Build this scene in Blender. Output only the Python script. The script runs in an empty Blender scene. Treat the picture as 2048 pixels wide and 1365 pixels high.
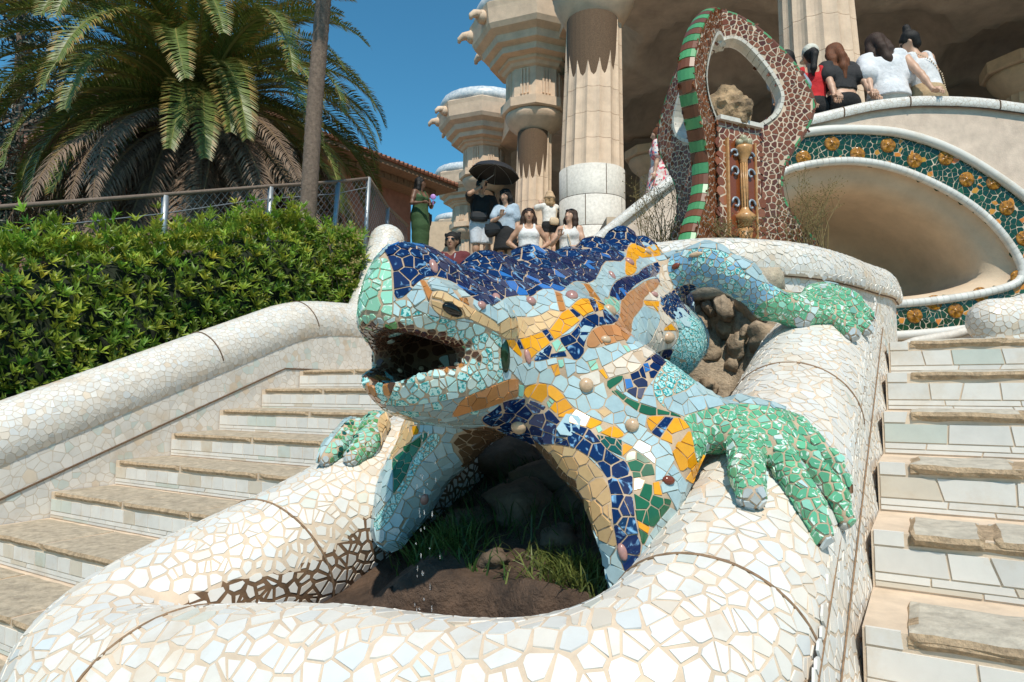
import bpy, bmesh, math, random
import numpy as np
from mathutils import Vector, Matrix
from mathutils.bvhtree import BVHTree
from mathutils.kdtree import KDTree

# ------------------------------------------------------------------ camera, sky, sun, exposure
SC = bpy.context.scene
COL = SC.collection
PITCH, YAW = math.radians(4.174), math.radians(31.237)
FOC = 1365.0                                     # focal length in photo pixels (24 mm on a 36 mm frame)
cam_d = bpy.data.cameras.new('camera'); cam_d.lens = 24.0; cam_d.sensor_width = 36.0
cam_d.clip_start = 0.05; cam_d.clip_end = 600
cam = bpy.data.objects.new('camera', cam_d); COL.objects.link(cam)
cam.location = (0, 0, 0); cam.rotation_euler = (math.pi/2 + PITCH, 0, 0)
SC.camera = cam
SUN_EL = math.radians(55)
U = np.array([math.sin(YAW), math.cos(YAW), 0.0])     # up the stairs
V = np.array([math.cos(YAW), -math.sin(YAW), 0.0])    # along the steps, to the right
_s = np.array([.12, -1.0, 0]); _s /= np.linalg.norm(_s)
SUN = np.array([_s[0]*math.cos(SUN_EL), _s[1]*math.cos(SUN_EL), math.sin(SUN_EL)])
world = bpy.data.worlds.new('World'); SC.world = world; world.use_nodes = True
wn = world.node_tree.nodes; wl = world.node_tree.links
sky = wn.new('ShaderNodeTexSky'); sky.sky_type = 'NISHITA'; sky.sun_disc = False
sky.sun_elevation = SUN_EL; sky.sun_rotation = math.atan2(SUN[0], SUN[1])
sky.air_density = 1.0; sky.dust_density = 0.0; sky.ozone_density = 6.0; sky.altitude = 100
tintn = wn.new('ShaderNodeMix'); tintn.data_type = 'RGBA'; tintn.blend_type = 'MULTIPLY'; tintn.inputs[0].default_value = 1.0
tintn.inputs[7].default_value = (.46, .95, .90, 1)      # the photograph's sky is a teal-leaning blue
wl.new(sky.outputs['Color'], tintn.inputs[6]); wl.new(tintn.outputs[2], wn['Background'].inputs['Color'])
wn['Background'].inputs['Strength'].default_value = 0.115
sun_d = bpy.data.lights.new('sun', 'SUN'); sun_d.energy = 3.4; sun_d.angle = math.radians(0.53)
sun_d.color = (1.0, 0.92, 0.79)
sun = bpy.data.objects.new('sun', sun_d); COL.objects.link(sun)
sun.rotation_euler = Vector(SUN).to_track_quat('Z', 'Y').to_euler(); sun.location = (-5, -8, 20)
vs = SC.view_settings; vs.view_transform = 'Standard'; vs.look = 'None'; vs.gamma = 1; vs.exposure = 0.44
vs.use_curve_mapping = False
SC.cycles.max_bounces = 6; SC.cycles.diffuse_bounces = 4; SC.cycles.use_denoising = True

rng = np.random.default_rng(7); random.seed(7)

# ------------------------------------------------------------------ geometry of the view
_c, _sn = math.cos(PITCH), math.sin(PITCH)
def ray(px, py):
    x, y = (px-1024)/FOC, -(py-682.5)/FOC
    return np.array([x, _c-y*_sn, _sn+y*_c])
def at(px, py, Y=None, a=None, b=None, z=None):
    d = ray(px, py)
    k = Y/d[1] if Y is not None else a/(d@U) if a is not None else b/(d@V) if b is not None else z/d[2]
    return d*k
def W3(a, b, z): return U*a + V*b + np.array([0, 0, z])
def proj(P):
    P = np.atleast_2d(P)
    yc = P[:, 1]*_c + P[:, 2]*_sn; zc = -P[:, 1]*_sn + P[:, 2]*_c
    return np.stack([1024+FOC*P[:, 0]/yc, 682.5-FOC*zc/yc], 1)
def abz(P): return np.array([P@U, P@V, P[2]])
def step_z(a): return -1.3306 + 0.41026*a          # the line of the step nosings

# ------------------------------------------------------------------ objects
def tag(o, label=None, cat=None, group=None, kind=None):
    if label: o['label'] = label
    if cat: o['category'] = cat
    if group: o['group'] = group
    if kind: o['kind'] = kind
    return o
def empty(name, loc, label=None, cat=None, group=None, kind=None):
    o = bpy.data.objects.new(name, None); COL.objects.link(o); o.location = Vector(loc); o.empty_display_size = 0.1
    return tag(o, label, cat, group, kind)
def link(name, me, mats=(), parent=None, smooth=True, **kw):
    """a mesh datablock as an object; world coordinates are kept under a parent"""
    o = bpy.data.objects.new(name, me); COL.objects.link(o)
    for m in (mats if isinstance(mats, (list, tuple)) else [mats]):
        if len(me.materials) < 64 and m.name not in [x.name for x in me.materials if x]: me.materials.append(m)
    if parent is not None:
        o.parent = parent; o.matrix_parent_inverse = Matrix.Translation(-world_loc(parent))
    if smooth: me.polygons.foreach_set('use_smooth', [True]*len(me.polygons))
    return tag(o, **kw)
def world_loc(o):
    v = Vector(o.location); p = o.parent; m = o
    while p is not None:
        v = v + m.matrix_parent_inverse.translation + Vector(p.location); m = p; p = p.parent
    return v
def mesh(name, verts, faces, fmat=None, tint=None):
    me = bpy.data.meshes.new(name); me.from_pydata([tuple(map(float, v)) for v in verts], [], [tuple(map(int, f)) for f in faces])
    if fmat is not None: me.polygons.foreach_set('material_index', list(fmat))
    if tint is not None:
        at_ = me.attributes.new('tint', 'FLOAT_COLOR', 'FACE')
        at_.data.foreach_set('color', np.concatenate([np.asarray(tint, float).reshape(-1, 3), np.ones((len(faces), 1))], 1).ravel())
    me.update(); return me
def fast_mesh(name, V_, F_):
    """numpy arrays of verts (n,3) and faces (m,3 or 4)"""
    me = bpy.data.meshes.new(name); V_ = np.asarray(V_, np.float32); F_ = np.asarray(F_, np.int32); k = F_.shape[1]
    me.vertices.add(len(V_)); me.vertices.foreach_set('co', V_.ravel())
    me.loops.add(F_.size); me.loops.foreach_set('vertex_index', F_.ravel())
    me.polygons.add(len(F_)); me.polygons.foreach_set('loop_start', np.arange(0, F_.size, k, dtype=np.int32))
    me.update(calc_edges=True); me.validate(); return me
def tri_arrays(me):
    me.calc_loop_triangles(); n = len(me.loop_triangles); t = np.zeros(n*3, np.int32); me.loop_triangles.foreach_get('vertices', t)
    v = np.zeros(len(me.vertices)*3, np.float32); me.vertices.foreach_get('co', v)
    nn = np.zeros(len(me.vertices)*3, np.float32); me.vertices.foreach_get('normal', nn)
    return v.reshape(-1, 3).astype(float), t.reshape(-1, 3), nn.reshape(-1, 3).astype(float)

class MB:
    """collects boxes, tubes and lathes into one mesh"""
    def __init__(s): s.v = []; s.f = []
    def add(s, v, f):
        n = len(s.v); s.v += [tuple(map(float, p)) for p in v]; s.f += [tuple(i+n for i in q) for q in f]; return s
    def box(s, c, sx, sy, sz, ex=(1, 0, 0), ey=(0, 1, 0), ez=(0, 0, 1), bev=0.0):
        c, ex, ey, ez = (np.asarray(q, float) for q in (c, ex, ey, ez))
        if bev <= 0:
            v = [c+ex*sx*i/2+ey*sy*j/2+ez*sz*k/2 for i in (-1, 1) for j in (-1, 1) for k in (-1, 1)]
            return s.add(v, [(0, 1, 3, 2), (4, 6, 7, 5), (0, 4, 5, 1), (2, 3, 7, 6), (0, 2, 6, 4), (1, 5, 7, 3)])
        v = []; bx, by, bz = sx/2-bev, sy/2-bev, sz/2-bev
        idx = {}
        for i in (-1, 1):
            for j in (-1, 1):
                for k in (-1, 1):
                    for ax in range(3):
                        d = [bx*i, by*j, bz*k]; d[ax] += bev*(i, j, k)[ax]
                        idx[(i, j, k, ax)] = len(v); v.append(c+ex*d[0]+ey*d[1]+ez*d[2])
        f = []
        for ax in range(3):
            o1, o2 = (ax+1) % 3, (ax+2) % 3
            for sg in (-1, 1):
                q = []
                for p, r in ((-1, -1), (1, -1), (1, 1), (-1, 1)):
                    t = [0, 0, 0]; t[ax] = sg; t[o1] = p; t[o2] = r; q.append(idx[(*t, ax)])
                f.append(tuple(q))
                for p in (-1, 1):
                    t1 = [0, 0, 0]; t1[ax] = sg; t1[o1] = p
                    if ax < o1 or True:
                        A = list(t1); A[o2] = -1; B = list(t1); B[o2] = 1
                        f.append((idx[(*A, ax)], idx[(*B, ax)], idx[(*B, o1)], idx[(*A, o1)]))
        for i in (-1, 1):
            for j in (-1, 1):
                for k in (-1, 1): f.append(tuple(idx[(i, j, k, x)] for x in range(3)))
        return s.add(v, f)
    def tube(s, pts, rad, n=8, cap=True):
        pts = np.asarray(pts, float); m = len(pts); rad = np.broadcast_to(np.asarray(rad, float), (m,)); v = []; up = None
        for i in range(m):
            t = pts[min(i+1, m-1)]-pts[max(i-1, 0)]; t = t/(np.linalg.norm(t)+1e-12)
            if up is None: up = np.array([0, 0, 1.]) if abs(t[2]) < .9 else np.array([1., 0, 0])
            x = np.cross(up, t); x /= np.linalg.norm(x)+1e-12; y = np.cross(t, x); up = y
            v += [pts[i]+rad[i]*(x*math.cos(q)+y*math.sin(q)) for q in np.arange(n)*2*math.pi/n]
        f = [(i*n+j, i*n+(j+1) % n, (i+1)*n+(j+1) % n, (i+1)*n+j) for i in range(m-1) for j in range(n)]
        if cap: f += [tuple(range(n))[::-1], tuple((m-1)*n+j for j in range(n))]
        return s.add(v, f)
    def lathe(s, c, prof, n=24, ang=None, cap=True):
        c = np.asarray(c, float); v = []; f = []
        for r, z in prof: v += [c+np.array([r*math.cos(q), r*math.sin(q), z]) for q in np.arange(n)*2*math.pi/n]
        m = len(prof)
        f = [(i*n+j, i*n+(j+1) % n, (i+1)*n+(j+1) % n, (i+1)*n+j) for i in range(m-1) for j in range(n)]
        if cap: f += [tuple(range(n))[::-1], tuple((m-1)*n+j for j in range(n))]
        return s.add(v, f)
    def ellipsoid(s, c, rx, ry, rz, R=None, nu=10, nv=6):
        c = np.asarray(c, float); R = np.eye(3) if R is None else np.asarray(R); v = []; f = []
        for i in range(nv+1):
            th = math.pi*i/nv
            for j in range(nu):
                p = 2*math.pi*j/nu
                v.append(c+R@np.array([rx*math.sin(th)*math.cos(p), ry*math.sin(th)*math.sin(p), rz*math.cos(th)]))
        for i in range(nv):
            for j in range(nu):
                q = (i*nu+j, (i+1)*nu+j, (i+1)*nu+(j+1) % nu, i*nu+(j+1) % nu)
                f.append(q)
        return s.add(v, f)
    def build(s, name, mats, parent=None, smooth=False, **kw):
        me = mesh(name, s.v, s.f)
        bm = bmesh.new(); bm.from_mesh(me); bmesh.ops.remove_doubles(bm, verts=bm.verts, dist=1e-6)
        bmesh.ops.recalc_face_normals(bm, faces=bm.faces); bm.to_mesh(me); bm.free()
        return link(name, me, mats, parent, smooth, **kw)

# ------------------------------------------------------------------ signed distance modelling (limbs that blend into bodies)
class Field:
    def __init__(s, lo, hi, h):
        s.lo = np.array(lo, float); s.h = h; s.n = np.ceil((np.array(hi)-s.lo)/h).astype(int)+1
        s.ax = [(s.lo[i]+h*np.arange(s.n[i])).astype(np.float32) for i in range(3)]
        s.d = np.full(s.n, 0.5, np.float32)
    def sl(s, lo, hi):
        r = []
        for i in range(3):
            i0 = max(0, int((lo[i]-s.lo[i])/s.h)); i1 = min(s.n[i], int((hi[i]-s.lo[i])/s.h)+2)
            r.append(slice(i0, max(i1, i0+1)))
        return tuple(r)
    def g(s, S): return (s.ax[0][S[0]][:, None, None], s.ax[1][S[1]][None, :, None], s.ax[2][S[2]][None, None, :])
    def put(s, S, d, k):
        o = s.d[S]
        if k <= 0: s.d[S] = np.minimum(o, d)
        else:
            h = np.maximum(k-np.abs(o-d), 0)/k; s.d[S] = np.minimum(o, d)-h*h*k*.25
    def cut(s, S, d, k=0.0):
        o = s.d[S]; d = -d
        if k <= 0: s.d[S] = np.maximum(o, d)
        else:
            h = np.maximum(k-np.abs(o-d), 0)/k; s.d[S] = np.maximum(o, d)+h*h*k*.25
    def cone(s, p, q, r1, r2, k=0.03, sc=(1, 1, 1), cut=False):
        p = np.array(p, float); q = np.array(q, float); sc = np.array(sc, float)
        m = max(r1, r2)*max(1/sc.min(), 1)+k+2*s.h
        S = s.sl(np.minimum(p, q)-m, np.maximum(p, q)+m); X, Y, Z = s.g(S)
        dx, dy, dz = (q-p)*sc; L = dx*dx+dy*dy+dz*dz+1e-12
        x, y, z = (X-p[0])*sc[0], (Y-p[1])*sc[1], (Z-p[2])*sc[2]
        t = np.clip((x*dx+y*dy+z*dz)/L, 0, 1)
        d = np.sqrt((x-t*dx)**2+(y-t*dy)**2+(z-t*dz)**2)-(r1+(r2-r1)*t)
        d = d/sc.max()
        (s.cut if cut else s.put)(S, d.astype(np.float32), k)
    def chain(s, pts, rads, k=0.03, **kw):
        for i in range(len(pts)-1): s.cone(pts[i], pts[i+1], rads[i], rads[i+1], k, **kw)
    def mesh(s, to_world=None):
        """naive surface nets -> verts, quads (outward for a right-handed frame)"""
        d = s.d; n = s.n; neg = d < 0
        c = np.zeros(n-1, np.uint8)
        for i in (0, 1):
            for j in (0, 1):
                for k in (0, 1): c += neg[i:n[0]-1+i, j:n[1]-1+j, k:n[2]-1+k]
        act = (c > 0) & (c < 8); idx = np.argwhere(act); num = np.full(n-1, -1, np.int32); num[act] = np.arange(len(idx))
        acc = np.zeros((len(idx), 3)); cnt = np.zeros(len(idx))
        co = [(i, j, k) for i in (0, 1) for j in (0, 1) for k in (0, 1)]
        val = {q: d[idx[:, 0]+q[0], idx[:, 1]+q[1], idx[:, 2]+q[2]].astype(float) for q in co}
        for q in co:
            for ax in range(3):
                if q[ax]: continue
                r = list(q); r[ax] = 1; r = tuple(r); A, B = val[q], val[r]; m = (A < 0) != (B < 0)
                t = A[m]/(A[m]-B[m]); P = np.tile(np.array(q, float), (m.sum(), 1)); P[:, ax] += t
                acc[m] += P; cnt[m] += 1
        Vv = s.lo+(idx+acc/cnt[:, None])*s.h
        quads = []
        for ax in range(3):
            o1, o2 = (ax+1) % 3, (ax+2) % 3
            A = np.take(neg, range(n[ax]-1), ax); B = np.take(neg, range(1, n[ax]), ax); e = np.argwhere(A != B)
            ok = (e[:, o1] > 0) & (e[:, o2] > 0) & (e[:, o1] < n[o1]-1) & (e[:, o2] < n[o2]-1); e = e[ok]
            sg = neg[e[:, 0], e[:, 1], e[:, 2]]
            def cell(u, w):
                f = e.copy(); f[:, o1] -= u; f[:, o2] -= w; return num[f[:, 0], f[:, 1], f[:, 2]]
            q = np.stack([cell(1, 1), cell(0, 1), cell(0, 0), cell(1, 0)], 1)
            q[~sg] = q[~sg][:, ::-1]; quads.append(q)
        Q = np.concatenate(quads); Q = Q[(Q >= 0).all(1)]
        if to_world is not None: Vv, flip = to_world(Vv); Q = Q[:, ::-1] if flip else Q
        return Vv, Q
def stair_frame(P): return P[:, :1]*U+P[:, 1:2]*V+P[:, 2:]*np.array([0, 0, 1.]), True
def relax(V_, Q, it=3, lam=.5):
    E = np.concatenate([Q[:, [0, 1]], Q[:, [1, 2]], Q[:, [2, 3]], Q[:, [3, 0]]]); E = np.concatenate([E, E[:, ::-1]])
    deg = np.bincount(E[:, 0], minlength=len(V_))[:, None]+1e-9
    for _ in range(it):
        S = np.stack([np.bincount(E[:, 0], V_[E[:, 1], i], len(V_)) for i in range(3)], 1)
        V_ = V_*(1-lam)+lam*S/deg
    return V_

# ------------------------------------------------------------------ trencadis: broken tile laid on any surface
def sample(me_or_arr, n):
    v, t, nn = tri_arrays(me_or_arr) if not isinstance(me_or_arr, tuple) else me_or_arr
    A, B, C = v[t[:, 0]], v[t[:, 1]], v[t[:, 2]]; ar = np.linalg.norm(np.cross(B-A, C-A), axis=1)/2
    i = rng.choice(len(t), n, p=ar/ar.sum()); r1 = np.sqrt(rng.random(n)); r2 = rng.random(n)
    w = np.stack([1-r1, r1*(1-r2), r1*r2], 1)
    P = (v[t[i]]*w[:, :, None]).sum(1); N = (nn[t[i]]*w[:, :, None]).sum(1); N /= np.linalg.norm(N, axis=1)[:, None]+1e-12
    return P, N, ar.sum()
def poisson(P, N, R, pre=None):
    """dart throwing with a radius per candidate; pre = (P,N,R) that stay"""
    cell = float(np.max(R)); grid = {}; keep = []; L = P.tolist(); Rl = R.tolist(); Nl = N.tolist()
    npre = 0
    if pre is not None and len(pre[0]):
        L = pre[0].tolist()+L; Nl = pre[1].tolist()+Nl; Rl = pre[2].tolist()+Rl; npre = len(pre[0])
    for i, p in enumerate(L):
        key = (math.floor(p[0]/cell), math.floor(p[1]/cell), math.floor(p[2]/cell)); ok = True
        if i >= npre:
            r2 = Rl[i]**2; nx = Nl[i]
            for dx in (-1, 0, 1):
                for dy in (-1, 0, 1):
                    for dz in (-1, 0, 1):
                        for j in grid.get((key[0]+dx, key[1]+dy, key[2]+dz), ()):
                            q = L[j]
                            if (p[0]-q[0])**2+(p[1]-q[1])**2+(p[2]-q[2])**2 < r2*(.7 if j < npre else 1):
                                ok = False; break
                        if not ok: break
                    if not ok: break
                if not ok: break
        if ok: grid.setdefault(key, []).append(i); keep.append(i)
    L = np.array(L)[keep]; Nl = np.array(Nl)[keep]; Rl = np.array(Rl)[keep]
    return L, Nl, Rl
def clip(poly, nx, ny, d):
    out = []; m = len(poly)
    for i in range(m):
        x0, y0 = poly[i]; x1, y1 = poly[(i+1) % m]; a = x0*nx+y0*ny-d; b = x1*nx+y1*ny-d
        if a <= 0: out.append((x0, y0))
        if (a < 0 < b) or (b < 0 < a):
            t = a/(a-b); out.append((x0+(x1-x0)*t, y0+(y1-y0)*t))
    return out
def voronoi(P, N, R, gap, split=.25, nn=18, rough=.0, ghosts=None, skip=None, post=None):
    """planar shards: [(seed index, point, t1, t2, n, poly2d)]"""
    nreal = len(P)
    if ghosts is not None and len(ghosts[0]): P = np.concatenate([P, ghosts[0]]); N = np.concatenate([N, ghosts[1]])
    kd = KDTree(len(P))
    for i, p in enumerate(P): kd.insert(p, i)
    kd.balance(); out = []
    PL = P
    for i in range(nreal):
        p = P[i]; n = N[i]; h = np.array([0, 0, 1.]) if abs(n[2]) < .8 else np.array([1., 0, 0])
        t1 = np.cross(h, n); t1 /= np.linalg.norm(t1); t2 = np.cross(n, t1); r = R[i]*1.15
        g = gap(i) if callable(gap) else gap
        poly = [(r*math.cos(q), r*math.sin(q)) for q in (0.3, 1.1, 1.9, 2.7, 3.4, 4.2, 5.0, 5.8)]
        for co, j, dist in kd.find_n(p, nn):
            if j == i or dist < 1e-9: continue
            if dist > 2*r+2*g: break
            if N[j]@n < 0.0 or (skip is not None and skip(i, j)): continue
            dv = P[j]-p; x, y = dv@t1, dv@t2; l = math.hypot(x, y)
            if l < 1e-9: continue
            dd = max(l, dist*.9)
            poly = clip(poly, x/l, y/l, dd/2-g/2)
            if len(poly) < 3: break
        if len(poly) >= 3 and post is not None: poly = post(i, p, t1, t2, poly)
        if len(poly) < 3: continue
        ps = [poly]
        if random.random() < split:
            cx = sum(q[0] for q in poly)/len(poly); cy = sum(q[1] for q in poly)/len(poly); an = random.random()*math.pi
            nx, ny = math.cos(an), math.sin(an); d0 = cx*nx+cy*ny+random.uniform(-.15, .15)*R[i]
            ps = [clip(poly, nx, ny, d0-g/2), clip(poly, -nx, -ny, -d0-g/2)]
        for q in ps:
            if len(q) < 3: continue
            A = abs(sum(q[k-1][0]*q[k][1]-q[k][0]*q[k-1][1] for k in range(len(q))))/2
            if A < (R[i]*.16)**2: continue
            m = [q[0]]
            for c_ in q[1:]:
                if math.hypot(c_[0]-m[-1][0], c_[1]-m[-1][1]) > R[i]*.06: m.append(c_)
            if len(m) >= 3:
                if rough:
                    gx, gy = sum(c_[0] for c_ in m)/len(m), sum(c_[1] for c_ in m)/len(m)
                    m = [(x+(gx-x)*k_, y+(gy-y)*k_) for x, y in m for k_ in (random.uniform(0, rough) if random.random() < .45 else 0,)]
                if i < nreal: out.append((i, p, t1, t2, n, m, A))
    return out
def mirror_seeds(P, N, R, border):
    kd = KDTree(len(border)); [kd.insert(b, i) for i, b in enumerate(border)]; kd.balance(); G, GN = [], []
    for p, n, r in zip(P, N, R):
        co, i, d = kd.find(p)
        if d < 1.4*r: b = np.array(co); G.append(2*b-p); GN.append(n)
    return np.array(G), np.array(GN)
def shard(p, t1, t2, n, poly, hgt, tilt=0.02, depth=.004, bev=.0012):
    k = len(poly); cx = sum(q[0] for q in poly)/k; cy = sum(q[1] for q in poly)/k
    ta, tb = random.gauss(0, tilt), random.gauss(0, tilt)
    base, top = [], []
    for x, y in poly:
        l = math.hypot(x-cx, y-cy)+1e-9; f = max(0.0, 1-bev/l)
        base.append(p+t1*x+t2*y-n*depth)
        xx, yy = cx+(x-cx)*f, cy+(y-cy)*f
        top.append(p+t1*xx+t2*yy+n*(hgt+(xx-cx)*ta+(yy-cy)*tb))
    return base+top, [tuple(range(k, 2*k))]+[(i, (i+1) % k, k+(i+1) % k, k+i) for i in range(k)]
def lay(parent, tiles, colour, mats, hgt=.003, tilt=.02, limit=300, name='tile', bev=.0012, bvh=None):
    """tiles from voronoi(); colour(i) -> (material index, rgb). The `limit` tiles that show largest become parts, the rest one part."""
    recs = []
    for (i, p, t1, t2, n, poly, A) in tiles:
        v, f = shard(p, t1, t2, n, poly, hgt, tilt, bev=bev); mi, rgb = colour(i)
        pr = proj(p)[0]; d = np.linalg.norm(p); fc = max(0.0, float(-(p/d)@n)) if p[1] > .2 else 0
        sz = A*fc/d**2 if (-20 < pr[0] < 2068 and -20 < pr[1] < 1385 and p[1] > .1) else 0
        if sz and bvh is not None:
            h = bvh.ray_cast(Vector((0, 0, 0)), Vector(p/d), d-.03)
            if h[0] is not None: sz = 0
        recs.append((sz, v, f, mi, rgb))
    order = sorted(range(len(recs)), key=lambda q: -recs[q][0]); solo = [q for q in order[:limit] if recs[q][0] > 0]; ss = set(solo)
    for q in solo:
        sz, v, f, mi, rgb = recs[q]
        o = np.mean(v, 0); me = mesh(name, [x-o for x in v], f, None, [rgb]*len(f)); me.materials.append(mats[mi])
        ob = bpy.data.objects.new(name, me); COL.objects.link(ob); ob.parent = parent; ob.location = Vector(o)-world_loc(parent)
    vv, ff, fm, ft = [], [], [], []
    for q in range(len(recs)):
        if q in ss: continue
        sz, v, f, mi, rgb = recs[q]; b0 = len(vv); vv += v; ff += [tuple(k+b0 for k in t) for t in f]; fm += [mi]*len(f); ft += [rgb]*len(f)
    if vv:
        me = mesh(name+'s', vv, ff, None, ft)
        for m in mats: me.materials.append(m)
        me.polygons.foreach_set('material_index', fm)
        ob = link('small_'+name+'s', me, [], parent, False); ob['kind'] = 'stuff'
    return len(recs)

# ------------------------------------------------------------------ materials
def mat(name, rgb, rough=.6, metal=0.0, noise=0.0, nscale=20., bump=0.0, bscale=60., spec=.5, coat=0.0, attr=False, dark=None, trans=0.0):
    m = bpy.data.materials.new(name); m.use_nodes = True; nt = m.node_tree; N = nt.nodes; L = nt.links; B = N['Principled BSDF']
    B.inputs['Roughness'].default_value = rough; B.inputs['Metallic'].default_value = metal
    B.inputs['Specular IOR Level'].default_value = spec; B.inputs['Coat Weight'].default_value = coat
    B.inputs['Base Color'].default_value = (*rgb, 1)
    src = None
    if attr:
        A = N.new('ShaderNodeAttribute'); A.attribute_name = 'tint'; src = A.outputs['Color']
    geo = N.new('ShaderNodeNewGeometry')
    if noise or dark:
        T = N.new('ShaderNodeTexNoise'); T.inputs['Scale'].default_value = nscale; T.inputs['Detail'].default_value = 6; T.inputs['Roughness'].default_value = .65
        L.new(geo.outputs['Position'], T.inputs['Vector'])
        R = N.new('ShaderNodeValToRGB'); R.color_ramp.elements[0].position = .3; R.color_ramp.elements[1].position = .72
        d = dark if dark else tuple(c*(1-noise) for c in rgb)
        if src is None:
            R.color_ramp.elements[0].color = (*d, 1); R.color_ramp.elements[1].color = (*[min(1, c*(1+noise*.35)) for c in rgb], 1)
            L.new(T.outputs['Fac'], R.inputs['Fac']); src = R.outputs['Color']
        else:
            R.color_ramp.elements[0].color = (1-noise,)*3+(1,); R.color_ramp.elements[1].color = (1, 1, 1, 1)
            L.new(T.outputs['Fac'], R.inputs['Fac']); X = N.new('ShaderNodeMix'); X.data_type = 'RGBA'; X.blend_type = 'MULTIPLY'; X.inputs[0].default_value = 1
            L.new(src, X.inputs[6]); L.new(R.outputs['Color'], X.inputs[7]); src = X.outputs[2]
    if src is not None: L.new(src, B.inputs['Base Color'])
    if bump:
        T = N.new('ShaderNodeTexNoise'); T.inputs['Scale'].default_value = bscale; T.inputs['Detail'].default_value = 8; T.inputs['Roughness'].default_value = .65
        L.new(geo.outputs['Position'], T.inputs['Vector'])
        K = N.new('ShaderNodeBump'); K.inputs['Strength'].default_value = 1.0; K.inputs['Distance'].default_value = bump
        L.new(T.outputs['Fac'], K.inputs['Height']); L.new(K.outputs['Normal'], B.inputs['Normal'])
    if trans:
        tr = N.new('ShaderNodeBsdfTranslucent'); mx = N.new('ShaderNodeMixShader'); mx.inputs[0].default_value = trans
        if src is not None: L.new(src, tr.inputs['Color'])
        else: tr.inputs['Color'].default_value = (*rgb, 1)
        L.new(B.outputs[0], mx.inputs[1]); L.new(tr.outputs[0], mx.inputs[2]); L.new(mx.outputs[0], N['Material Output'].inputs[0])
    return m
def pattern_glaze(name, other, lo, hi, scale, distort, rough=.1, detail=3):
    """tile glaze whose tint is streaked or speckled with a second colour"""
    m = mat(name, (.5, .5, .5), rough, attr=True); nt = m.node_tree; N = nt.nodes; L = nt.links; B = N['Principled BSDF']
    A = [x for x in N if x.type == 'ATTRIBUTE'][0]; geo = [x for x in N if x.type == 'NEW_GEOMETRY'][0]
    T = N.new('ShaderNodeTexNoise'); T.inputs['Scale'].default_value = scale; T.inputs['Detail'].default_value = detail; T.inputs['Distortion'].default_value = distort
    L.new(geo.outputs['Position'], T.inputs['Vector'])
    R = N.new('ShaderNodeMapRange'); R.inputs['From Min'].default_value = lo; R.inputs['From Max'].default_value = hi
    L.new(T.outputs['Fac'], R.inputs['Value'])
    X = N.new('ShaderNodeMix'); X.data_type = 'RGBA'; L.new(R.outputs['Result'], X.inputs[0]); L.new(A.outputs['Color'], X.inputs[6]); X.inputs[7].default_value = (*other, 1)
    L.new(X.outputs[2], B.inputs['Base Color']); return m
M = {}
M['glaze'] = mat('solid_glaze', (.8, .8, .8), .13, attr=True, noise=.16, nscale=45)
M['white_glaze'] = mat('white_glaze', (.8, .8, .8), .33, attr=True, noise=.10, nscale=16, spec=.4)
def weather(m, stain, scale, lo, hi):
    nt = m.node_tree; N = nt.nodes; L = nt.links; B = N['Principled BSDF']; src = B.inputs['Base Color'].links[0].from_socket; geo = [x for x in N if x.type == 'NEW_GEOMETRY'][0]
    t = N.new('ShaderNodeTexNoise'); t.inputs['Scale'].default_value = scale; t.inputs['Detail'].default_value = 7; t.inputs['Roughness'].default_value = .7; L.new(geo.outputs['Position'], t.inputs['Vector'])
    r = N.new('ShaderNodeMapRange'); r.inputs['From Min'].default_value = lo; r.inputs['From Max'].default_value = hi; r.inputs['To Max'].default_value = .75; L.new(t.outputs['Fac'], r.inputs['Value'])
    x = N.new('ShaderNodeMix'); x.data_type = 'RGBA'; x.blend_type = 'MULTIPLY'; L.new(r.outputs[0], x.inputs[0]); L.new(src, x.inputs[6]); x.inputs[7].default_value = (*stain, 1); L.new(x.outputs[2], B.inputs['Base Color'])
weather(M['white_glaze'], (.80, .64, .46), 3.2, .52, .78)
M['blue_swirl'] = pattern_glaze('blue_swirl_glaze', (.20, .40, .62), .57, .70, 26, 2.4, .09)
M['green_swirl'] = pattern_glaze('green_swirl_glaze', (.66, .78, .70), .57, .62, 30, 2.2, .12)
M['teal_speckle'] = pattern_glaze('teal_speckle_glaze', (.03, .30, .31), .50, .56, 150, .6, .15, 1)
M['grout_warm'] = mat('warm_grout', (.52, .39, .27), .9, noise=.35, nscale=14, bump=.0015, bscale=200)
M['grout_white'] = mat('pale_grout', (.66, .53, .40), .9, noise=.25, nscale=9, bump=.0015, bscale=200)
M['grout_fine'] = mat('fine_pale_grout', (.60, .53, .44), .9, noise=.2, nscale=9)
M['stone_raw'] = mat('crumbling_step_edge', (.56, .41, .26), .95, noise=.5, nscale=40, bump=.012, bscale=110)
M['boulder'] = mat('shade_dark_boulder', (.15, .105, .07), .85, noise=.5, nscale=12, bump=.01, bscale=40)  # rock colour darkened to carry the shade under the lizard
M['grout_stained'] = mat('stained_grout', (.20, .115, .06), .9, noise=.6, nscale=18, bump=.002, bscale=200)
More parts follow.
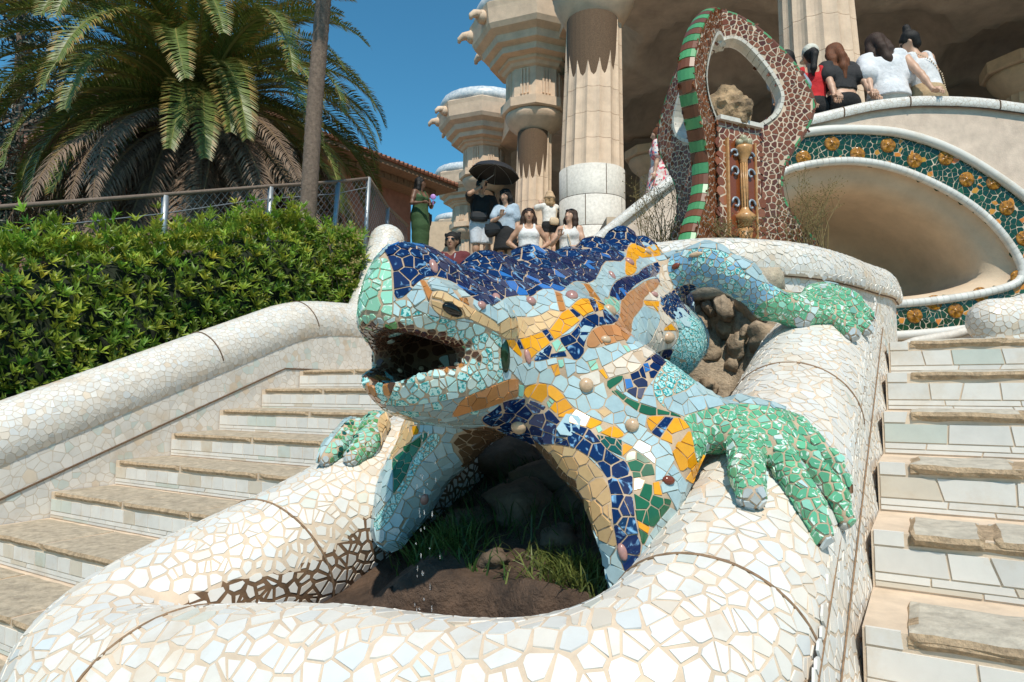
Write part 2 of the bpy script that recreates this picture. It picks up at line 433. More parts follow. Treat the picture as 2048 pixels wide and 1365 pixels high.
def crack_mosaic(name, tile, line, scale):
    m = mat(name, tile, .35); nt = m.node_tree; N = nt.nodes; L = nt.links; B = N['Principled BSDF']; geo = [x for x in N if x.type == 'NEW_GEOMETRY'][0]
    v = N.new('ShaderNodeTexVoronoi'); v.feature = 'DISTANCE_TO_EDGE'; v.inputs['Scale'].default_value = scale; L.new(geo.outputs['Position'], v.inputs['Vector'])
    v2 = N.new('ShaderNodeTexVoronoi'); v2.inputs['Scale'].default_value = scale; L.new(geo.outputs['Position'], v2.inputs['Vector'])
    r = N.new('ShaderNodeMapRange'); r.inputs['From Min'].default_value = .02; r.inputs['From Max'].default_value = .06; L.new(v.outputs['Distance'], r.inputs['Value'])
    hs = N.new('ShaderNodeHueSaturation'); hs.inputs['Color'].default_value = (*tile, 1); se = N.new('ShaderNodeSeparateColor'); L.new(v2.outputs['Color'], se.inputs[0])
    mr = N.new('ShaderNodeMapRange'); mr.inputs['To Min'].default_value = .86; mr.inputs['To Max'].default_value = 1.06; L.new(se.outputs[0], mr.inputs['Value']); L.new(mr.outputs[0], hs.inputs['Value'])
    x = N.new('ShaderNodeMix'); x.data_type = 'RGBA'; L.new(r.outputs[0], x.inputs[0]); x.inputs[6].default_value = (*line, 1); L.new(hs.outputs[0], x.inputs[7]); L.new(x.outputs[2], B.inputs['Base Color']); return m
M['fine_mosaic'] = crack_mosaic('fine_white_mosaic', (.70, .68, .64), (.50, .43, .35), 22)
M['joint_tan'] = mat('tan_joint', (.30, .19, .11), .95, noise=.5, nscale=60, bump=.002, bscale=300)
M['joint'] = mat('dark_joint', (.16, .10, .06), .95, noise=.5, nscale=60, bump=.002, bscale=300)
M['stone_slab'] = mat('step_stone', (.50, .42, .31), .85, noise=.45, nscale=22, bump=.006, bscale=90)
M['stone_grey'] = mat('worn_step_stone', (.54, .49, .40), .8, noise=.35, nscale=26, bump=.004, bscale=120)
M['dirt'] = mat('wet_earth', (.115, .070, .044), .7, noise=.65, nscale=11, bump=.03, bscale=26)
M['rock'] = mat('rubble_rock', (.43, .33, .23), .9, noise=.55, nscale=14, bump=.012, bscale=45)
M['mortar'] = mat('rubble_mortar', (.46, .37, .27), .95, noise=.5, nscale=20, bump=.015, bscale=60)
# ================================================================== the fountain basin: a mosaic tube bent into a U
B0, BR, BL = -1.115, -.43, -1.80
def u_path():
    key = [(3.75, BR), (2.6, BR), (1.9, BR), (1.62, -.435), (1.45, -.475), (1.33, -.57), (1.25, -.72), (1.215, -.90), (1.195, -1.15), (1.15, -1.40), (1.09, -1.60), (1.04, -1.78),
           (1.03, -1.93), (1.10, -2.03), (1.24, -2.04), (1.42, -1.97), (1.60, -1.885), (1.85, -1.82), (2.2, BL), (3.7, BL)]
    k = np.array(key); t = np.concatenate([[0], np.cumsum(np.linalg.norm(np.diff(k, axis=0), axis=1))]); g = np.arange(0, t[-1], .06)
    p = np.stack([np.interp(g, t, k[:, 0]), np.interp(g, t, k[:, 1])], 1)
    for _ in range(3): p[1:-1] = (p[:-2]+2*p[1:-1]+p[2:])/4
    return np.array([(a, b, step_z(a)+.10) for a, b in p])
UP = u_path(); TR = .228
basin = empty('fountain_basin', W3(1.2, B0, -1.4), 'white broken-tile fountain basin with a thick U-shaped tube rim under the lizard', 'fountain basin')
fb = Field((.55, -2.35, -1.6), (3.85, .05, .62), .022)
fb.chain(UP, [TR]*len(UP), .02)
P_, Q_ = fb.mesh(stair_frame); P_ = relax(P_, Q_, 2)
rim_me = fast_mesh('rim', P_, Q_)
rim = link('rim', rim_me, [M['grout_white'], M['grout_stained']], basin)
_ad = rng.random
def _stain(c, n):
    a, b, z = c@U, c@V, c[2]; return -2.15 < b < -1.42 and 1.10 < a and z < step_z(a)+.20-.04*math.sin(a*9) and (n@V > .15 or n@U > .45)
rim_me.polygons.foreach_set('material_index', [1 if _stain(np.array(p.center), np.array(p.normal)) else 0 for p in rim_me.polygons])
# skirts: right plinth wall below the crease, front and left bulwark down to the ground
def ribbon(top, bot, n=1):
    v = []; 
    for t, b in zip(top, bot): v += [np.array(t)*(1-i/n)+np.array(b)*i/n for i in range(n+1)]
    k = n+1; f = [(i*k+j, i*k+j+1, (i+1)*k+j+1, (i+1)*k+j) for i in range(len(top)-1) for j in range(n)]
    return v, f
aa = np.arange(1.05, 3.95, .1)
pl_top = [W3(a, -.205, step_z(a)+.16) for a in aa]; pl_bot = [W3(a, -.150, step_z(a)-.22) for a in aa]
v, f = ribbon(pl_top, pl_bot, 3); plinth_me = mesh('plinth', v, f); plinth = link('plinth', plinth_me, M['grout_white'], basin, False)
ring = [p for p in UP if p[0] < 3.7]
skirt_t = []; skirt_b = []
for i, p in enumerate(ring):
    t = ring[min(i+1, len(ring)-1)]-ring[max(i-1, 0)]; o = np.array([-t[1], t[0]]); o = o/np.linalg.norm(o)*-1
    if i < 8 : continue
    o = o*(.19)
    skirt_t.append(W3(p[0]-o[0]*1, p[1]-o[1]*1, p[2]-.05)); skirt_b.append(W3(p[0]-o[0]*1.05, p[1]-o[1]*1.05, -1.75))
# outward side is chosen so that it points away from the basin middle
mid = W3(1.9, B0, 0)
v, f = ribbon(skirt_t, skirt_b, 4); skirt_me = mesh('skirt', v, f); link('skirt', skirt_me, M['grout_white'], basin, False)

def white(i=None):
    g = random.gauss(0, .035); w = random.gauss(0, .018)
    r = random.random()
    if r < .025: c = (.62, .65, .61)
    elif r < .07: c = (.68, .61, .52)
    else: c = (.715, .695, .65)
    return tuple(min(.84, max(.1, x*(1+g)+w*s)) for x, s in zip(c, (1, 0, -1)))
WM = [M['white_glaze']]
def mosaic(src, rmin, parent, gap, n_per=14, split=.25, keep=None, colour=None, mats=None, hgt=.0014, tilt=.010, limit=300, bev=.0010, name='tile', bvh=None, rvar=.35, cands=None, rough=.18, border=None):
    P, N, ar = sample(src, 200)
    n = int(min(ar/(rmin**2)*n_per*.35, 90000)); P, N, ar = sample(src, n)
    if keep is not None: k = keep(P, N); P, N = P[k], N[k]
    R = rmin*(1+rvar*(rng.random(len(P))-.35))
    P, N, R = poisson(P, N, R); T = voronoi(P, N, R, gap, split, rough=rough, ghosts=mirror_seeds(P, N, R, border) if border is not None else None)
    cf = colour(P) if colour else (lambda i: (0, white(i)))
    return lay(parent, T, cf, mats or WM, hgt, tilt, limit, name, bev, bvh)
def vis(P):
    q = proj(P); return (P[:, 1] > .12) & (q[:, 0] > -260) & (q[:, 0] < 2308) & (q[:, 1] > -260) & (q[:, 1] < 1625)
RV, RT, RN = tri_arrays(rim_me)
rim_bvh = BVHTree.FromPolygons([Vector(x) for x in RV], RT.tolist())
def rim_hit(px, py):
    d = ray(px, py); d /= np.linalg.norm(d); h = rim_bvh.ray_cast(Vector((0, 0, 0)), Vector(d)); return (np.array(h[0]), np.array(h[1])) if h[0] else (None, None)
JOINT_A = []            # ring joints across the tube: (point on the axis, direction)
for a, b in ((1.60, BR), (2.72, BR), (1.60, -1.865)): JOINT_A.append((np.array([a, b, step_z(a)+.1]), np.array([1, 0, .41])))
JOINT_A.append((np.array([1.15, -1.64, step_z(1.15)+.1]), np.array([.2, -.96, .1])))
for j in JOINT_A: j[1][:] = j[1]/np.linalg.norm(j[1])
def off_joint(P):
    A = np.stack([P@U, P@V, P[:, 2]], 1); ok = np.ones(len(P), bool)
    for c, d in JOINT_A:
        r = A-c; ok &= ~((np.abs(r@d) < .012) & (np.linalg.norm(r, axis=1) < .36))
    return ok
def rim_keep(P, N):
    A = np.stack([P@U, P@V, P[:, 2]], 1)
    return off_joint(P) & (A[:, 0] > .5)
def rim_size_mosaic():
    P, N, ar = sample(rim_me, 60000); k = rim_keep(P, N); P, N = P[k], N[k]
    a = P@U; b = P@V
    R = .0365*(1+.55*(rng.random(len(P))-.4))
    R *= np.where(a < 1.28, 1.25, 1.0)*np.where((b < -1.4) & (a > 1.2), .80, 1.0)
    P, N, R = poisson(P, N, R)
    lower = (N[:, 2] < .45)
    T = voronoi(P, N, R, lambda i: .009 if (lower[i] and b_in(P[i])) else (.0042 if P[i]@U < 1.3 else .0024), .34, rough=.26)
    return lay(basin, T, lambda i: (0, white(i)), WM, .0016, .012, 300, bvh=None)
def b_in(p): return -2.1 < p@V < -1.45 and p@U > 1.12
for c, d in JOINT_A:   # joint rings: recessed mortar rings, proud of the grout by a hair
    ax = U*d[0]+V*d[1]+np.array([0, 0, d[2]]); ax /= np.linalg.norm(ax); e1 = np.cross(ax, [0, 0, 1]); e1 /= np.linalg.norm(e1); e2 = np.cross(e1, ax); C = W3(*c)
    pts = []
    for q in np.linspace(0, 2*math.pi, 60):
        dr = Vector(e1*math.cos(q)+e2*math.sin(q)); h = rim_bvh.ray_cast(Vector(C), dr)
        pts.append(C+np.array(dr)*((h[3] if h[0] is not None else TR)+.001))
    MB().tube(pts, .0045, 5, False).build('joint', M['joint_tan'], basin)
# ring joint where rim and plinth meet
MB().tube([W3(a, -.2035, step_z(a)+.155) for a in aa], .0035, 5).build('joint', M['joint_tan'], basin)
MB().tube([W3(a, -.176-.004, step_z(a)+.155-.12) for a in aa], .0025, 5).build('joint', M['joint_tan'], basin)
N_T = rim_size_mosaic()
def skirt_col(P): return lambda i: (0, white(i))
mosaic(plinth_me, .034, basin, .005, limit=200)
mosaic(skirt_me, .06, basin, .006, limit=60, keep=lambda P, N: vis(P))

# ================================================================== the lizard
LZ = empty('lizard_fountain', W3(1.9, B0, -.3), 'huge mosaic lizard with open mouth and wavy blue crest climbing down over the basin', 'lizard sculpture')
fl = Field((1.0, -2.16, -.86), (3.72, -.10, .90), .0125)
fl.d[:] = .3
def loft(F, rows, lo, hi, k, ntri=.30, pw=2.3, bc=B0):
    rows = np.array(rows, float); S = F.sl(lo, hi); X, Y, Z = F.g(S); x = X.ravel()
    g = np.linspace(rows[0, 0], rows[-1, 0], 240); ker = np.exp(-np.linspace(-2, 2, 13)**2); ker /= ker.sum(); par = []
    for c in range(1, rows.shape[1]):
        y = np.interp(g, rows[:, 0], rows[:, c]); y = np.convolve(np.pad(y, 6, 'edge'), ker, 'valid'); par.append(np.interp(x, g, y)[:, None, None])
    zt, zb, hw = par[:3]; bcx = bc+(par[3] if len(par) > 3 else 0)
    zc = zb+(zt-zb)*.42; up = Z > zc; hz = np.where(up, zt-zc, zc-zb); y = np.abs(Z-zc)/hz
    w = hw*(1-ntri*np.where(up, np.clip(y, 0, 1), 0)); xx = np.abs(Y-bcx)/w
    r = (xx**pw+y**pw)**(1/pw); d = (r-1)*np.minimum(hw, hz)*.9
    d = np.maximum(d, np.maximum(rows[0, 0]-X, X-rows[-1, 0]))
    F.put(S, d.astype(np.float32), k)
#   a     top    bottom  half-width
HEAD = [(1.20, .225, .06, .03), (1.21, .265, .02, .062), (1.235, .305, -.010, .090), (1.285, .330, -.045, .122), (1.34, .338, -.068, .153), (1.42, .335, -.085, .188),
        (1.52, .335, -.10, .215), (1.65, .36, -.11, .24), (1.80, .39, -.115, .275), (2.0, .44, -.10, .295), (2.3, .515, -.03, .285), (2.6, .59, .03, .27), (2.9, .645, .09, .245),
        (3.15, .645, .2, .20), (3.4, .63, .36, .13), (3.6, .60, .45, .06)]
loft(fl, HEAD, (1.05, -1.6, -.4), (3.65, -.6, .85), .02)
# crest scallops
CREST = [(1.30, .322, .050), (1.38, .334, .050), (1.46, .318, .042), (1.57, .305, .032), (1.68, .372, .055), (1.76, .378, .050), (1.85, .366, .034), (1.95, .432, .062), (2.05, .440, .054), (2.15, .436, .034), (2.24, .482, .054), (2.34, .488, .038), (2.46, .556, .066), (2.58, .552, .036), (2.75, .652, .070), (2.87, .628, .036), (3.00, .668, .062), (3.2, .62, .06)]
for a, z, r in CREST: fl.cone((a, B0, z-.01), (a+.02, B0, z-.10), r, r*1.35, .05)
fl.chain([(c[0], c[1+0] if False else B0, c[1]-.10) for c in CREST], [.085]*len(CREST), .06)
# brow and cheek
fl.cone((1.29, B0+.12, .205), (1.47, B0+.165, .175), .05, .06, .05); fl.cone((1.40, B0-.11, .20), (1.52, B0-.16, .175), .045, .06, .05)
def limb(pts, rads, k=.06, both=False, **kw):
    fl.chain(pts, rads, k, **kw)
    if both: fl.chain([(a, 2*B0-b, z) for a, b, z in pts], rads, k, **kw)
def on_rim(px, py, up=0.0):
    p, n = rim_hit(px, py); return tuple(abz(p+n*up)) if p is not None else None
# front legs: a curtain of flesh from chest to the tube, arm over it
for sg in (1, -1):
    m = lambda a, b, z: (a, b, z) if sg == 1 else (a+.14, 2*B0-b+.05, z)
    limb([m(1.85, -.92, .10), m(1.90, -.72, -.02), m(1.97, -.52, -.10)], [.19, .115, .08], .08)
    limb([m(1.75, -.95, .00), m(1.72, -.80, -.16), m(1.66, -.68, -.33), m(1.62, -.65, -.48)], [.15, .085, .055, .046], .08)
    limb([m(1.82, -.90, .02), m(1.84, -.70, -.10), m(1.76, -.645, -.24), m(1.70, -.64, -.40)], [.14, .09, .06, .05], .08)
    limb([m(1.90, -.66, -.06), m(1.84, -.60, -.16), m(1.76, -.62, -.28)], [.08, .055, .05], .08)
    limb([m(2.6, -.98, .25), m(2.75, -.93, .20), m(2.95, -.92, .22)], [.15, .145, .12], .08)
limb([(1.95, 2*B0+.92, .06), (1.93, 2*B0+.80, -.14), (1.86, 2*B0+.68, -.34), (1.80, 2*B0+.64, -.46)], [.13, .10, .075, .05], .08)
# hind legs
hl = [(2.86, -.92, .50), (2.82, -.76, .53), (2.86, -.64, .46), (2.95, -.55, .36), (3.05, -.46, .335), (3.10, -.38, .325)]
limb(hl, [.10, .078, .068, .058, .06, .058], .05, both=True)
# hands: fingers laid over the tube
def finger(pix, rads, k=.018, lift=.55):
    pts = [on_rim(x, y, r*lift) for (x, y), r in zip(pix, rads)]; q = [(p, r) for p, r in zip(pts, rads) if p is not None]
    if len(q) > 1: fl.chain([p for p, r in q], [r for p, r in q], k)
    return q
fr = []
fr.append(finger([(1500, 885), (1493, 925), (1493, 970), (1499, 1010)], [.048, .047, .043, .036], lift=.75))
fr.append(finger([(1530, 885), (1566, 955), (1606, 1025), (1632, 1078)], [.042, .038, .034, .025], .010, .8))
fr.append(finger([(1548, 878), (1606, 930), (1656, 996), (1676, 1046)], [.036, .029, .028, .021], .010, .95))
fr.append(finger([(1552, 868), (1612, 896), (1653, 934), (1672, 970)], [.034, .026, .025, .019], .010, 1.05))
fr.append(finger([(1540, 860), (1590, 868), (1626, 896)], [.036, .025, .020], .010, 1.3))
finger([(1440, 880), (1490, 868), (1530, 872), (1545, 890)], [.062, .066, .058, .05], lift=.75)
hr = []
hr.append(finger([(1630, 605), (1612, 625), (1605, 652)], [.052, .045, .036], lift=.7))
hr.append(finger([(1640, 610), (1665, 640), (1695, 675)], [.052, .046, .034], lift=.7))
hr.append(finger([(1650, 605), (1690, 630), (1722, 665)], [.050, .042, .030], lift=.8))
hr.append(finger([(1650, 600), (1695, 612), (1728, 640)], [.045, .036, .026], lift=.9))
fl_l = []
fl_l.append(finger([(752, 845), (715, 880), (672, 915), (655, 930)], [.060, .052, .040, .030], lift=.8))
fl_l.append(finger([(757, 865), (735, 900), (705, 925)], [.055, .046, .032], lift=.6))
fl_l.append(finger([(745, 840), (705, 862), (665, 900)], [.05, .042, .03], lift=.9))
# mouth: gape, inner cavity
S = fl.sl((1.0, -1.5, -.2), (1.42, -.75, .3)); X, Y, Z = fl.g(S)
t = np.clip((X-1.16)/(1.385-1.16), 0, 1); zl = .034+.032*t; zu = .168-.068*t
gap = np.maximum(np.maximum(zl-Z, Z-zu), X-1.372).astype(np.float32)+0*Y
fl.cut(S, gap.astype(np.float32), .028)
fl.cone((1.20, B0, .075), (1.48, B0, .085), .065, .10, .02, (1, .8, 1.15), cut=True)
P_, Q_ = fl.mesh(stair_frame); P_ = relax(P_, Q_, 2)
lz_me = fast_mesh('body', P_, Q_); body = link('body', lz_me, M['grout_warm'], LZ)
LVv, LTt, LNn = tri_arrays(lz_me); lz_bvh = BVHTree.FromPolygons([Vector(x) for x in LVv], LTt.tolist())
def lz_hit(px, py):
    d = ray(px, py); d /= np.linalg.norm(d); h = lz_bvh.ray_cast(Vector((0, 0, 0)), Vector(d)); return (np.array(h[0]), np.array(h[1])) if h[0] else (None, None)
# ------------------------------------------------------------------ the lizard's skin: coloured bands of broken tile
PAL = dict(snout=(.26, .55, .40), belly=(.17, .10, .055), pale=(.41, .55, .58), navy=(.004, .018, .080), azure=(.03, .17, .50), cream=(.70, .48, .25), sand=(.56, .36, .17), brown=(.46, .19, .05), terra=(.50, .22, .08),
           yellow=(.80, .35, .012), ivory=(.70, .61, .50), mint=(.30, .62, .48), dgreen=(.018, .13, .062), jade=(.12, .40, .23), teal=(.42, .68, .66), turq=(.42, .66, .64),
           white=(.55, .70, .68), blue=(.22, .43, .60), rust=(.40, .17, .05), slate=(.30, .38, .38), maroon=(.075, .026, .018), dark=(.085, .042, .026), nail=(.48, .53, .54), leaf=(.10, .30, .10), pine=(.012, .10, .085))
LM = [M['glaze'], M['blue_swirl'], M['green_swirl'], M['teal_speckle']]
MATI = dict(snout=2, navy=1, azure=0, jade=2, teal=3)
REG = [   # painter's order, photo pixels
 ('slate', [(700, 735), (1000, 735), (1010, 770), (985, 850), (700, 850)]),
 ('turq', [(786, 601), (821, 598), (828, 620), (882, 637), (950, 646), (985, 659), (1006, 676), (1000, 717), (1010, 752), (960, 785), (900, 800), (800, 815), (730, 800), (700, 740), (700, 700), (760, 640)]),
 ('rust', [(700, 732), (800, 735), (790, 770), (770, 815), (700, 800)]),
 ('snout', [(757, 517), (776, 516), (784, 537), (787, 569), (786, 601), (786, 628), (779, 642), (690, 655), (680, 560), (730, 500)]),
 ('navy', [(770, 505), (776, 516), (784, 537), (786, 601), (811, 595), (840, 559), (870, 553), (902, 562), (928, 582), (950, 601), (982, 614), (1002, 603), (1010, 595), (1048, 591), (1064, 595), (1081, 579), (1106, 579), (1122, 588), (1142, 566), (1158, 562), (1180, 569), (1197, 550), (1206, 527), (1219, 522), (1248, 525), (1255, 492), (1268, 488), (1290, 498), (1303, 488), (1322, 508), (1340, 440), (1250, 420), (1000, 440), (790, 440), (740, 490)]),
 ('cream', [(860, 598), (870, 582), (886, 582), (911, 598), (937, 611), (969, 630), (995, 646), (1005, 665), (982, 662), (950, 643), (928, 636), (905, 640), (882, 632), (866, 620)]),
 ('cream', [(998, 646), (1026, 633), (1058, 637), (1084, 630), (1097, 621), (1122, 624), (1119, 633), (1100, 659), (1081, 666), (1058, 674), (1032, 680), (1006, 678), (995, 660)]),
 ('brown', [(839, 561), (849, 561), (866, 585), (857, 602)]), ('brown', [(916, 596), (934, 595), (940, 614), (921, 603)]),
 ('brown', [(1109, 583), (1122, 588), (1134, 624), (1119, 624)]), ('brown', [(1166, 567), (1178, 569), (1202, 602), (1186, 602)]),
 ('yellow', [(1121, 627), (1139, 617), (1158, 598), (1180, 598), (1206, 604), (1210, 617), (1193, 627), (1184, 624), (1168, 633), (1155, 646), (1139, 659), (1126, 669), (1116, 680), (1103, 686), (1084, 701), (1068, 711), (1058, 727), (1042, 717), (1019, 695), (1008, 677), (1032, 680), (1058, 674), (1084, 664), (1100, 659), (1119, 633)]),
 ('navy', [(1063, 725), (1074, 708), (1103, 685), (1122, 675), (1145, 666), (1155, 650), (1168, 633), (1193, 627), (1210, 617), (1222, 630), (1239, 627), (1239, 640), (1232, 650), (1206, 650), (1181, 659), (1171, 682), (1174, 698), (1155, 724), (1139, 717), (1113, 714), (1093, 720)]),
 ('mint', [(1101, 685), (1116, 677), (1134, 702), (1112, 706)]), ('navy', [(1082, 662), (1094, 658), (1108, 680), (1099, 684)]), ('navy', [(1138, 620), (1146, 618), (1168, 635), (1160, 641)]), ('navy', [(1177, 599), (1190, 598), (1198, 623), (1189, 625)]), ('navy', [(1029, 680), (1038, 679), (1048, 699), (1039, 699)]),
 ('terra', [(1171, 685), (1181, 662), (1200, 651), (1226, 650), (1239, 637), (1242, 601), (1245, 591), (1274, 575), (1290, 562), (1318, 556), (1318, 575), (1287, 595), (1287, 611), (1277, 624), (1264, 640), (1263, 666), (1255, 682), (1242, 682), (1226, 688), (1197, 695), (1176, 698)]),
 ('yellow', [(1250, 527), (1255, 490), (1268, 486), (1290, 498), (1309, 486), (1330, 505), (1322, 513), (1280, 517), (1271, 521), (1274, 543), (1261, 553), (1250, 551)]),
 ('navy', [(1232, 562), (1251, 553), (1274, 550), (1284, 537), (1306, 527), (1332, 519), (1322, 533), (1318, 550), (1290, 559), (1268, 572), (1255, 588), (1242, 604), (1216, 597), (1222, 575)]),
 ('mint', [(1206, 600), (1219, 592), (1240, 604), (1239, 624), (1222, 630), (1210, 616)]),
 ('ivory', [(1345, 525), (1322, 533), (1318, 556), (1318, 575), (1287, 595), (1287, 611), (1316, 624), (1322, 640), (1309, 666), (1300, 685), (1280, 698), (1258, 704), (1226, 724), (1197, 737), (1174, 749), (1139, 746), (1161, 759), (1187, 775), (1210, 762), (1222, 756), (1248, 749), (1274, 743), (1290, 720), (1322, 701), (1348, 695), (1358, 666), (1355, 653), (1342, 637), (1319, 611), (1322, 598), (1348, 579), (1342, 546)]),
 ('yellow', [(1286, 601), (1318, 603), (1318, 615), (1290, 612)]), ('yellow', [(1329, 656), (1342, 647), (1354, 662), (1327, 662)]), ('yellow', [(1263, 706), (1275, 704), (1291, 725), (1283, 729)]), ('yellow', [(1196, 741), (1206, 737), (1217, 757), (1212, 760)]), ('mint', [(1174, 724), (1192, 719), (1198, 738), (1182, 743)]), ('yellow', [(1100, 731), (1118, 727), (1124, 748), (1110, 754)]), ('mint', [(1114, 720), (1126, 718), (1130, 737), (1118, 736)]), ('mint', [(1237, 683), (1246, 681), (1262, 703), (1255, 707)]),
 ('hip', [(1318, 608), (1322, 598), (1348, 579), (1361, 569), (1380, 560), (1393, 578), (1396, 610), (1374, 632), (1348, 643), (1329, 627)]),
 ('teal', [(1348, 643), (1374, 633), (1396, 616), (1420, 698), (1408, 737), (1385, 775), (1345, 792), (1322, 798), (1335, 822), (1309, 797), (1305, 766), (1322, 737), (1342, 714), (1358, 672), (1355, 653)]),
 ('ink', [(1247, 757), (1251, 749), (1277, 743), (1290, 720), (1322, 701), (1347, 696), (1342, 714), (1322, 737), (1305, 762), (1290, 778), (1284, 803), (1258, 788), (1248, 778)]),
 ('azure', [(1285, 728), (1296, 726), (1302, 742), (1290, 746)]), ('azure', [(1248, 758), (1262, 757), (1268, 775), (1252, 780)]),
 ('dgreen', [(1206, 769), (1222, 756), (1248, 749), (1245, 762), (1226, 775), (1245, 788), (1258, 798), (1284, 808), (1322, 820), (1355, 828), (1368, 838), (1322, 832), (1290, 832), (1258, 812), (1239, 795), (1216, 782)]),
 ('terra', [(915, 811), (928, 795), (969, 778), (1015, 759), (1040, 756), (1047, 790), (1008, 803), (982, 814), (934, 826), (900, 838)]),
 ('yellow', [(1050, 769), (1099, 767), (1121, 782), (1141, 811), (1166, 827), (1192, 840), (1234, 853), (1253, 872), (1231, 879), (1202, 868), (1182, 859), (1153, 850), (1121, 843), (1102, 817), (1082, 808), (1066, 798), (1046, 795)]),
 ('mint', [(1037, 769), (1049, 770), (1046, 795), (1036, 793)]), ('mint', [(1092, 805), (1100, 795), (1110, 803), (1098, 818)]), ('cream', [(1193, 823), (1210, 816), (1224, 826), (1208, 836)]), ('mint', [(1190, 855), (1200, 850), (1206, 862), (1196, 868)]),
 ('navy', [(955, 840), (992, 817), (1008, 801), (1053, 796), (1082, 808), (1102, 821), (1121, 843), (1150, 850), (1179, 856), (1195, 875), (1215, 898), (1228, 911), (1257, 924), (1266, 950), (1266, 991), (1269, 1024), (1273, 1049), (1281, 1078), (1284, 1100), (1265, 1150), (1250, 1150), (1236, 1100), (1228, 1062), (1223, 1030), (1221, 985), (1208, 946), (1186, 917), (1173, 911), (1147, 895), (1105, 888), (1070, 892), (1024, 875), (992, 858)]),
 ('sand', [(1024, 875), (1070, 892), (1105, 889), (1147, 895), (1174, 912), (1207, 946), (1221, 985), (1224, 1030), (1229, 1062), (1236, 1100), (1200, 1080), (1000, 1000), (880, 880), (960, 850), (992, 858)]),
 ('pine', [(1192, 869), (1244, 880), (1244, 914), (1215, 900), (1198, 880)]),
 ('dgreen', [(1266, 898), (1302, 921), (1311, 946), (1308, 962), (1305, 988), (1321, 995), (1352, 1000), (1302, 1060), (1284, 1100), (1273, 1049), (1268, 991), (1266, 950), (1246, 914)]),
 ('yellow', [(1268, 957), (1294, 953), (1283, 979), (1266, 983)]), ('yellow', [(1305, 965), (1318, 962), (1325, 992), (1305, 990)]), ('yellow', [(1273, 1040), (1300, 1055), (1296, 1069), (1276, 1056)]), ('yellow', [(1244, 884), (1267, 895), (1244, 915)]),
 ('yellow', [(1289, 833), (1331, 829), (1363, 836), (1380, 856), (1387, 888), (1393, 927), (1412, 946), (1428, 976), (1379, 968), (1360, 946), (1347, 914), (1340, 885), (1318, 879), (1298, 862)]),
 ('navy', [(1331, 832), (1349, 833), (1321, 877), (1301, 866)]), ('navy', [(1363, 862), (1380, 856), (1369, 872)]), ('navy', [(1358, 943), (1381, 943), (1370, 960)]),
 ('jade', [(1363, 836), (1380, 856), (1387, 888), (1393, 927), (1412, 946), (1430, 985), (1480, 1070), (1640, 1180), (1760, 1100), (1720, 860), (1500, 800), (1385, 825)]),
 ('blue', [(1330, 530), (1352, 500), (1450, 495), (1500, 560), (1570, 575), (1545, 612), (1480, 640), (1420, 600), (1396, 575), (1378, 566), (1348, 579)]),
 ('jade', [(1575, 560), (1560, 590), (1510, 612), (1500, 660), (1720, 740), (1780, 700), (1740, 590), (1640, 560)]),
 ('leaf', [(634, 945), (640, 915), (690, 845), (728, 818), (766, 825), (753, 852), (763, 877), (760, 893), (734, 930), (699, 965)]),
 ('cream', [(753, 848), (766, 822), (818, 830), (830, 845), (828, 881), (808, 893), (782, 924), (764, 910), (760, 893), (763, 877)]),
 ('yellow', [(824, 852), (840, 851), (838, 868), (826, 872)]),
 ('dgreen', [(782, 921), (802, 897), (831, 881), (853, 861), (857, 877), (831, 906), (815, 942), (805, 974), (785, 1005), (788, 955)]),
 ('teal', [(853, 877), (869, 864), (884, 874), (870, 900), (840, 926), (824, 961), (802, 1000), (776, 1048), (752, 1066), (745, 1040), (788, 990), (818, 942), (834, 906)]),
]
def chaikin(p, it=2):
    p = np.array(p, float)
    if len(p) <= 5: return p
    for _ in range(it):
        q = np.roll(p, -1, 0); p = np.stack([p*.75+q*.25, p*.25+q*.75], 1).reshape(-1, 2)
    return p
REG = [(k, chaikin(p)) for k, p in REG]
REGP = [(k, np.array(p, float), np.min(p, 0), np.max(p, 0)) for k, p in REG]
def inside(pts, poly):
    x, y = pts[:, 0], pts[:, 1]; r = np.zeros(len(pts), bool); j = len(poly)-1
    for i in range(len(poly)):
        xi, yi = poly[i]; xj, yj = poly[j]
        if yi != yj: r ^= ((yi > y) != (yj > y)) & (x < (xj-xi)*(y-yi)/(yj-yi)+xi)
        j = i
    return r
def mouth_in(a, b, z, N):
    zl = .034+.032*np.clip((a-1.16)/.225, 0, 1); zu = .168-.068*np.clip((a-1.16)/.225, 0, 1); out = (N@V)*np.sign(b-B0)
    inn = (np.abs(b-B0) < .19) & (a < 1.70) & (a > 1.21) & (z > -.01) & (z < .19) & (out < .25) & ~(((N@(-U)) > .35) & (a < 1.34)) & (np.abs(b-B0) < .09+.35*(a-1.2))
    return inn & ((z < zu+.02) & (z > zl-.02) | (a > 1.36))
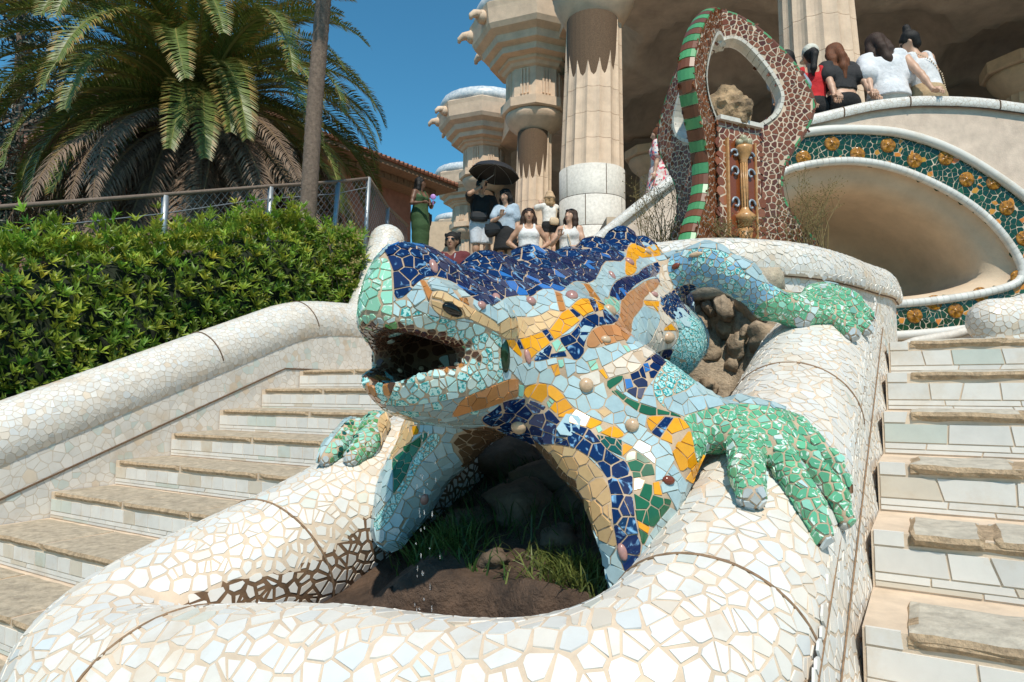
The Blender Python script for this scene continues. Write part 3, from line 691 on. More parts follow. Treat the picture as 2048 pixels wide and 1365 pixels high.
def skin_labels(P, N):
    A = np.stack([P@U, P@V, P[:, 2]], 1); D = P/np.linalg.norm(P, axis=1)[:, None]
    seen = np.array([((N[i]@D[i]) < .15) and (lambda h: h[0] is None or (Vector(P[i])-h[0]).length < .05)(lz_bvh.ray_cast(Vector((0, 0, 0)), Vector(D[i]))) for i in range(len(P))])
    Q = proj(P); mir = (~seen) & (A[:, 1] < B0)
    Am = A.copy(); Am[:, 1] = 2*B0-Am[:, 1]; Pm = Am[:, :1]*U+Am[:, 1:2]*V+Am[:, 2:]*np.array([0, 0, 1.]); Q[mir] = proj(Pm)[mir]
    lab = np.array(['pale']*len(P), dtype=object)
    for k, poly, lo, hi in REGP: lab[inside(Q, poly)] = k
    under = (N[:, 2] < -.35) & (~seen); lab[under] = 'belly'; lab[(N[:, 2] < -.30) & (A[:, 0] > 1.40) & (lab == 'sand')] = 'belly'  # underside tiles get a dark brown that paints in their shade
    a, b, z = A.T
    lip = (a > 1.10) & (a < 1.40)
    zl = .034+.032*np.clip((a-1.16)/.225, 0, 1); zu = .168-.068*np.clip((a-1.16)/.225, 0, 1)
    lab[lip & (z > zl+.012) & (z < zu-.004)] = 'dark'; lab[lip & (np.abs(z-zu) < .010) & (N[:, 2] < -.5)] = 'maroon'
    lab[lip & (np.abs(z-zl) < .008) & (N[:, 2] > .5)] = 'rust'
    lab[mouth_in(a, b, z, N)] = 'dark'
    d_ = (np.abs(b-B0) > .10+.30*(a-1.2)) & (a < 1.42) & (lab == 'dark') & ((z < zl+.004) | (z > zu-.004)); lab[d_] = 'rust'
    return lab, seen
SIZE = dict(snout=.020, belly=.03, pale=.030, navy=.030, azure=.030, cream=.026, sand=.028, yellow=.030, terra=.028, ivory=.028, dgreen=.026, turq=.0165, jade=.0175, teal=.016, hip=.013, ink=.021, blue=.016, leaf=.0115, rust=.0145, slate=.020, mint=.02, brown=.024, maroon=.02, dark=.025)
def region_at(x, y):
    k_ = 'pale'; q = np.array([[x, y]], float)
    for k, poly, lo, hi in REGP:
        if lo[0] <= x <= hi[0] and lo[1] <= y <= hi[1] and inside(q, poly)[0]: k_ = k
    return k_
SEG = {}            # short pieces of every colour seam on a pixel grid: (mid, unit normal, half length, label on + side, label on - side)
GRID = 40
def build_seams():
    for k, poly, lo, hi in REGP:
        n = len(poly)
        for i in range(n):
            p0, p1 = poly[i], poly[(i+1) % n]; L_ = np.hypot(*(p1-p0))
            if L_ < .5: continue
            e = (p1-p0)/L_; nr = np.array([-e[1], e[0]]); c = max(1, int(math.ceil(L_/8)))
            for q in range(c):
                m = p0+(p1-p0)*(q+.5)/c; k0, k1 = region_at(*(m+nr*1.5)), region_at(*(m-nr*1.5))
                if k0 != k1: SEG.setdefault((int(m[0]//GRID), int(m[1]//GRID)), []).append((m[0], m[1], nr[0], nr[1], L_/c/2, k0, k1))
build_seams()
def seam_clip(px0, lab0, p, t1, t2, poly):
    """cut a shard where it would cross the seam of its colour band"""
    V3 = [p+t1*x+t2*y for x, y in poly]; Q = proj(np.array(V3)); rad = max(np.hypot(*(q-px0)) for q in Q)+3; gx, gy = int(px0[0]//GRID), int(px0[1]//GRID); g = int(rad//GRID)+1
    near = []
    for ix in range(gx-g, gx+g+1):
        for iy in range(gy-g, gy+g+1):
            for sgm in SEG.get((ix, iy), ()):
                d = math.hypot(sgm[0]-px0[0], sgm[1]-px0[1])
                if d < rad: near.append((d, sgm))
    near.sort(key=lambda r: r[0]); pts = [(x, y, q[0], q[1]) for (x, y), q in zip(poly, Q)]
    for d, (mx, my, nx, ny, hl, k0, k1) in near:
        sd = (px0[0]-mx)*nx+(px0[1]-my)*ny
        if lab0 == k0 and sd > 0: s_ = 1
        elif lab0 == k1 and sd < 0: s_ = -1
        else: continue
        # only where the seam piece really lies inside the shard
        inn = True; m_ = len(pts); sg0 = None
        for i in range(m_):
            cr = (pts[(i+1) % m_][2]-pts[i][2])*(my-pts[i][3])-(pts[(i+1) % m_][3]-pts[i][3])*(mx-pts[i][2])
            if sg0 is None: sg0 = cr > 0
            elif (cr > 0) != sg0: inn = False; break
        if not inn: continue
        out = []
        val = [((q[2]-mx)*nx+(q[3]-my)*ny)*s_-.7 for q in pts]
        for i in range(m_):
            a_, b_ = val[i], val[(i+1) % m_]; A_, B_ = pts[i], pts[(i+1) % m_]
            if a_ >= 0: out.append(A_)
            if (a_ > 0) != (b_ > 0): t = a_/(a_-b_); out.append(tuple(u+(w-u)*t for u, w in zip(A_, B_)))
        pts = out
        if len(pts) < 3: return []
    return [(q[0], q[1]) for q in pts]
def lay_skin():
    P, N, ar = sample((LVv, LTt, LNn), 42000)
    A = np.stack([P@U, P@V, P[:, 2]], 1)
    d = np.array([(lambda q: (q-P[i])@rim_n if False else 0)(0) for i in range(0)])
    inside_rim = np.array([rim_bvh.find_nearest(Vector(p), .3) for p in P], dtype=object)
    bur = np.array([False if h[0] is None else (Vector(P[i])-h[0]).dot(h[1]) < .002 for i, h in enumerate(inside_rim)])
    P, N = P[~bur], N[~bur]
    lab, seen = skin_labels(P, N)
    R = np.array([SIZE.get(k, .025) for k in lab])*(1+.35*(rng.random(len(P))-.4))
    back = (~seen); R[back] *= 1.25
    near = (P@U < 1.5); R[near & ((lab == 'pale') | (lab == 'navy') | (lab == 'cream'))] *= .82; R[P@U > 2.3] *= 1.12
    ed = (P@U < 1.44) & (P[:, 2] > -.01) & (P[:, 2] < .20); zl = .034+.032*np.clip((P@U-1.16)/.225, 0, 1); zu = .168-.068*np.clip((P@U-1.16)/.225, 0, 1)
    R[ed & ((np.abs(P[:, 2]-zl) < .016) | (np.abs(P[:, 2]-zu) < .016))] = .0105
    out = []
    for k in sorted(set(lab.tolist())):
        m_ = lab == k; out.append(poisson(P[m_], N[m_], R[m_]))
    P, N, R = (np.concatenate([o_[q] for o_ in out]) for q in range(3))
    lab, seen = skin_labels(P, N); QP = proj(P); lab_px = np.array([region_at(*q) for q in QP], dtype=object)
    exact = seen & (lab_px == lab)
    T = voronoi(P, N, R, lambda i: .0014 if lab[i] in ('pale', 'ivory', 'yellow', 'terra', 'cream') else .0024, .14, rough=.0,
                skip=lambda i, j: exact[i] and exact[j] and lab[i] != lab[j], post=lambda i, p, t1, t2, poly: seam_clip(QP[i], lab[i], p, t1, t2, poly) if exact[i] else poly)
    claw = [p for q in fr+hr+fl_l if len(q) > 1 for p in [np.array(q[-1][0])]]
    clawd = [np.array(q[-1][0])-np.array(q[-2][0]) for q in fr+hr+fl_l if len(q) > 1]
    A = np.stack([P@U, P@V, P[:, 2]], 1)
    def colour(i):
        k = lab[i]; r = random.random(); a = A[i]
        for c, dd in zip(claw, clawd):
            if np.linalg.norm(a-c) < .042 and (a-c)@dd/np.linalg.norm(dd) > .010: k = 'nail'
        if k == 'navy' and r < .07: k = 'azure'
        elif k == 'turq': k = 'teal' if r < .42 else 'white' if r < .75 else 'turq'
        elif k == 'blue': k = 'blue' if r < .55 else 'teal' if r < .9 else 'white'
        elif k == 'leaf': k = ('pine', 'jade', 'mint', 'mint', 'white', 'leaf', 'mint')[int(r*7)]
        elif k == 'rust': k = 'rust' if r < .35 else 'teal' if r < .8 else 'dark'
        elif k == 'jade' and r < .12: k = 'white' if r < .05 else 'mint'
        elif k == 'slate': k = 'slate' if r < .7 else 'pale' if r < .9 else 'teal'
        elif k == 'ink': pass
        elif k == 'maroon': k = 'maroon' if r < .6 else 'slate' if r < .75 else 'leaf' if r < .85 else 'dark'
        mi = MATI.get(k, 0)
        if k in ('hip',): k = 'navy'; mi = 1
        if k == 'ink': k = 'navy'; mi = 0
        c = PAL[k]; g = 1+random.gauss(0, .07); w = random.gauss(0, .03)
        return mi, tuple(min(.85, max(.003, x*g*(1+s*w))) for x, s in zip(c, (1, 0, -1)))
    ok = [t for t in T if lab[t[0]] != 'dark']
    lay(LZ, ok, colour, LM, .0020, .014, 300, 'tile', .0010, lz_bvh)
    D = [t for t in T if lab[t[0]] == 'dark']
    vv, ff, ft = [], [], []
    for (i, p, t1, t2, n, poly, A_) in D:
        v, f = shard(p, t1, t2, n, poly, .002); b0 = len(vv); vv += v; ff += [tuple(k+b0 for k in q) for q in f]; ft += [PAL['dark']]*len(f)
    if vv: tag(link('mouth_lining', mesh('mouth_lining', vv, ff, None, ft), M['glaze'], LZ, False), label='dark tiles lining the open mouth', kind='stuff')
lay_skin()
# knobs and eyes set into the skin
M['knob_pink'] = mat('pink_knob_glaze', (.46, .25, .22), .22, noise=.35, nscale=60)
M['knob_sand'] = mat('sand_knob_glaze', (.60, .42, .27), .25, noise=.3, nscale=60)
M['knob_red'] = mat('red_knob_glaze', (.20, .05, .025), .15, noise=.3, nscale=60)
M['eye'] = mat('black_eye_glaze', (.006, .006, .005), .06)
M['eye_green'] = mat('green_black_glaze', (.008, .03, .012), .06, noise=.5, nscale=30)
def knob(x, y, rx, ry, m, rot=0, name='knob', pro=.75, groove=False):
    p, n = lz_hit(x, y)
    if p is None: return
    px_m = np.linalg.norm(p)/FOC; v = -p/np.linalg.norm(p); n = n*.75+v*.25; n /= np.linalg.norm(n)
    r_ = np.array([1., 0, 0]); t1 = r_-n*(r_@n); t1 /= np.linalg.norm(t1); t2 = np.cross(n, t1); c, s = math.cos(rot), math.sin(rot)
    a1 = t1*c+t2*s; a2 = -t1*s+t2*c
    o = MB(); R = np.stack([a1, a2, n], 1); o.ellipsoid(p+n*.0035, rx*px_m, ry*px_m, min(rx, ry)*px_m*pro, R, 14, 8)
    ob = o.build(name, m, LZ, True)
    if groove:
        for q in range(5):
            an = q*2*math.pi/5; d = a1*math.cos(an)*rx*px_m+a2*math.sin(an)*ry*px_m; hh = min(rx, ry)*px_m*pro
            MB().tube([p+d*t+n*hh*math.sqrt(max(0, 1-t*t))*.97 for t in (.12, .35, .6, .8, .95)], .0009, 4).build('groove', M['joint'], ob)
for (x, y, rx, ry, m, rot, g) in [(866, 535, 9, 17, 'knob_pink', .35, 0), (962, 612, 10, 9, 'knob_pink', 0, 0), (991, 597, 9, 14, 'knob_pink', 0, 0), (1061, 604, 11, 10, 'knob_pink', 0, 0), (1143, 594, 13, 14, 'knob_pink', 0, 0), (1223, 552, 6, 11, 'knob_pink', .6, 0), (1258, 525, 11, 8, 'knob_pink', -.4, 0), (1352, 533, 9, 6, 'knob_red', .4, 0), (1219, 622, 15, 12, 'knob_sand', -.2, 1), (1211, 680, 11, 8, 'knob_sand', 0, 0), (1308, 590, 9, 6, 'knob_pink', 0, 0), (1336, 676, 15, 12, 'knob_sand', 0, 0), (1172, 771, 15, 15, 'knob_sand', .4, 0), (1264, 851, 14, 14, 'knob_sand', 0, 0), (1336, 961, 13, 9, 'knob_red', -.1, 0), (1054, 714, 7, 16, 'knob_pink', .3, 0), (1038, 853, 16, 17, 'knob_sand', 0, 1), (1245, 1104, 9, 17, 'knob_pink', .3, 0), (848, 998, 9, 12, 'knob_pink', 0, 0), (1294, 504, 10, 6, 'knob_sand', 0, 0), (1392, 510, 14, 5, 'knob_sand', 0, 0)]:
    knob(x, y, rx, ry, M[m], rot, groove=bool(g))
knob(904, 620, 25, 12, M['eye'], -.5, 'eye', .8); knob(1009, 712, 11, 35, M['eye_green'], .05, 'ear', .7)
for x, y in ((798, 743), (842, 738), (882, 735), (914, 731)): knob(x, y, 6, 5, M['knob_sand'], 0, 'tooth', .9)

M['mouth_grout'] = mat('mouth_mortar', (.20, .12, .07), .9, noise=.5, nscale=30)  # mortar coloured darker inside the mouth, standing in for the cavity's shade
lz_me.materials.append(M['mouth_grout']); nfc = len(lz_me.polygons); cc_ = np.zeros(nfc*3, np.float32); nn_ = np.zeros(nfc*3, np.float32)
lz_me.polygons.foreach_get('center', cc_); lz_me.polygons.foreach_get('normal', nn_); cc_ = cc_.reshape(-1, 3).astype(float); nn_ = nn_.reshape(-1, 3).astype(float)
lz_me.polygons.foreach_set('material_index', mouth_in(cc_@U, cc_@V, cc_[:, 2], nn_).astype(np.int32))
# ================================================================== ground, stairs, walls
def rough_box(L_, D, H, c, ex, ey, nx=10, ny=4, amp=.006, seed=0, ez=(0, 0, 1), rnd=.012):
    """a worn stone: a gridded box with rounded, noisy edges; ex along the length, ey along the depth, top at c"""
    from mathutils import noise
    ex, ey, ez, c = (np.asarray(q, float) for q in (ex, ey, ez, c)); bm = bmesh.new(); bmesh.ops.create_cube(bm, size=1.0)
    bmesh.ops.subdivide_edges(bm, edges=[e for e in bm.edges if abs((e.verts[0].co-e.verts[1].co).x) > .5], cuts=nx, use_grid_fill=True)
    bmesh.ops.subdivide_edges(bm, edges=[e for e in bm.edges if abs((e.verts[0].co-e.verts[1].co).y) > .5], cuts=ny, use_grid_fill=True)
    bmesh.ops.subdivide_edges(bm, edges=[e for e in bm.edges if abs((e.verts[0].co-e.verts[1].co).z) > .5], cuts=1, use_grid_fill=True)
    V_ = np.array([v.co for v in bm.verts]); F_ = [[v.index for v in f.verts] for f in bm.faces]; bm.free()
    P = V_*np.array([L_, D, H]); ed = (np.abs(V_) > .49).sum(1)
    P *= 1-(ed[:, None] >= 2)*rnd/np.maximum(np.abs(P), .02)*(np.abs(V_) > .49)*.8
    out = []
    for p, q in zip(P, V_):
        s = Vector((p[0]*9+seed*7.3, p[1]*9, p[2]*9+seed)); d = noise.noise_vector(s)*amp+noise.noise_vector(s*4)*amp*.5
        out.append(c+ex*(p[0]+d.x)+ey*(p[1]+d.y)+ez*(p[2]-H/2+d.z*(.7)))
    return out, F_
def rect_tiles(x0, x1, z0, z1, p0, ex, ez, n, wmin, wmax, gap=.004, jag=.006):
    """a row of hand-cut tiles on a vertical face; p0 + ex*x + ez*z"""
    out = []; x = x0; k = 0; lj = 0
    while x < x1-.02:
        w = min(random.uniform(wmin, wmax), x1-x); w = w if x1-x-w > wmin*.5 else x1-x; rj = random.gauss(0, jag)
        cx, cz = x+w/2, (z0+z1)/2
        poly = [(-w/2+gap/2+lj, z0-cz+gap/2), (w/2-gap/2+rj, z0-cz+gap/2), (w/2-gap/2-rj, z1-cz-gap/2), (-w/2+gap/2-lj, z1-cz-gap/2)]
        lj = rj; out.append((len(out), p0+ex*cx+ez*cz, ex, ez, n, poly, w*(z1-z0))); x += w
    return out
UPZ = np.array([0, 0, 1.0])
def flight(label, a0, z0, bl, br, n, slab_l, right):
    F_ = empty('staircase', W3(a0-.39*n/2, (bl+br)/2, -1.7), label, 'stairs')
    # stepped core
    v, f = [], []
    prof = [(a0+1.9, z0-.004)]
    for j in range(n): prof += [(a0-.39*j, z0-.004-.16*j), (a0-.39*j, z0-.16*(j+1)-.004)]
    prof += [(a0-.39*n-.0, -1.9), (a0+1.9, -1.9)]
    m = len(prof)
    for b in (bl, br): v += [W3(a, b, z) for a, z in prof]
    f = [(i, (i+1) % m, m+(i+1) % m, m+i) for i in range(m)]+[tuple(range(m))[::-1], tuple(range(m, 2*m))]
    link('step_core', mesh('step_core', v, f), M['grout_white'], F_, False)
    tiles = []
    for j in range(n):
        a, z = a0-.39*j, z0-.16*j
        if right:    # bed of crumbling mortar that the nosing stones sit in
            vv, ff = rough_box(br-bl-slab_l, .30, .046, W3(a-.010+.15, (bl+slab_l+br)/2, z+.002), V, U, 60, 4, .007, j*5+90)
            link('mortar_bed', mesh('mortar_bed', vv, ff), M['stone_raw'], F_, False)
        # worn stone nosing in three or four lengths
        b = bl+slab_l
        k = 0
        while b < br-.05:
            L_ = min(random.uniform(.20, .52) if right else random.uniform(.55, 1.0), br-b); L_ = br-b if br-b-L_ < .25 else L_
            D = .385 if not right else .30
            vv, ff = rough_box(L_-(.006 if right else .004), D+(random.uniform(-.008, .008) if right else 0), .048, W3(a-.016+D/2, b+L_/2, z+.008+(random.uniform(-.002, .003) if right else 0)), V, U, 8 if right else 14, 4, (.0075 if right else .005), j*11+k+(50 if right else 0))
            va = np.array(vv); fm_ = []
            for q in ff:
                nq = np.cross(va[q[1]]-va[q[0]], va[q[2]]-va[q[1]]); fm_.append(0 if abs(nq[2]) > .93*np.linalg.norm(nq) else 1)
            o = link('stone_slab', mesh('stone_slab', vv, ff, fm_), [M['stone_grey' if right else 'stone_slab'], M['stone_raw']], F_, False)
            b += L_; k += 1
        p0 = W3(a, 0, z)
        nrm = -U
        T = rect_tiles(bl+.005, br, -.118, -.044, p0, V, UPZ, nrm, .10, .24 if right else .13, .0045, .007 if right else .002)
        T += rect_tiles(bl+.005, br, -.142, -.119, p0, V, UPZ, nrm, .12, .3, .003, .003)
        T += rect_tiles(bl+.005, br, -.159, -.143, p0, V, UPZ, nrm, .15, .35, .003, .002)
        if slab_l > .05: T += rect_tiles(bl+.005, bl+slab_l, -.042, .002, p0, V, UPZ, nrm, slab_l, slab_l, .003, .002)
        tiles += T
    def col(i):
        g = random.gauss(0, .03); r = random.random(); c = (.72, .70, .66) if r < .75 else (.66, .65, .62) if r < .88 else (.56, .60, .55) if r < .95 else (.62, .56, .47)
        return 0, tuple(x*(1+g) for x in c)
    lay(F_, tiles, col, WM, .004, .004, 300, 'riser_tile', .0012)
    return F_
flight('right-hand flight of white-tiled steps with rough grey stone nosings', 3.826, .239, -.155, 2.9, 9, .085, True)
flight('left-hand flight of white-tiled steps with smooth tan stone treads beside the hedge', 4.149, .177, -4.69, -2.0, 10, .035, False)
# lower landing and surrounding ground
g_ = MB().box((0, 60, -1.95), 400, 400, .30).build('ground', M['dirt'], kind='structure')
lp = MB(); lp.box(W3(-1.5, -1, -1.80-.02)-UPZ*0, 9, 9, .06, U, V, UPZ).build('pavement', M['stone_grey'], kind='structure')

# ------------------------------------------------------------------ left boundary wall with its rounded mosaic rail
LW = empty('stair_wall', W3(2.6, -4.8, -1.5), 'white mosaic stair wall with a fat rounded handrail along the hedge', 'wall')
bw = -4.70
def on_b(pts, b): return [abz(at(x, y, b=b)) for x, y in pts]
cr1 = on_b([(0, 902), (624, 650)], bw)
sl = (cr1[1][2]-cr1[0][2])/(cr1[1][0]-cr1[0][0]); aE, zE = cr1[1][0], cr1[1][2]
def rail_z(a):      # height of the crease under the rail
    zz = zE+sl*(a-aE); top = zE+.03
    return zz if a < aE-.25 else top-(top-(zE-sl*.25))*math.exp(-(a-aE+.25)*sl/(top-(zE-sl*.25)))
ra = list(np.arange(1.2, 5.2, .1))
RR = .215
rail_path = [(a, bw-RR+.03, rail_z(a)+.03) for a in ra]
fr_ = Field((1.0, bw-.55, -1.6), (6.6, bw+.15, 2.0), .03)
up_path = [(5.1, bw-RR+.03, rail_z(5.1)+.03), (5.32, bw-RR-.02, rail_z(5.1)+.30), (5.5, bw-RR-.06, rail_z(5.1)+.72), (5.62, bw-RR-.10, rail_z(5.1)+1.02)]
fr_.chain(rail_path, [RR]*len(rail_path), .02); fr_.chain(up_path, [RR, RR, .20, .19], .06)
P_, Q_ = fr_.mesh(stair_frame); P_ = relax(P_, Q_, 2); rail_me = fast_mesh('handrail', P_, Q_); link('handrail', rail_me, M['grout_fine'], LW)
v, f = ribbon([W3(a, bw, rail_z(a)+.03) for a in ra], [W3(a, bw+.0, -1.9) for a in ra], 6); wall_me = mesh('wall_face', v, f); link('wall_face', wall_me, M['grout_fine'], LW, False)
v, f = ribbon([W3(a, bw-2*RR+.06, rail_z(a)+.03) for a in ra], [W3(a, bw-2*RR+.06, -1.9) for a in ra], 1); link('wall_back', mesh('wall_back', v, f), M['grout_white'], LW, False)
cr2 = on_b([(0, 1000), (560, 742)], bw); s2 = (cr2[1][2]-cr2[0][2])/(cr2[1][0]-cr2[0][0])
cz2 = lambda a: min(cr2[0][2]+s2*(a-cr2[0][0]), cr2[1][2]+.02)
MB().tube([W3(a, bw+.004, rail_z(a)-.005) for a in ra], .008, 5).build('joint', M['joint'], LW)
MB().tube([W3(a, bw+.003, cz2(a)) for a in np.arange(1.3, 4.5, .1)], .007, 5).build('joint', M['joint'], LW)
def wgrey(i=None):
    g = random.gauss(0, .04); r = random.random(); c = (.70, .67, .62) if r < .6 else (.65, .63, .59) if r < .85 else (.56, .61, .57) if r < .93 else (.66, .57, .46)
    return tuple(x*(1+g) for x in c)
near_joint = lambda P: np.array([abs(p[2]-cz2(p@U)) < .016 or abs(p[2]-rail_z(p@U)+.005) < .018 for p in P])
def face_keep(P, N):
    a = P@U; z = P[:, 2]; st = .177-.16*np.maximum(0, np.ceil((4.149-a)/.39-1e-6)) ; return (z > st-.03) & ~near_joint(P) & (N@V > .3) | (N@V > .3) & (a > 4.15) & (z > .16) & ~near_joint(P)
def wall_mosaic(me, r, keep, limit, gap=.0022):
    v, t, nn = tri_arrays(me)
    if np.mean(nn@V) < 0 and me is wall_me: nn = -nn
    P, N, ar = sample((v, t, nn), 60000); k = keep(P, N); P, N = P[k], N[k]; R = r*(1+.5*(rng.random(len(P))-.4))
    P, N, R = poisson(P, N, R); T = voronoi(P, N, R, gap, .25, rough=.10); lay(LW, T, lambda i: (0, wgrey() if me is wall_me else white()), WM, .0008, .006, limit, 'tile')
wall_mosaic(wall_me, .050, face_keep, 300)
RJ = [2.05, 3.15, 4.35]
def rail_keep(P, N):
    a = P@U; ok = (P@V > bw-2*RR) & (N[:, 2] > -.4)
    for j in RJ: ok &= np.abs(a-j) > .012
    return ok
wall_mosaic(rail_me, .034, rail_keep, 200, .0020)
RLv, RLt, _n = tri_arrays(rail_me); rl_bvh = BVHTree.FromPolygons([Vector(x) for x in RLv], RLt.tolist())
for (x, y) in ((440, 722), (632, 645), (225, 818)):
    a = abz(at(x, y, b=bw))[0]; C = W3(a, bw-RR+.03, rail_z(a)+.03); e1 = V; ax = U+UPZ*sl; ax /= np.linalg.norm(ax); e2 = np.cross(e1, ax); pts = []
    if x == 225: continue
    for q in np.linspace(-.1, math.pi*.75, 24):
        dr = Vector(e1*math.cos(q)-e2*math.sin(q)) if e2[2] < 0 else Vector(e1*math.cos(q)+e2*math.sin(q)); h = rl_bvh.ray_cast(Vector(C), dr); pts.append(C+np.array(dr)*((h[3] if h[0] is not None else RR)+.003))
    MB().tube(pts, .006, 5).build('joint', M['joint'], LW)

# ------------------------------------------------------------------ planter drum above the basin
PL = empty('mosaic_planter', W3(4.2, B0, -.2), 'round white mosaic planter with a fat rim above the tail, under the brown openwork sculpture', 'planter')
half = [abz(at(x, y, z=.575)) for x, y in [(1400, 546), (1455, 546), (1530, 548), (1600, 551), (1650, 558), (1700, 568), (1740, 580), (1768, 590)]]
half = [(p[0], p[1]) for p in half]; half += [(4.75, -.14), (5.2, -.13)]
left = [(a, 2*B0-b) for a, b in half if b > B0+.02][::-1]
ring = np.array([(4.6, 2*B0+.14)]+left[1:]+half); 
t = np.concatenate([[0], np.cumsum(np.linalg.norm(np.diff(ring, axis=0), axis=1))]); g = np.arange(0, t[-1], .07)
ring = np.stack([np.interp(g, t, ring[:, 0]), np.interp(g, t, ring[:, 1])], 1)
for _ in range(4): ring[1:-1] = (ring[:-2]+2*ring[1:-1]+ring[2:])/4
tn = np.gradient(ring, axis=0); tn /= np.linalg.norm(tn, axis=1)[:, None]; nin = np.stack([-tn[:, 1], tn[:, 0]], 1)
if ((np.array([4.6, B0])-ring[len(ring)//2])@nin[len(ring)//2]) < 0: nin = -nin
prof = [(.03, -.005), (.0, .0), (-.012, .02), (-.012, .07), (.0, .125), (.03, .165), (.09, .195), (.17, .19), (.24, .15), (.26, .08), (.26, -.1)]
ztop = .575
v = []; k = len(prof)
for (a, b), (na, nb) in zip(ring, nin): v += [W3(a+na*o, b+nb*o, ztop+h) for o, h in prof]
f = [(i*k+j, i*k+j+1, (i+1)*k+j+1, (i+1)*k+j) for i in range(len(ring)-1) for j in range(k-1)]
cap_me = mesh('rim', v, f); bm = bmesh.new(); bm.from_mesh(cap_me); bmesh.ops.recalc_face_normals(bm, faces=bm.faces); bm.to_mesh(cap_me); bm.free(); link('rim', cap_me, M['grout_fine'], PL)
v = []
for (a, b), (na, nb) in zip(ring, nin): v += [W3(a+na*.028, b+nb*.028, z) for z in (ztop, .35, .1, -.4, -1.2)]
f = [(i*5+j, i*5+j+1, (i+1)*5+j+1, (i+1)*5+j) for i in range(len(ring)-1) for j in range(4)]
drum_me = mesh('drum', v, f); bm = bmesh.new(); bm.from_mesh(drum_me); bmesh.ops.recalc_face_normals(bm, faces=bm.faces); bm.to_mesh(drum_me); bm.free(); link('drum', drum_me, M['grout_fine'], PL)
def outward(me):
    v, t, nn = tri_arrays(me); c = W3(4.6, B0, .5); s = np.sign(((v-c)*nn).sum(1).mean()); return (v, t, nn*s)
cj = [abz(at(1725, 560, z=.64)), abz(at(1795, 600, z=.64))]
def cap_keep(P, N):
    A = np.stack([P@U, P@V], 1); return (N[:, 2] > -.5) & vis(P)
mosaic(outward(cap_me), .025, PL, .0018, border=np.array([W3(a+na*q_, b+nb*q_, ztop+h_) for (a, b), (na, nb) in zip(ring, nin) for q_, h_ in ((-.004, .004),)]), keep=cap_keep, limit=300)
rb = lambda P: (P@U > 3.42) & (P@V > -1.2) | (P@V < -1.75)
mosaic(outward(drum_me), .036, PL, .0025, keep=lambda P, N: (P[:, 2] > -.1) & rb(P) & vis(P), limit=150, colour=lambda P: (lambda i: (0, wgrey())))
MB().tube([W3(a+na*.012, b+nb*.012, ztop-.002) for (a, b), (na, nb) in zip(ring, nin)], .006, 5).build('joint', M['joint'], PL)
v = [W3(a+na*.2, b+nb*.2, .60) for (a, b), (na, nb) in zip(ring, nin)]; v.append(W3(4.7, B0, .60)); n = len(v)-1
link('soil', mesh('soil', v, [(i, i+1, n) for i in range(n-1)]), M['dirt'], PL, False)

# ------------------------------------------------------------------ rubble face and earth inside the basin
RB = empty('rubble_wall', W3(3.3, B0, -.6), 'rough rubble stone wall in the hollow behind the lizard', 'wall')
from mathutils import noise as mnoise
def rubble_z(b, z): return 3.30+.10*mnoise.noise(Vector((b*4, z*4, 3)))-.25*max(0, .3-z)*.6
nb, nz = 50, 34; v = []
for i in range(nb):
    for j in range(nz):
        b = -1.85+1.40*i/(nb-1); z = -.55+1.0*j/(nz-1); d = rubble_z(b, z)+.03*mnoise.noise(Vector((b*22, z*22, 1)))
        v.append(W3(d, b, z))
f = [(i*nz+j, (i+1)*nz+j, (i+1)*nz+j+1, i*nz+j+1) for i in range(nb-1) for j in range(nz-1)]
link('mortar', mesh('mortar', v, f), M['mortar'], RB)
vv = [W3(3.27, -1.6, .44), W3(3.27, -.58, .44), W3(3.27, -.58, .574), W3(3.27, -1.6, .574)]
vb, fb_ = rough_box(1.1, .16, .13, W3(3.34, -1.1, .572), V, U, 20, 3, .008, 3); link('stone_band', mesh('stone_band', vb, fb_), M['stone_slab'], RB)
def rock_mesh(name, r, seed, sub=2, sq=(1, 1, .75)):
    bm = bmesh.new(); bmesh.ops.create_icosphere(bm, subdivisions=sub, radius=1)
    for w in bm.verts:
        p = w.co.copy(); k = 1+.38*mnoise.noise(p*1.1+Vector((seed*5.1, 0, 0)))+.22*mnoise.noise(p*2.7+Vector((0, seed*3.3, 0))); w.co = Vector((p.x*sq[0], p.y*sq[1], p.z*sq[2]))*k*r
    me = bpy.data.meshes.new(name); bm.to_mesh(me); bm.free(); return me
rocks = [rock_mesh('rock', 1, s, 3) for s in range(7)]
for m_ in rocks:
    for v_ in m_.vertices: v_.co += v_.co.normalized()*(.10*mnoise.noise(Vector(v_.co)*5)+.05*mnoise.noise(Vector(v_.co)*11))
    m_.polygons.foreach_set('use_smooth', [True]*len(m_.polygons))
for m_ in rocks: m_.materials.append(M['rock'])
cnt = 0
for i in range(260):
    b = random.uniform(-1.8, -.5); z = random.uniform(-.5, .44); r = random.uniform(.035, .085)
    if any((b-q[0])**2+(z-q[1])**2 < (.75*(r+q[2]))**2 for q in globals().setdefault('_rk', [])): continue
    _rk.append((b, z, r)); o = bpy.data.objects.new('rock', rocks[i % 7]); COL.objects.link(o); o.parent = RB
    o.location = Vector(W3(rubble_z(b, z)-.005, b, z))-world_loc(RB); o.scale = (r, r, r*.8); o.rotation_euler = (random.random()*6, random.random()*6, random.random()*6)
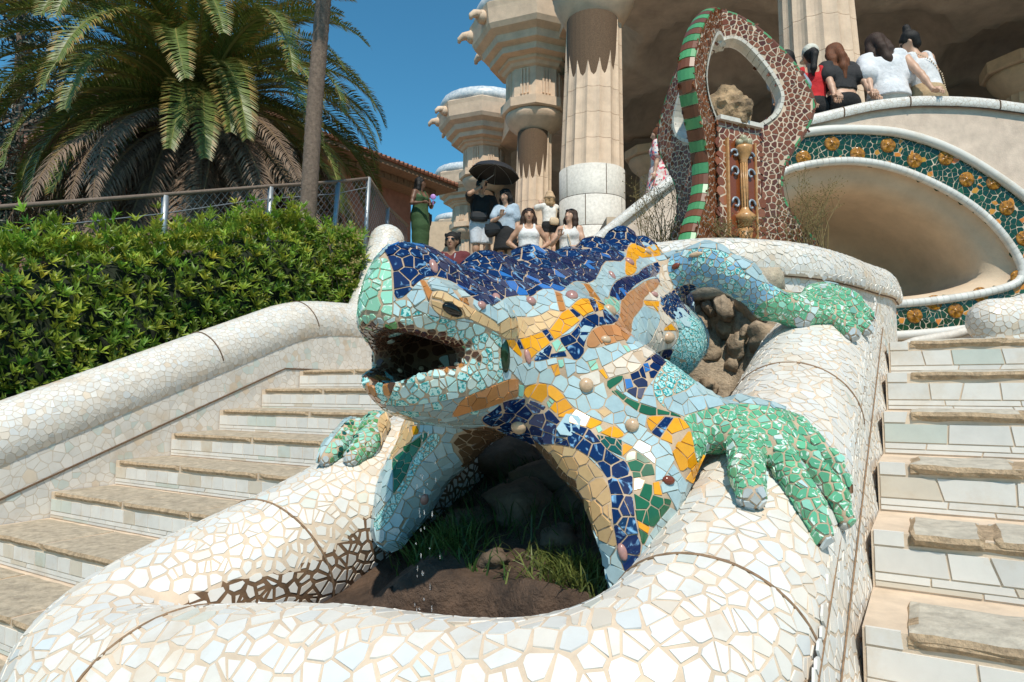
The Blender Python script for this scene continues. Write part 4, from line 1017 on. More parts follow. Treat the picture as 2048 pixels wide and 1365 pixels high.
# earth
zl_ = at(1000, 1152, a=1.66)[2]
def earth_z(a, b):
    n = .035*mnoise.noise(Vector((a*5, b*5, 0)))+.014*mnoise.noise(Vector((a*17, b*17, 4)))
    e = 1.60-.20*np.clip((-b-1.1)/.5, 0, 1)+.05*mnoise.noise(Vector((b*6, 2, 0)))+.012*mnoise.noise(Vector((b*25, 7, 0)))
    t = np.clip((a-e)/.05, 0, 1); low = -.86+.10*np.clip((a-1.35)/.2, 0, 1)
    q = np.clip((-b-1.30)/.22, 0, 1); z_ = low+(zl_-low)*t+max(0, a-1.68)*.26+n*(.4+.6*t)
    return z_*(1-q)+min(z_, step_z(a)+.0+n*.5)*q
v = []; na_, nb_ = 110, 70
for i in range(na_):
    for j in range(nb_):
        a = 1.22+2.2*i/(na_-1); b = -1.95+1.52*j/(nb_-1); v.append(W3(a, b, earth_z(a, b)))
f = [(i*nb_+j, i*nb_+j+1, (i+1)*nb_+j+1, (i+1)*nb_+j) for i in range(na_-1) for j in range(nb_-1)]
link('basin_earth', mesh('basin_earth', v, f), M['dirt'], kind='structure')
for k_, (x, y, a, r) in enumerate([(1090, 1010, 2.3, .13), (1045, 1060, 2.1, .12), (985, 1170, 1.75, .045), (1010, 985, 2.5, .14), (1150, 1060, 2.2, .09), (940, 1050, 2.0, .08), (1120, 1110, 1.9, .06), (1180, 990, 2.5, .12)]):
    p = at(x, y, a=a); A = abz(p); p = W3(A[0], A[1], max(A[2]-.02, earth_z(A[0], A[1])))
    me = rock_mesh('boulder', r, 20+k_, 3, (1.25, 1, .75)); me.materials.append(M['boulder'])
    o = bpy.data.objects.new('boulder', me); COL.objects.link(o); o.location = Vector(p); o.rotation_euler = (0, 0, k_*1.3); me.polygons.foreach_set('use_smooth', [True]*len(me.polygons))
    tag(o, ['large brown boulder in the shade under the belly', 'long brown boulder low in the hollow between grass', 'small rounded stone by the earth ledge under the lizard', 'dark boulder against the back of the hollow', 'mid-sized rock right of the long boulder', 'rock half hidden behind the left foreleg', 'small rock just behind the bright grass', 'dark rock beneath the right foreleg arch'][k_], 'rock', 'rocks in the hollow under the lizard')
# ================================================================== upper terrace, niche wall, columned hall
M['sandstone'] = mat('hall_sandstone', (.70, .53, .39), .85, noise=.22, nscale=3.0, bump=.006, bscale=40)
M['marble'] = mat('white_plinth_stone', (.66, .63, .57), .6, noise=.25, nscale=18, bump=.002, bscale=60)
M['plaster'] = mat('tan_plaster', (.60, .47, .34), .9, noise=.18, nscale=3.5, bump=.004, bscale=70)
M['stained'] = mat('stained_pink_plaster', (.68, .545, .44), .9, noise=.28, nscale=4.5, bump=.004, bscale=50)
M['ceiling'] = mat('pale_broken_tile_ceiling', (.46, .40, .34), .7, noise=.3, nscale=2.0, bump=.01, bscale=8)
TZ = 2.66
terr = MB(); terr.box((2.75+13.6, 9.28, TZ-.03), 27.2, 2.06, .06)
terr.add([(1.45, 10.3, -1.9), (30, 10.3, -1.9), (30, 60, -1.9), (1.45, 60, -1.9), (1.45, 10.3, TZ), (30, 10.3, TZ), (30, 60, TZ), (1.45, 60, TZ)], [(0, 1, 5, 4), (1, 2, 6, 5), (2, 3, 7, 6), (3, 0, 4, 7), (4, 5, 6, 7)])
terr.add([(-2.3, 13.3, -1.9), (1.449, 13.3, -1.9), (1.449, 60, -1.9), (-9, 60, -1.9), (-2.3, 13.3, TZ), (1.449, 13.3, TZ), (1.449, 60, TZ), (-9, 60, TZ)], [(0, 1, 5, 4), (1, 2, 6, 5), (2, 3, 7, 6), (3, 0, 4, 7), (4, 5, 6, 7)])
terr.build('terrace', M['plaster'], kind='structure')
us = MB()
for j in range(15): us.box((-.45, 8.4+.34*j+2.6, .24+.16*(j)-1.0+.08-.0), 3.7, 5.2-.02*j, 2.0+.16-.001*j)
us.build('upper_stairs', M['stone_slab'], kind='structure')
lq = [W3(4.35, -4.6, 0), W3(4.35, 3.2, 0), np.array([6.5, 8.24, 0]), np.array([-2.4, 8.24, 0])]
MB().add([p+UPZ*z for z in (-1.9, .165) for p in lq], [(0, 1, 5, 4), (1, 2, 6, 5), (2, 3, 7, 6), (3, 0, 4, 7), (4, 5, 6, 7)]).build('landing', M['stone_slab'], kind='structure')

YW = 8.0
NW = empty('niche_wall', (at(1740, 470, Y=YW)[0], YW, TZ-1), 'pink plaster wall with white coping and a green mosaic oval niche under the leaning women', 'wall')
def wp(x, y, dy=0.0): return at(x, y, Y=YW)+np.array([0, dy, 0])
def oval(c, A, B, Bb, n=96, ex=2.25):
    out = []
    for q in np.arange(n)*2*math.pi/n:
        cc, ss = math.cos(q), math.sin(q); cc = math.copysign(abs(cc)**(2/ex), cc); ss2 = math.copysign(abs(ss)**(2/ex), ss)
        bb = np.array(B)*ss2 if ss > 0 else np.array(Bb)*(-ss2); out.append(np.array(c)+np.array(A)*cc+bb)
    return np.array(out)
def spline(pts, n=110):
    p = np.array(pts, float)
    for _ in range(3): q = np.roll(p, -1, 0); p = np.stack([p*.75+q*.25, p*.25+q*.75], 1).reshape(-1, 2)
    p = np.concatenate([p, p[:1]]); t = np.concatenate([[0], np.cumsum(np.hypot(*np.diff(p, axis=0).T))]); g = np.linspace(0, t[-1], n+1)[:-1]
    return np.stack([np.interp(g, t, p[:, 0]), np.interp(g, t, p[:, 1])], 1)
OI = spline([(1492, 430), (1515, 383), (1558, 345), (1620, 329), (1690, 322), (1750, 328), (1800, 341), (1850, 361), (1900, 386), (1947, 416), (1988, 452), (2019, 492), (2042, 532), (2042, 560), (2018, 574), (1980, 584), (1930, 594), (1870, 602), (1810, 608), (1740, 612), (1650, 602), (1560, 560), (1508, 500)])
OO = spline([(1400, 430), (1438, 348), (1498, 298), (1570, 274), (1640, 262), (1700, 260), (1780, 264), (1830, 275), (1880, 292), (1930, 316), (1977, 345), (2024, 377), (2066, 410), (2112, 460), (2140, 515), (2146, 562), (2124, 604), (2072, 632), (2010, 648), (1930, 660), (1810, 672), (1700, 674), (1580, 654), (1480, 592), (1415, 510)])
cop = [(1150, 522), (1195, 486), (1300, 402), (1420, 310), (1480, 285), (1530, 272), (1640, 246), (1740, 222), (1830, 212), (1950, 215), (2060, 230), (2300, 275), (2600, 340)]
ck = np.array(cop, float); tt = np.linspace(0, len(ck)-1, 70); copx = np.stack([np.interp(tt, range(len(ck)), ck[:, 0]), np.interp(tt, range(len(ck)), ck[:, 1])], 1)
for _ in range(3): copx[1:-1] = (copx[:-2]+2*copx[1:-1]+copx[2:])/4
cen = np.array([1775.0, 470.0]); obd = np.concatenate([copx, [[2600, 600], [2600, 780], [1900, 780], [1150, 780], [1150, 640]]]); v = []
def ray_poly(c, d, poly):
    best = None
    for i in range(len(poly)):
        p, q = poly[i], poly[(i+1) % len(poly)]; e = q-p; den = d[0]*e[1]-d[1]*e[0]
        if abs(den) < 1e-9: continue
        w = p-c; t = (w[0]*e[1]-w[1]*e[0])/den; u = (w[0]*d[1]-w[1]*d[0])/den
        if t > 0 and -1e-6 <= u <= 1+1e-6 and (best is None or t < best): best = t
    return c+d*best
NA = 400
for i in range(NA):
    d = np.array([math.cos(i*2*math.pi/NA), math.sin(i*2*math.pi/NA)]); v += [wp(*ray_poly(cen, d, OO)), wp(*ray_poly(cen, d, obd))]
link('wall_face', mesh('wall_face', v, [(2*i, 2*i+1, 2*((i+1) % NA)+1, 2*((i+1) % NA)) for i in range(NA)]), M['stained'], NW, False)
# coping: a rounded mosaic band along the top
v = []; cprof = [(-.055, -.015), (-.07, .01), (-.07, .075), (-.05, .105), (.0, .125), (.17, .125), (.20, .09), (.20, -.5)]
for p in copx:
    P0 = wp(*p); v += [P0+np.array([0, dy, dz]) for dy, dz in cprof]
k = len(cprof); f = [(i*k+j, (i+1)*k+j, (i+1)*k+j+1, i*k+j+1) for i in range(len(copx)-1) for j in range(k-1)]
cop_me = mesh('coping', v, f); link('coping', cop_me, M['fine_mosaic'], NW, True)
for x in (1815, 1992, 1690):
    i = int(np.argmin(abs(copx[:, 0]-x))); P0 = wp(*copx[i]); MB().tube([P0+np.array([0, dy-.004, dz]) for dy, dz in cprof[:5]], .008, 5).build('joint', M['joint'], NW)
# band, rolls and recess
n = len(OI); v = [wp(*p, -.004) for p in OO]+[wp(*p, -.004) for p in OI]
f = [(i, (i+1) % n, n+(i+1) % n, n+i) for i in range(n)]
band_me = mesh('band', v, f); link('band', band_me, M['grout_white'], NW, False)
roll_o = MB().tube([wp(*p, -.02) for p in OO]+[wp(*OO[0], -.02)], .056, 10, False).build('outer_roll', M['white_glaze'], NW, True)
roll_i = MB().tube([wp(*p, -.02) for p in OI]+[wp(*OI[0], -.02)], .046, 10, False).build('inner_roll', M['grout_fine'], NW, True)
for o in (roll_o,):
    me = o.data; a_ = me.attributes.new('tint', 'FLOAT_COLOR', 'FACE'); a_.data.foreach_set('color', np.tile([.70, .68, .63, 1], len(me.polygons)))
# glazed roll pieces around the opening
per = 0
seg = []
for i in range(n):
    P0, P1 = wp(*OI[i], -.02), wp(*OI[(i+1) % n], -.02)
    if OI[i][0] < 1540: continue
    d = P1-P0; L_ = np.linalg.norm(d); m = max(1, round(L_/.12))
    for q in range(m):
        A_, B_ = P0+d*(q+.02)/m, P0+d*(q+.98)/m; o = MB().tube([A_, B_], .049, 12, False); me = mesh('roll_tile', o.v, o.f, None, [np.array([.68, .67, .63])*(1+random.gauss(0, .05))]*len(o.f))
        ob = link('roll_tile', me, M['white_glaze'], NW, True)
rings_ = [(1.0, -.02), (.97, .05), (.88, .12), (.80, .20), (.77, .45), (.75, 1.2), (.70, 1.7), (.5, 1.95)]; v = []
nc = np.array([1775.0, 525.0])
for sc_, dp_ in rings_: v += [wp(*(nc+(p-nc)*sc_), dp_) for p in OI]
f = [(k*n+i, k*n+(i+1) % n, (k+1)*n+(i+1) % n, (k+1)*n+i) for k in range(len(rings_)-1) for i in range(n)]; f.append(tuple((len(rings_)-1)*n+i for i in range(n)))
link('niche', mesh('niche', v, f), M['plaster'], NW, True)
# mosaic of the band
MED = [(1663, 288), (1775, 292), (1606, 317), (1714, 310), (1828, 322), (1890, 317), (1932, 360), (1986, 366), (2012, 417), (2046, 478), (2036, 556), (1960, 590), (1910, 622), (1868, 606), (1828, 632), (2010, 640), (1560, 300), (1530, 340), (2075, 420)]
MEDP = np.array([wp(x, y, -.01) for x, y in MED]); mr = 16*YW/FOC
def band_keep(P, N):
    d = np.linalg.norm(P[:, None, :]-MEDP[None], axis=2).min(1); return (d > mr+.004) & vis(P)
vb, tb, nb_ = tri_arrays(band_me); nb_ = np.tile([0, -1., 0], (len(vb), 1))
gl = [M['glaze']]
def bandcol(P):
    def f_(i):
        r = random.random(); c = (.007, .048, .022) if r < .88 else (.60, .23, .02) if r < .97 else (.02, .09, .045)
        return 0, tuple(x*(1+random.gauss(0, .1)) for x in c)
    return f_
mosaic((vb, tb, nb_), .050, NW, .0040, keep=band_keep, colour=bandcol, mats=gl, limit=300, hgt=.004, tilt=.03)
M['flower'] = mat('amber_flower_glaze', (.50, .22, .02), .18, dark=(.05, .018, .006), noise=.5, nscale=34)
for x, y in MED:
    P0 = wp(x, y, -.006); o = MB(); pr = [(0, .0), (0, 0)]
    k = 20; vv = [P0+np.array([0, -.022, 0])]; 
    for rr, dd in ((.22, .020), (.32, .012), (.85, .015), (1.0, .009), (1.02, -.01)):
        for q in range(k):
            pet = 1+.10*math.cos(q*2*math.pi/k*5)*(rr < 1); vv.append(P0+np.array([math.cos(q*2*math.pi/k)*mr*rr*pet*.96, -dd*(1+.35*math.cos(q*2*math.pi/k*5)), math.sin(q*2*math.pi/k)*mr*rr*pet*.96]))
    ff = [(0, 1+q, 1+(q+1) % k) for q in range(k)]+[(1+a*k+q, 1+(a+1)*k+q, 1+(a+1)*k+(q+1) % k, 1+a*k+(q+1) % k) for a in range(4) for q in range(k)]
    link('flower_medallion', mesh('flower_medallion', vv, ff), M['flower'], NW, True)
# mosaic bench in front of the niche and the kerb at its foot
fbn = Field((3.6, 5.9, -.2), (6.6, 7.1, 1.25), .035)
pA, pB = at(1985, 640, Y=6.5), at(2300, 600, Y=6.5)
fbn.cone((pA[0], 6.5, .30), (pB[0], 6.5, .30), .24, .24, .02); fbn.cone((pA[0], 6.5, .66), (pB[0], 6.5, .74), .22, .22, .06); fbn.cone((pA[0]+.35, 6.45, .74), (pB[0], 6.45, .84), .20, .20, .05)
P_, Q_ = fbn.mesh(); P_ = relax(P_, Q_, 2); bn_me = fast_mesh('seat', P_, Q_)
BN = empty('mosaic_bench', (pA[0]+.3, 6.5, .24), 'rounded white mosaic bench end at the head of the right-hand steps', 'bench'); link('seat', bn_me, M['grout_white'], BN)
mosaic(bn_me, .045, BN, .004, keep=lambda P, N: vis(P) & (N[:, 1] < .3), limit=120)
kb = MB().tube([at(x, y, Y=7.2) for x, y in ((1790, 700), (1830, 685), (1900, 672), (1935, 662), (1960, 664))], .055, 8).build('stone_kerb', M['marble'], None, True)
tag(kb, 'low white rounded kerb under the green mosaic band beside the bench', 'kerb')

# ------------------------------------------------------------------ the columned hall
hall = empty('columned_hall', (6, 18, TZ), 'sandstone hall on fat fluted columns with a dark vaulted ceiling above the terrace', 'building')
poly = [(13.5, 6.6), (5.3, 11.0), (2.4, 12.9), (2.2, 13.9), (2.2, 15), (1.3, 21.5), (-.6, 30), (-2.8, 40), (-5, 52), (34, 52), (34, 0.5)]
o = MB(); n = len(poly); o.add([(x, y, 10.9) for x, y in poly]+[(x, y, 12.4) for x, y in poly], [tuple(range(n)), tuple(range(n, 2*n))[::-1]]+[(i, (i+1) % n, n+(i+1) % n, n+i) for i in range(n)])
o.build('roof_slab', M['sandstone'], hall)
# vaulted ceiling of shallow domes
def inside1(x, y, poly):
    r = False; j = len(poly)-1
    for i in range(len(poly)):
        xi, yi = poly[i]; xj, yj = poly[j]
        if (yi > y) != (yj > y) and x < (xj-xi)*(y-yi)/(yj-yi)+xi: r = not r
        j = i
    return r
xs = np.arange(-6, 34, .35); ys = np.arange(.6, 52, .35); v = []; ix = {}
for i, x in enumerate(xs):
    for j, y in enumerate(ys):
        if inside1(x, y, poly):
            u, w = (x-1.68)*.84-(y-14)*-.54*0+0, (y-14); p = ((x-3.6+.0)/4.2) % 1-.5, ((y-16.2)/4.2) % 1-.5; r = math.hypot(*p)/.47
            ix[i, j] = len(v); v.append((x, y, 9.35+(1.0*math.sqrt(max(0, 1-r*r)) if r < 1 else 0)))
f = [(ix[i, j], ix[i, j+1], ix[i+1, j+1], ix[i+1, j]) for (i, j) in ix if (i+1, j) in ix and (i, j+1) in ix and (i+1, j+1) in ix]
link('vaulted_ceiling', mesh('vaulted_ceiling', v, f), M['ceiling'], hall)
MB().box((14, 44, 6.5), 40, .4, 9).build('back_wall', M['plaster'], hall)
MB().box((30, 26, 6.5), .4, 40, 9).build('back_wall', M['plaster'], hall)
def fluted(c, r0, r1, z0, z1, lean=(0, 0), drums=5, nf=16, parent=None):
    """shaft drums of a Doric column, each a part"""
    for d in range(drums):
        za, zb = z0+(z1-z0)*d/drums+.004, z0+(z1-z0)*(d+1)/drums-.004; v = []; k = nf*4
        for z in (za, zb):
            t = (z-z0)/(z1-z0); r = r0+(r1-r0)*t; cx = c[0]+lean[0]*t; cy = c[1]+lean[1]*t
            for q in range(k):
                u = (q % 4)/4; rr = r*(1-.075*math.sin(math.pi*u)**.8); an = q*2*math.pi/k+.1; v.append((cx+rr*math.cos(an), cy+rr*math.sin(an), z))
        f = [(q, (q+1) % k, k+(q+1) % k, k+q) for q in range(k)]+[tuple(range(k))[::-1], tuple(range(k, 2*k))]
        link('shaft_drum', mesh('shaft_drum', v, f), M['sandstone'], parent, False)
    o = MB().lathe((c[0]+lean[0]*.5, c[1]+lean[1]*.5, 0), [(r1*.93, z0+.02), (r1*.91, z1-.02)], 32); o.build('shaft_core', M['joint'], parent)
COLS = [(1187, 14.0, .665, .60, (.12, .4), 7.95), (1065, 21.5, .61, .56, (.10, .3), 8.35), (966, 30, .61, .56, (0, .3), 8.9), (935, 40, .61, .56, (0, 0), 8.9), (920, 51, .61, .56, (0, 0), 8.9), (1665, 11.6, .68, .60, (.05, .4), 8.45),
        (1315, 25, .6, .55, (0, 0), 8.0), (2090, 18, .6, .55, (0, 0), 8.0), (1500, 33, .6, .55, (0, 0), 8.0), (1800, 27, .6, .55, (0, 0), 8.0)]
CLAB = ['nearest fluted sandstone column on a tall white plinth, left of the openwork sculpture', 'second fluted column with a large octagonal cornice block, behind the woman in the hat', 'third column of the receding row, its cornice behind the black umbrella', 'fourth column of the receding row, left of the umbrella', 'farthest small column at the end of the row by the green dress', 'thick fluted column rising behind the women leaning on the parapet',
        'shaded inner column seen left of the sculpture', 'shaded inner column at the right edge of the hall', 'shaded inner column deep behind the openwork sculpture', 'shaded inner column deep behind the leaning women']
M['trencadis_far'] = mat('white_parapet_mosaic', (.70, .68, .66), .35, dark=(.30, .38, .45), noise=.4, nscale=7)
for ci, (x, Y, r0, r1, lean, zc) in enumerate(COLS):
    X = (x-1024)/FOC*Y; c = (X, Y)
    cl = empty('hall_column', (X, Y, TZ), CLAB[ci], 'column', 'columns of the hall')
    inner = ci >= 6
    # plinth of fitted white stones
    ph = 4.55 if ci == 0 else 4.4
    if not inner or ci == 6:
        for rw in range(3):
            za = TZ+(ph-TZ)*rw/3; zb = TZ+(ph-TZ)*(rw+1)/3; m = 5
            for q in range(m):
                a0 = (q+.5*rw)*2*math.pi/m; v = []; nn_ = 8
                for z in (za+.006, zb-.006):
                    for w in range(nn_+1):
                        an = a0+.012+(2*math.pi/m-.024)*w/nn_; v.append((X+(r0+.02)*math.cos(an), Y+(r0+.02)*math.sin(an), z))
                k = nn_+1; f = [(w, w+1, k+w+1, k+w) for w in range(nn_)]
                f += [tuple(range(k, 2*k))+(2*k,)] ; v.append((X, Y, zb-.006))
                link('plinth_stone', mesh('plinth_stone', v, f), M['marble'], cl, True)
        MB().lathe((X, Y, 0), [(r0+.008, TZ), (r0+.008, ph-.01)], 32).build('plinth_core', M['joint'], cl)
    fluted(c, r0, r1, ph if not inner or ci == 6 else TZ, zc, lean, 6 if ci in (0, 5) else 5, 16, cl)
    ct = (X+lean[0], Y+lean[1], 0)
    qk = .84 if ci == 0 else 1.0
    MB().lathe(ct, [(r1*.98, zc-.02), (r1*1.1, zc+.06), (r1*1.55*qk, zc+.28), (r1*1.72*qk, zc+.46), (r1*1.72*qk, zc+.58), (r1*1.5, zc+.62)], 32).build('echinus', M['sandstone'], cl, True)
    k8 = lambda prof: MB().lathe(ct, [(r_*qk, z_) for r_, z_ in prof], 8)
    k8([(1.06, zc+.60), (1.12, zc+.64), (1.12, zc+.92), (.98, zc+.96)]).build('abacus', M['sandstone'], cl)
    if inner: continue
    k8([(.96, zc+.94), (.94, zc+1.9), (1.04, zc+1.95), (1.10, zc+2.05)]).build('frieze', M['sandstone'], cl)
    for q in range(8):     # triglyph bars on the frieze faces
        an = q*math.pi/4+math.pi/8
        for w in (-1, 0, 1):
            d = np.array([math.cos(an), math.sin(an), 0]); t_ = np.array([-d[1], d[0], 0]); MB().box(np.array(ct)+d*.885+t_*w*.11+np.array([0, 0, zc+1.45]), .07, .065, .82, d, t_).build('triglyph', M['sandstone'], cl)
    if ci in (0, 5): continue
    k8([(1.08, zc+2.04), (1.20, zc+2.08), (1.20, zc+2.18), (1.48, zc+2.22), (1.48, zc+2.42), (1.70, zc+2.50), (1.74, zc+2.72), (1.98, zc+2.85), (2.06, zc+3.0), (2.12, zc+3.45), (2.16, zc+3.62), (2.04, zc+3.70)]).build('cornice', M['sandstone'], cl)
    MB().lathe(ct, [(1.98, zc+3.66), (2.02, zc+3.9), (1.9, zc+4.15), (1.6, zc+4.25)], 24).build('parapet', M['trencadis_far'], cl, True)
    for q in (4.0, 4.8, 3.2):   # lion-head spouts
        an = q*math.pi/4; d = np.array([math.cos(an), math.sin(an), 0]); C = np.array(ct)+d*2.08+np.array([0, 0, zc+3.32]); o = MB()
        o.ellipsoid(C, .20, .20, .22); o.tube([C+d*.05+np.array([0, 0, .05]), C+d*.28+np.array([0, 0, .02]), C+d*.40+np.array([0, 0, -.08]), C+d*.42+np.array([0, 0, -.2])], [.16, .13, .09, .05], 8)
        o.build('lion_spout', M['sandstone'], cl, True)
# ================================================================== greenery, fence and house on the left
def leafmat(name, rough=.4, tr=.25, spec=.5): return mat(name, (.06, .1, .03), rough, attr=True, trans=tr, spec=spec)
M['leaf'] = leafmat('hedge_leaf', .42, .32, .35); M['frond'] = leafmat('palm_frond', .45, .18); M['deadfrond'] = mat('dead_frond', (.19, .125, .085), .9, attr=True, noise=.3, nscale=20)
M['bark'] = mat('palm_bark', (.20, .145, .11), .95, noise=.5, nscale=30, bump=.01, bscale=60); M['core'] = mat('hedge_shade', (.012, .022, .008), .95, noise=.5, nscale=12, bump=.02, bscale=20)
M['galv'] = mat('galvanised_steel', (.36, .40, .43), .45, .7, noise=.2, nscale=40); M['railrust'] = mat('brown_rail', (.20, .15, .115), .6, noise=.3, nscale=30)
M['pinkwall'] = mat('pink_house_render', (.42, .20, .145), .9, noise=.3, nscale=2.5, bump=.004, bscale=40); M['rooftile'] = mat('roof_tile', (.30, .13, .08), .85, noise=.4, nscale=12); M['brownstone'] = mat('brown_moulding', (.26, .17, .11), .9, noise=.3, nscale=10); M['whitepaint'] = mat('white_paint', (.7, .68, .64), .5); M['pane'] = mat('window_pane', (.03, .04, .05), .08)
hz = MB(); v = []
gx = np.linspace(-60, -2.35, 40); gy = np.linspace(7.5, 90, 40)
for x in gx:
    for y in gy: v.append((x, y, .55+.022*(y-7)+.25*mnoise.noise(Vector((x*.2, y*.2, 0)))))
f = [(i*40+j, (i+1)*40+j, (i+1)*40+j+1, i*40+j+1) for i in range(39) for j in range(39)]
link('hillside', mesh('hillside', v, f), M['dirt'], kind='structure')

def htop(a): return float(np.interp(a, [1.0, 2.2, 3.2, 3.9, 4.5, 5.2, 5.65, 6.1], [.78, 1.02, 1.27, 1.46, 1.76, 1.84, 1.70, 1.30]))
def leaf_geo(V_, F_, T_, p, d, n, L_, w, col):
    """one folded leaf: two quads either side of a mid-rib"""
    s = np.cross(d, n); s /= np.linalg.norm(s)+1e-9; b = len(V_); droop = -n*.12*L_
    V_ += [p, p+d*L_*.45+s*w+n*w*.35, p+d*L_*.5, p+d*L_*.45-s*w+n*w*.35, p+d*L_+droop]
    F_ += [(b, b+1, b+4, b+2), (b, b+2, b+4, b+3)]; T_ += [col, col]
def rosette(V_, F_, T_, p, n, L_, k, bright):
    h = np.array([0, 0, 1.]) if abs(n[2]) < .8 else np.array([1., 0, 0]); x = np.cross(h, n); x /= np.linalg.norm(x); y = np.cross(n, x); a0 = random.random()*6
    yel = random.random()
    for q in range(k):
        an = a0+q*2.4+random.gauss(0, .2); op = random.uniform(.25, 1.1); d = (x*math.cos(an)+y*math.sin(an))*math.sin(op)+n*math.cos(op); d /= np.linalg.norm(d)
        g = bright*random.uniform(.75, 1.25); c = (.088*g*(1+1.0*yel*bright*.5), .175*g, .020*g)
        nn = n-d*(n@d); nn = nn/np.linalg.norm(nn) if np.linalg.norm(nn) > .05 else x
        leaf_geo(V_, F_, T_, p+d*L_*.08, d, nn, L_*random.uniform(.7, 1.15), L_*.125, c)
HD = empty('hedge', W3(3.9, -5.7, .3), 'dense glossy green evergreen hedge behind the white stair rail, below the date palm', 'hedge')
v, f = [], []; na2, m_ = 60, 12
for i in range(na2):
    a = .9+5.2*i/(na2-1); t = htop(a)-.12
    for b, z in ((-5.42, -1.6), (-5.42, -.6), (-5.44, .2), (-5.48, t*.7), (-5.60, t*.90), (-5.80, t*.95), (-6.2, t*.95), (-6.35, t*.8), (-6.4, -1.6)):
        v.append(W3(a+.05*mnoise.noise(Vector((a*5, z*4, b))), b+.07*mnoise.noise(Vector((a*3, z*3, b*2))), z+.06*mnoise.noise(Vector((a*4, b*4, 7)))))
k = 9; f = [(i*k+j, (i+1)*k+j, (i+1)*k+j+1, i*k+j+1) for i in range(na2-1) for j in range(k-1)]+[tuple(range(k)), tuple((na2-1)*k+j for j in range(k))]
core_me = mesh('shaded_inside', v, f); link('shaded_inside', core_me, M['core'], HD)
vC, tC, nC = tri_arrays(core_me); cc = W3(3.5, -5.85, 0); 
P, N, ar = sample((vC, tC, nC), 40000); Pm = np.stack([P@U, P@V, P[:, 2]], 1)
mid_ = np.stack([Pm[:, 0], np.full(len(P), -5.85), np.clip(Pm[:, 2]-.3, -1, 1)], 1); mid_w = mid_[:, :1]*U+mid_[:, 1:2]*V+mid_[:, 2:]*np.array([0, 0, 1.]); sg = np.sign(((P-mid_w)*N).sum(1)); N = N*sg[:, None]
ok = (Pm[:, 2] > -.75) & (Pm[:, 1] > -6.3) & vis(P); P, N = P[ok], N[ok]
P, N, R = poisson(P, N, np.full(len(P), .046)); LV, LF, LT = [], [], []; near = []
for p, n in zip(P, N):
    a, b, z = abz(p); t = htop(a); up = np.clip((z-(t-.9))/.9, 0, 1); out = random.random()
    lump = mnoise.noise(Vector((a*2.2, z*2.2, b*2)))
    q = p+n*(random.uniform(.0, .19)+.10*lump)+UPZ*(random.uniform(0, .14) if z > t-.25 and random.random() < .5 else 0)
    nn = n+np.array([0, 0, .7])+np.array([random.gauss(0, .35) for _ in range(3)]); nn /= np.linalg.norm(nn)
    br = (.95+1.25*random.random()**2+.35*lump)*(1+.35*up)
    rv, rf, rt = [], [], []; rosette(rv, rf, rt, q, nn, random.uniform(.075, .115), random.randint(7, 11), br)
    near.append((np.linalg.norm(q), rv, rf, rt))
for i in range(170):     # young shoots standing proud of the top
    a = random.uniform(1.3, 5.75); b = random.uniform(-5.95, -5.45); hgt_ = random.uniform(.05, .32)*(1 if random.random() < .5 else .5); p0 = W3(a, b, htop(a)-.08)
    for q in range(2+int(hgt_*9)):
        n = np.array([random.gauss(0, .3), random.gauss(0, .3)-.2, 1.0]); n /= np.linalg.norm(n); rv, rf, rt = [], [], []; pp = p0+UPZ*hgt_*(q+1)/(2+int(hgt_*9))+np.array([random.gauss(0, .02), random.gauss(0, .02), 0])
        rosette(rv, rf, rt, pp, n, random.uniform(.07, .11), 8, random.uniform(1.4, 2.4)); near.append((np.linalg.norm(pp), rv, rf, rt))
near.sort(key=lambda r: r[0])
for i, (d, rv, rf, rt) in enumerate(near):
    if i < 200:
        me = mesh('leaf_rosette', rv, rf, None, rt); link('leaf_rosette', me, M['leaf'], HD, False)
    else:
        b = len(LV); LV += rv; LF += [tuple(x+b for x in q) for q in rf]; LT += rt
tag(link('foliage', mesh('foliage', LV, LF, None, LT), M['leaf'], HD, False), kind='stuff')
# pale flowering shrub at the end of the hedge
FS = empty('flowering_shrub', W3(5.9, -5.6, .3), 'yellow-green shrub with cream blossom clusters at the right end of the hedge', 'shrub'); LV, LF, LT, BV, BF, BT = [], [], [], [], [], []
stems = MB()
for i in range(420):
    x = random.gauss(700, 22); y = random.uniform(465, 640); 
    if x > 728 or x < 630: continue
    p = at(x, y, Y=random.uniform(7.0, 7.5)); n = np.array([random.gauss(0, .5), -.7, .6]); n /= np.linalg.norm(n)
    rosette(LV, LF, LT, p, n, .10, 8, random.uniform(1.0, 2.1))
    if random.random() < .28 and y < 600 and x > 672:
        for q in range(9):
            c = p+n*.05+np.array([random.gauss(0, .03) for _ in range(3)]); leaf_geo(BV, BF, BT, c, n, np.cross(n, [1, .2, 0]), .03, .012, (.62, .50, .25))
    if i % 6 == 0: stems.tube([at(700, 660, Y=7.3), (at(700, 660, Y=7.3)+p)/2+np.array([random.gauss(0, .05), 0, 0]), p], [.012, .008, .004], 5)
tag(link('foliage', mesh('foliage', LV, LF, None, LT), M['leaf'], FS, False), kind='stuff'); tag(link('blossom', mesh('blossom', BV, BF, None, BT), M['leaf'], FS, False), kind='stuff'); stems.build('stem', M['bark'], FS)

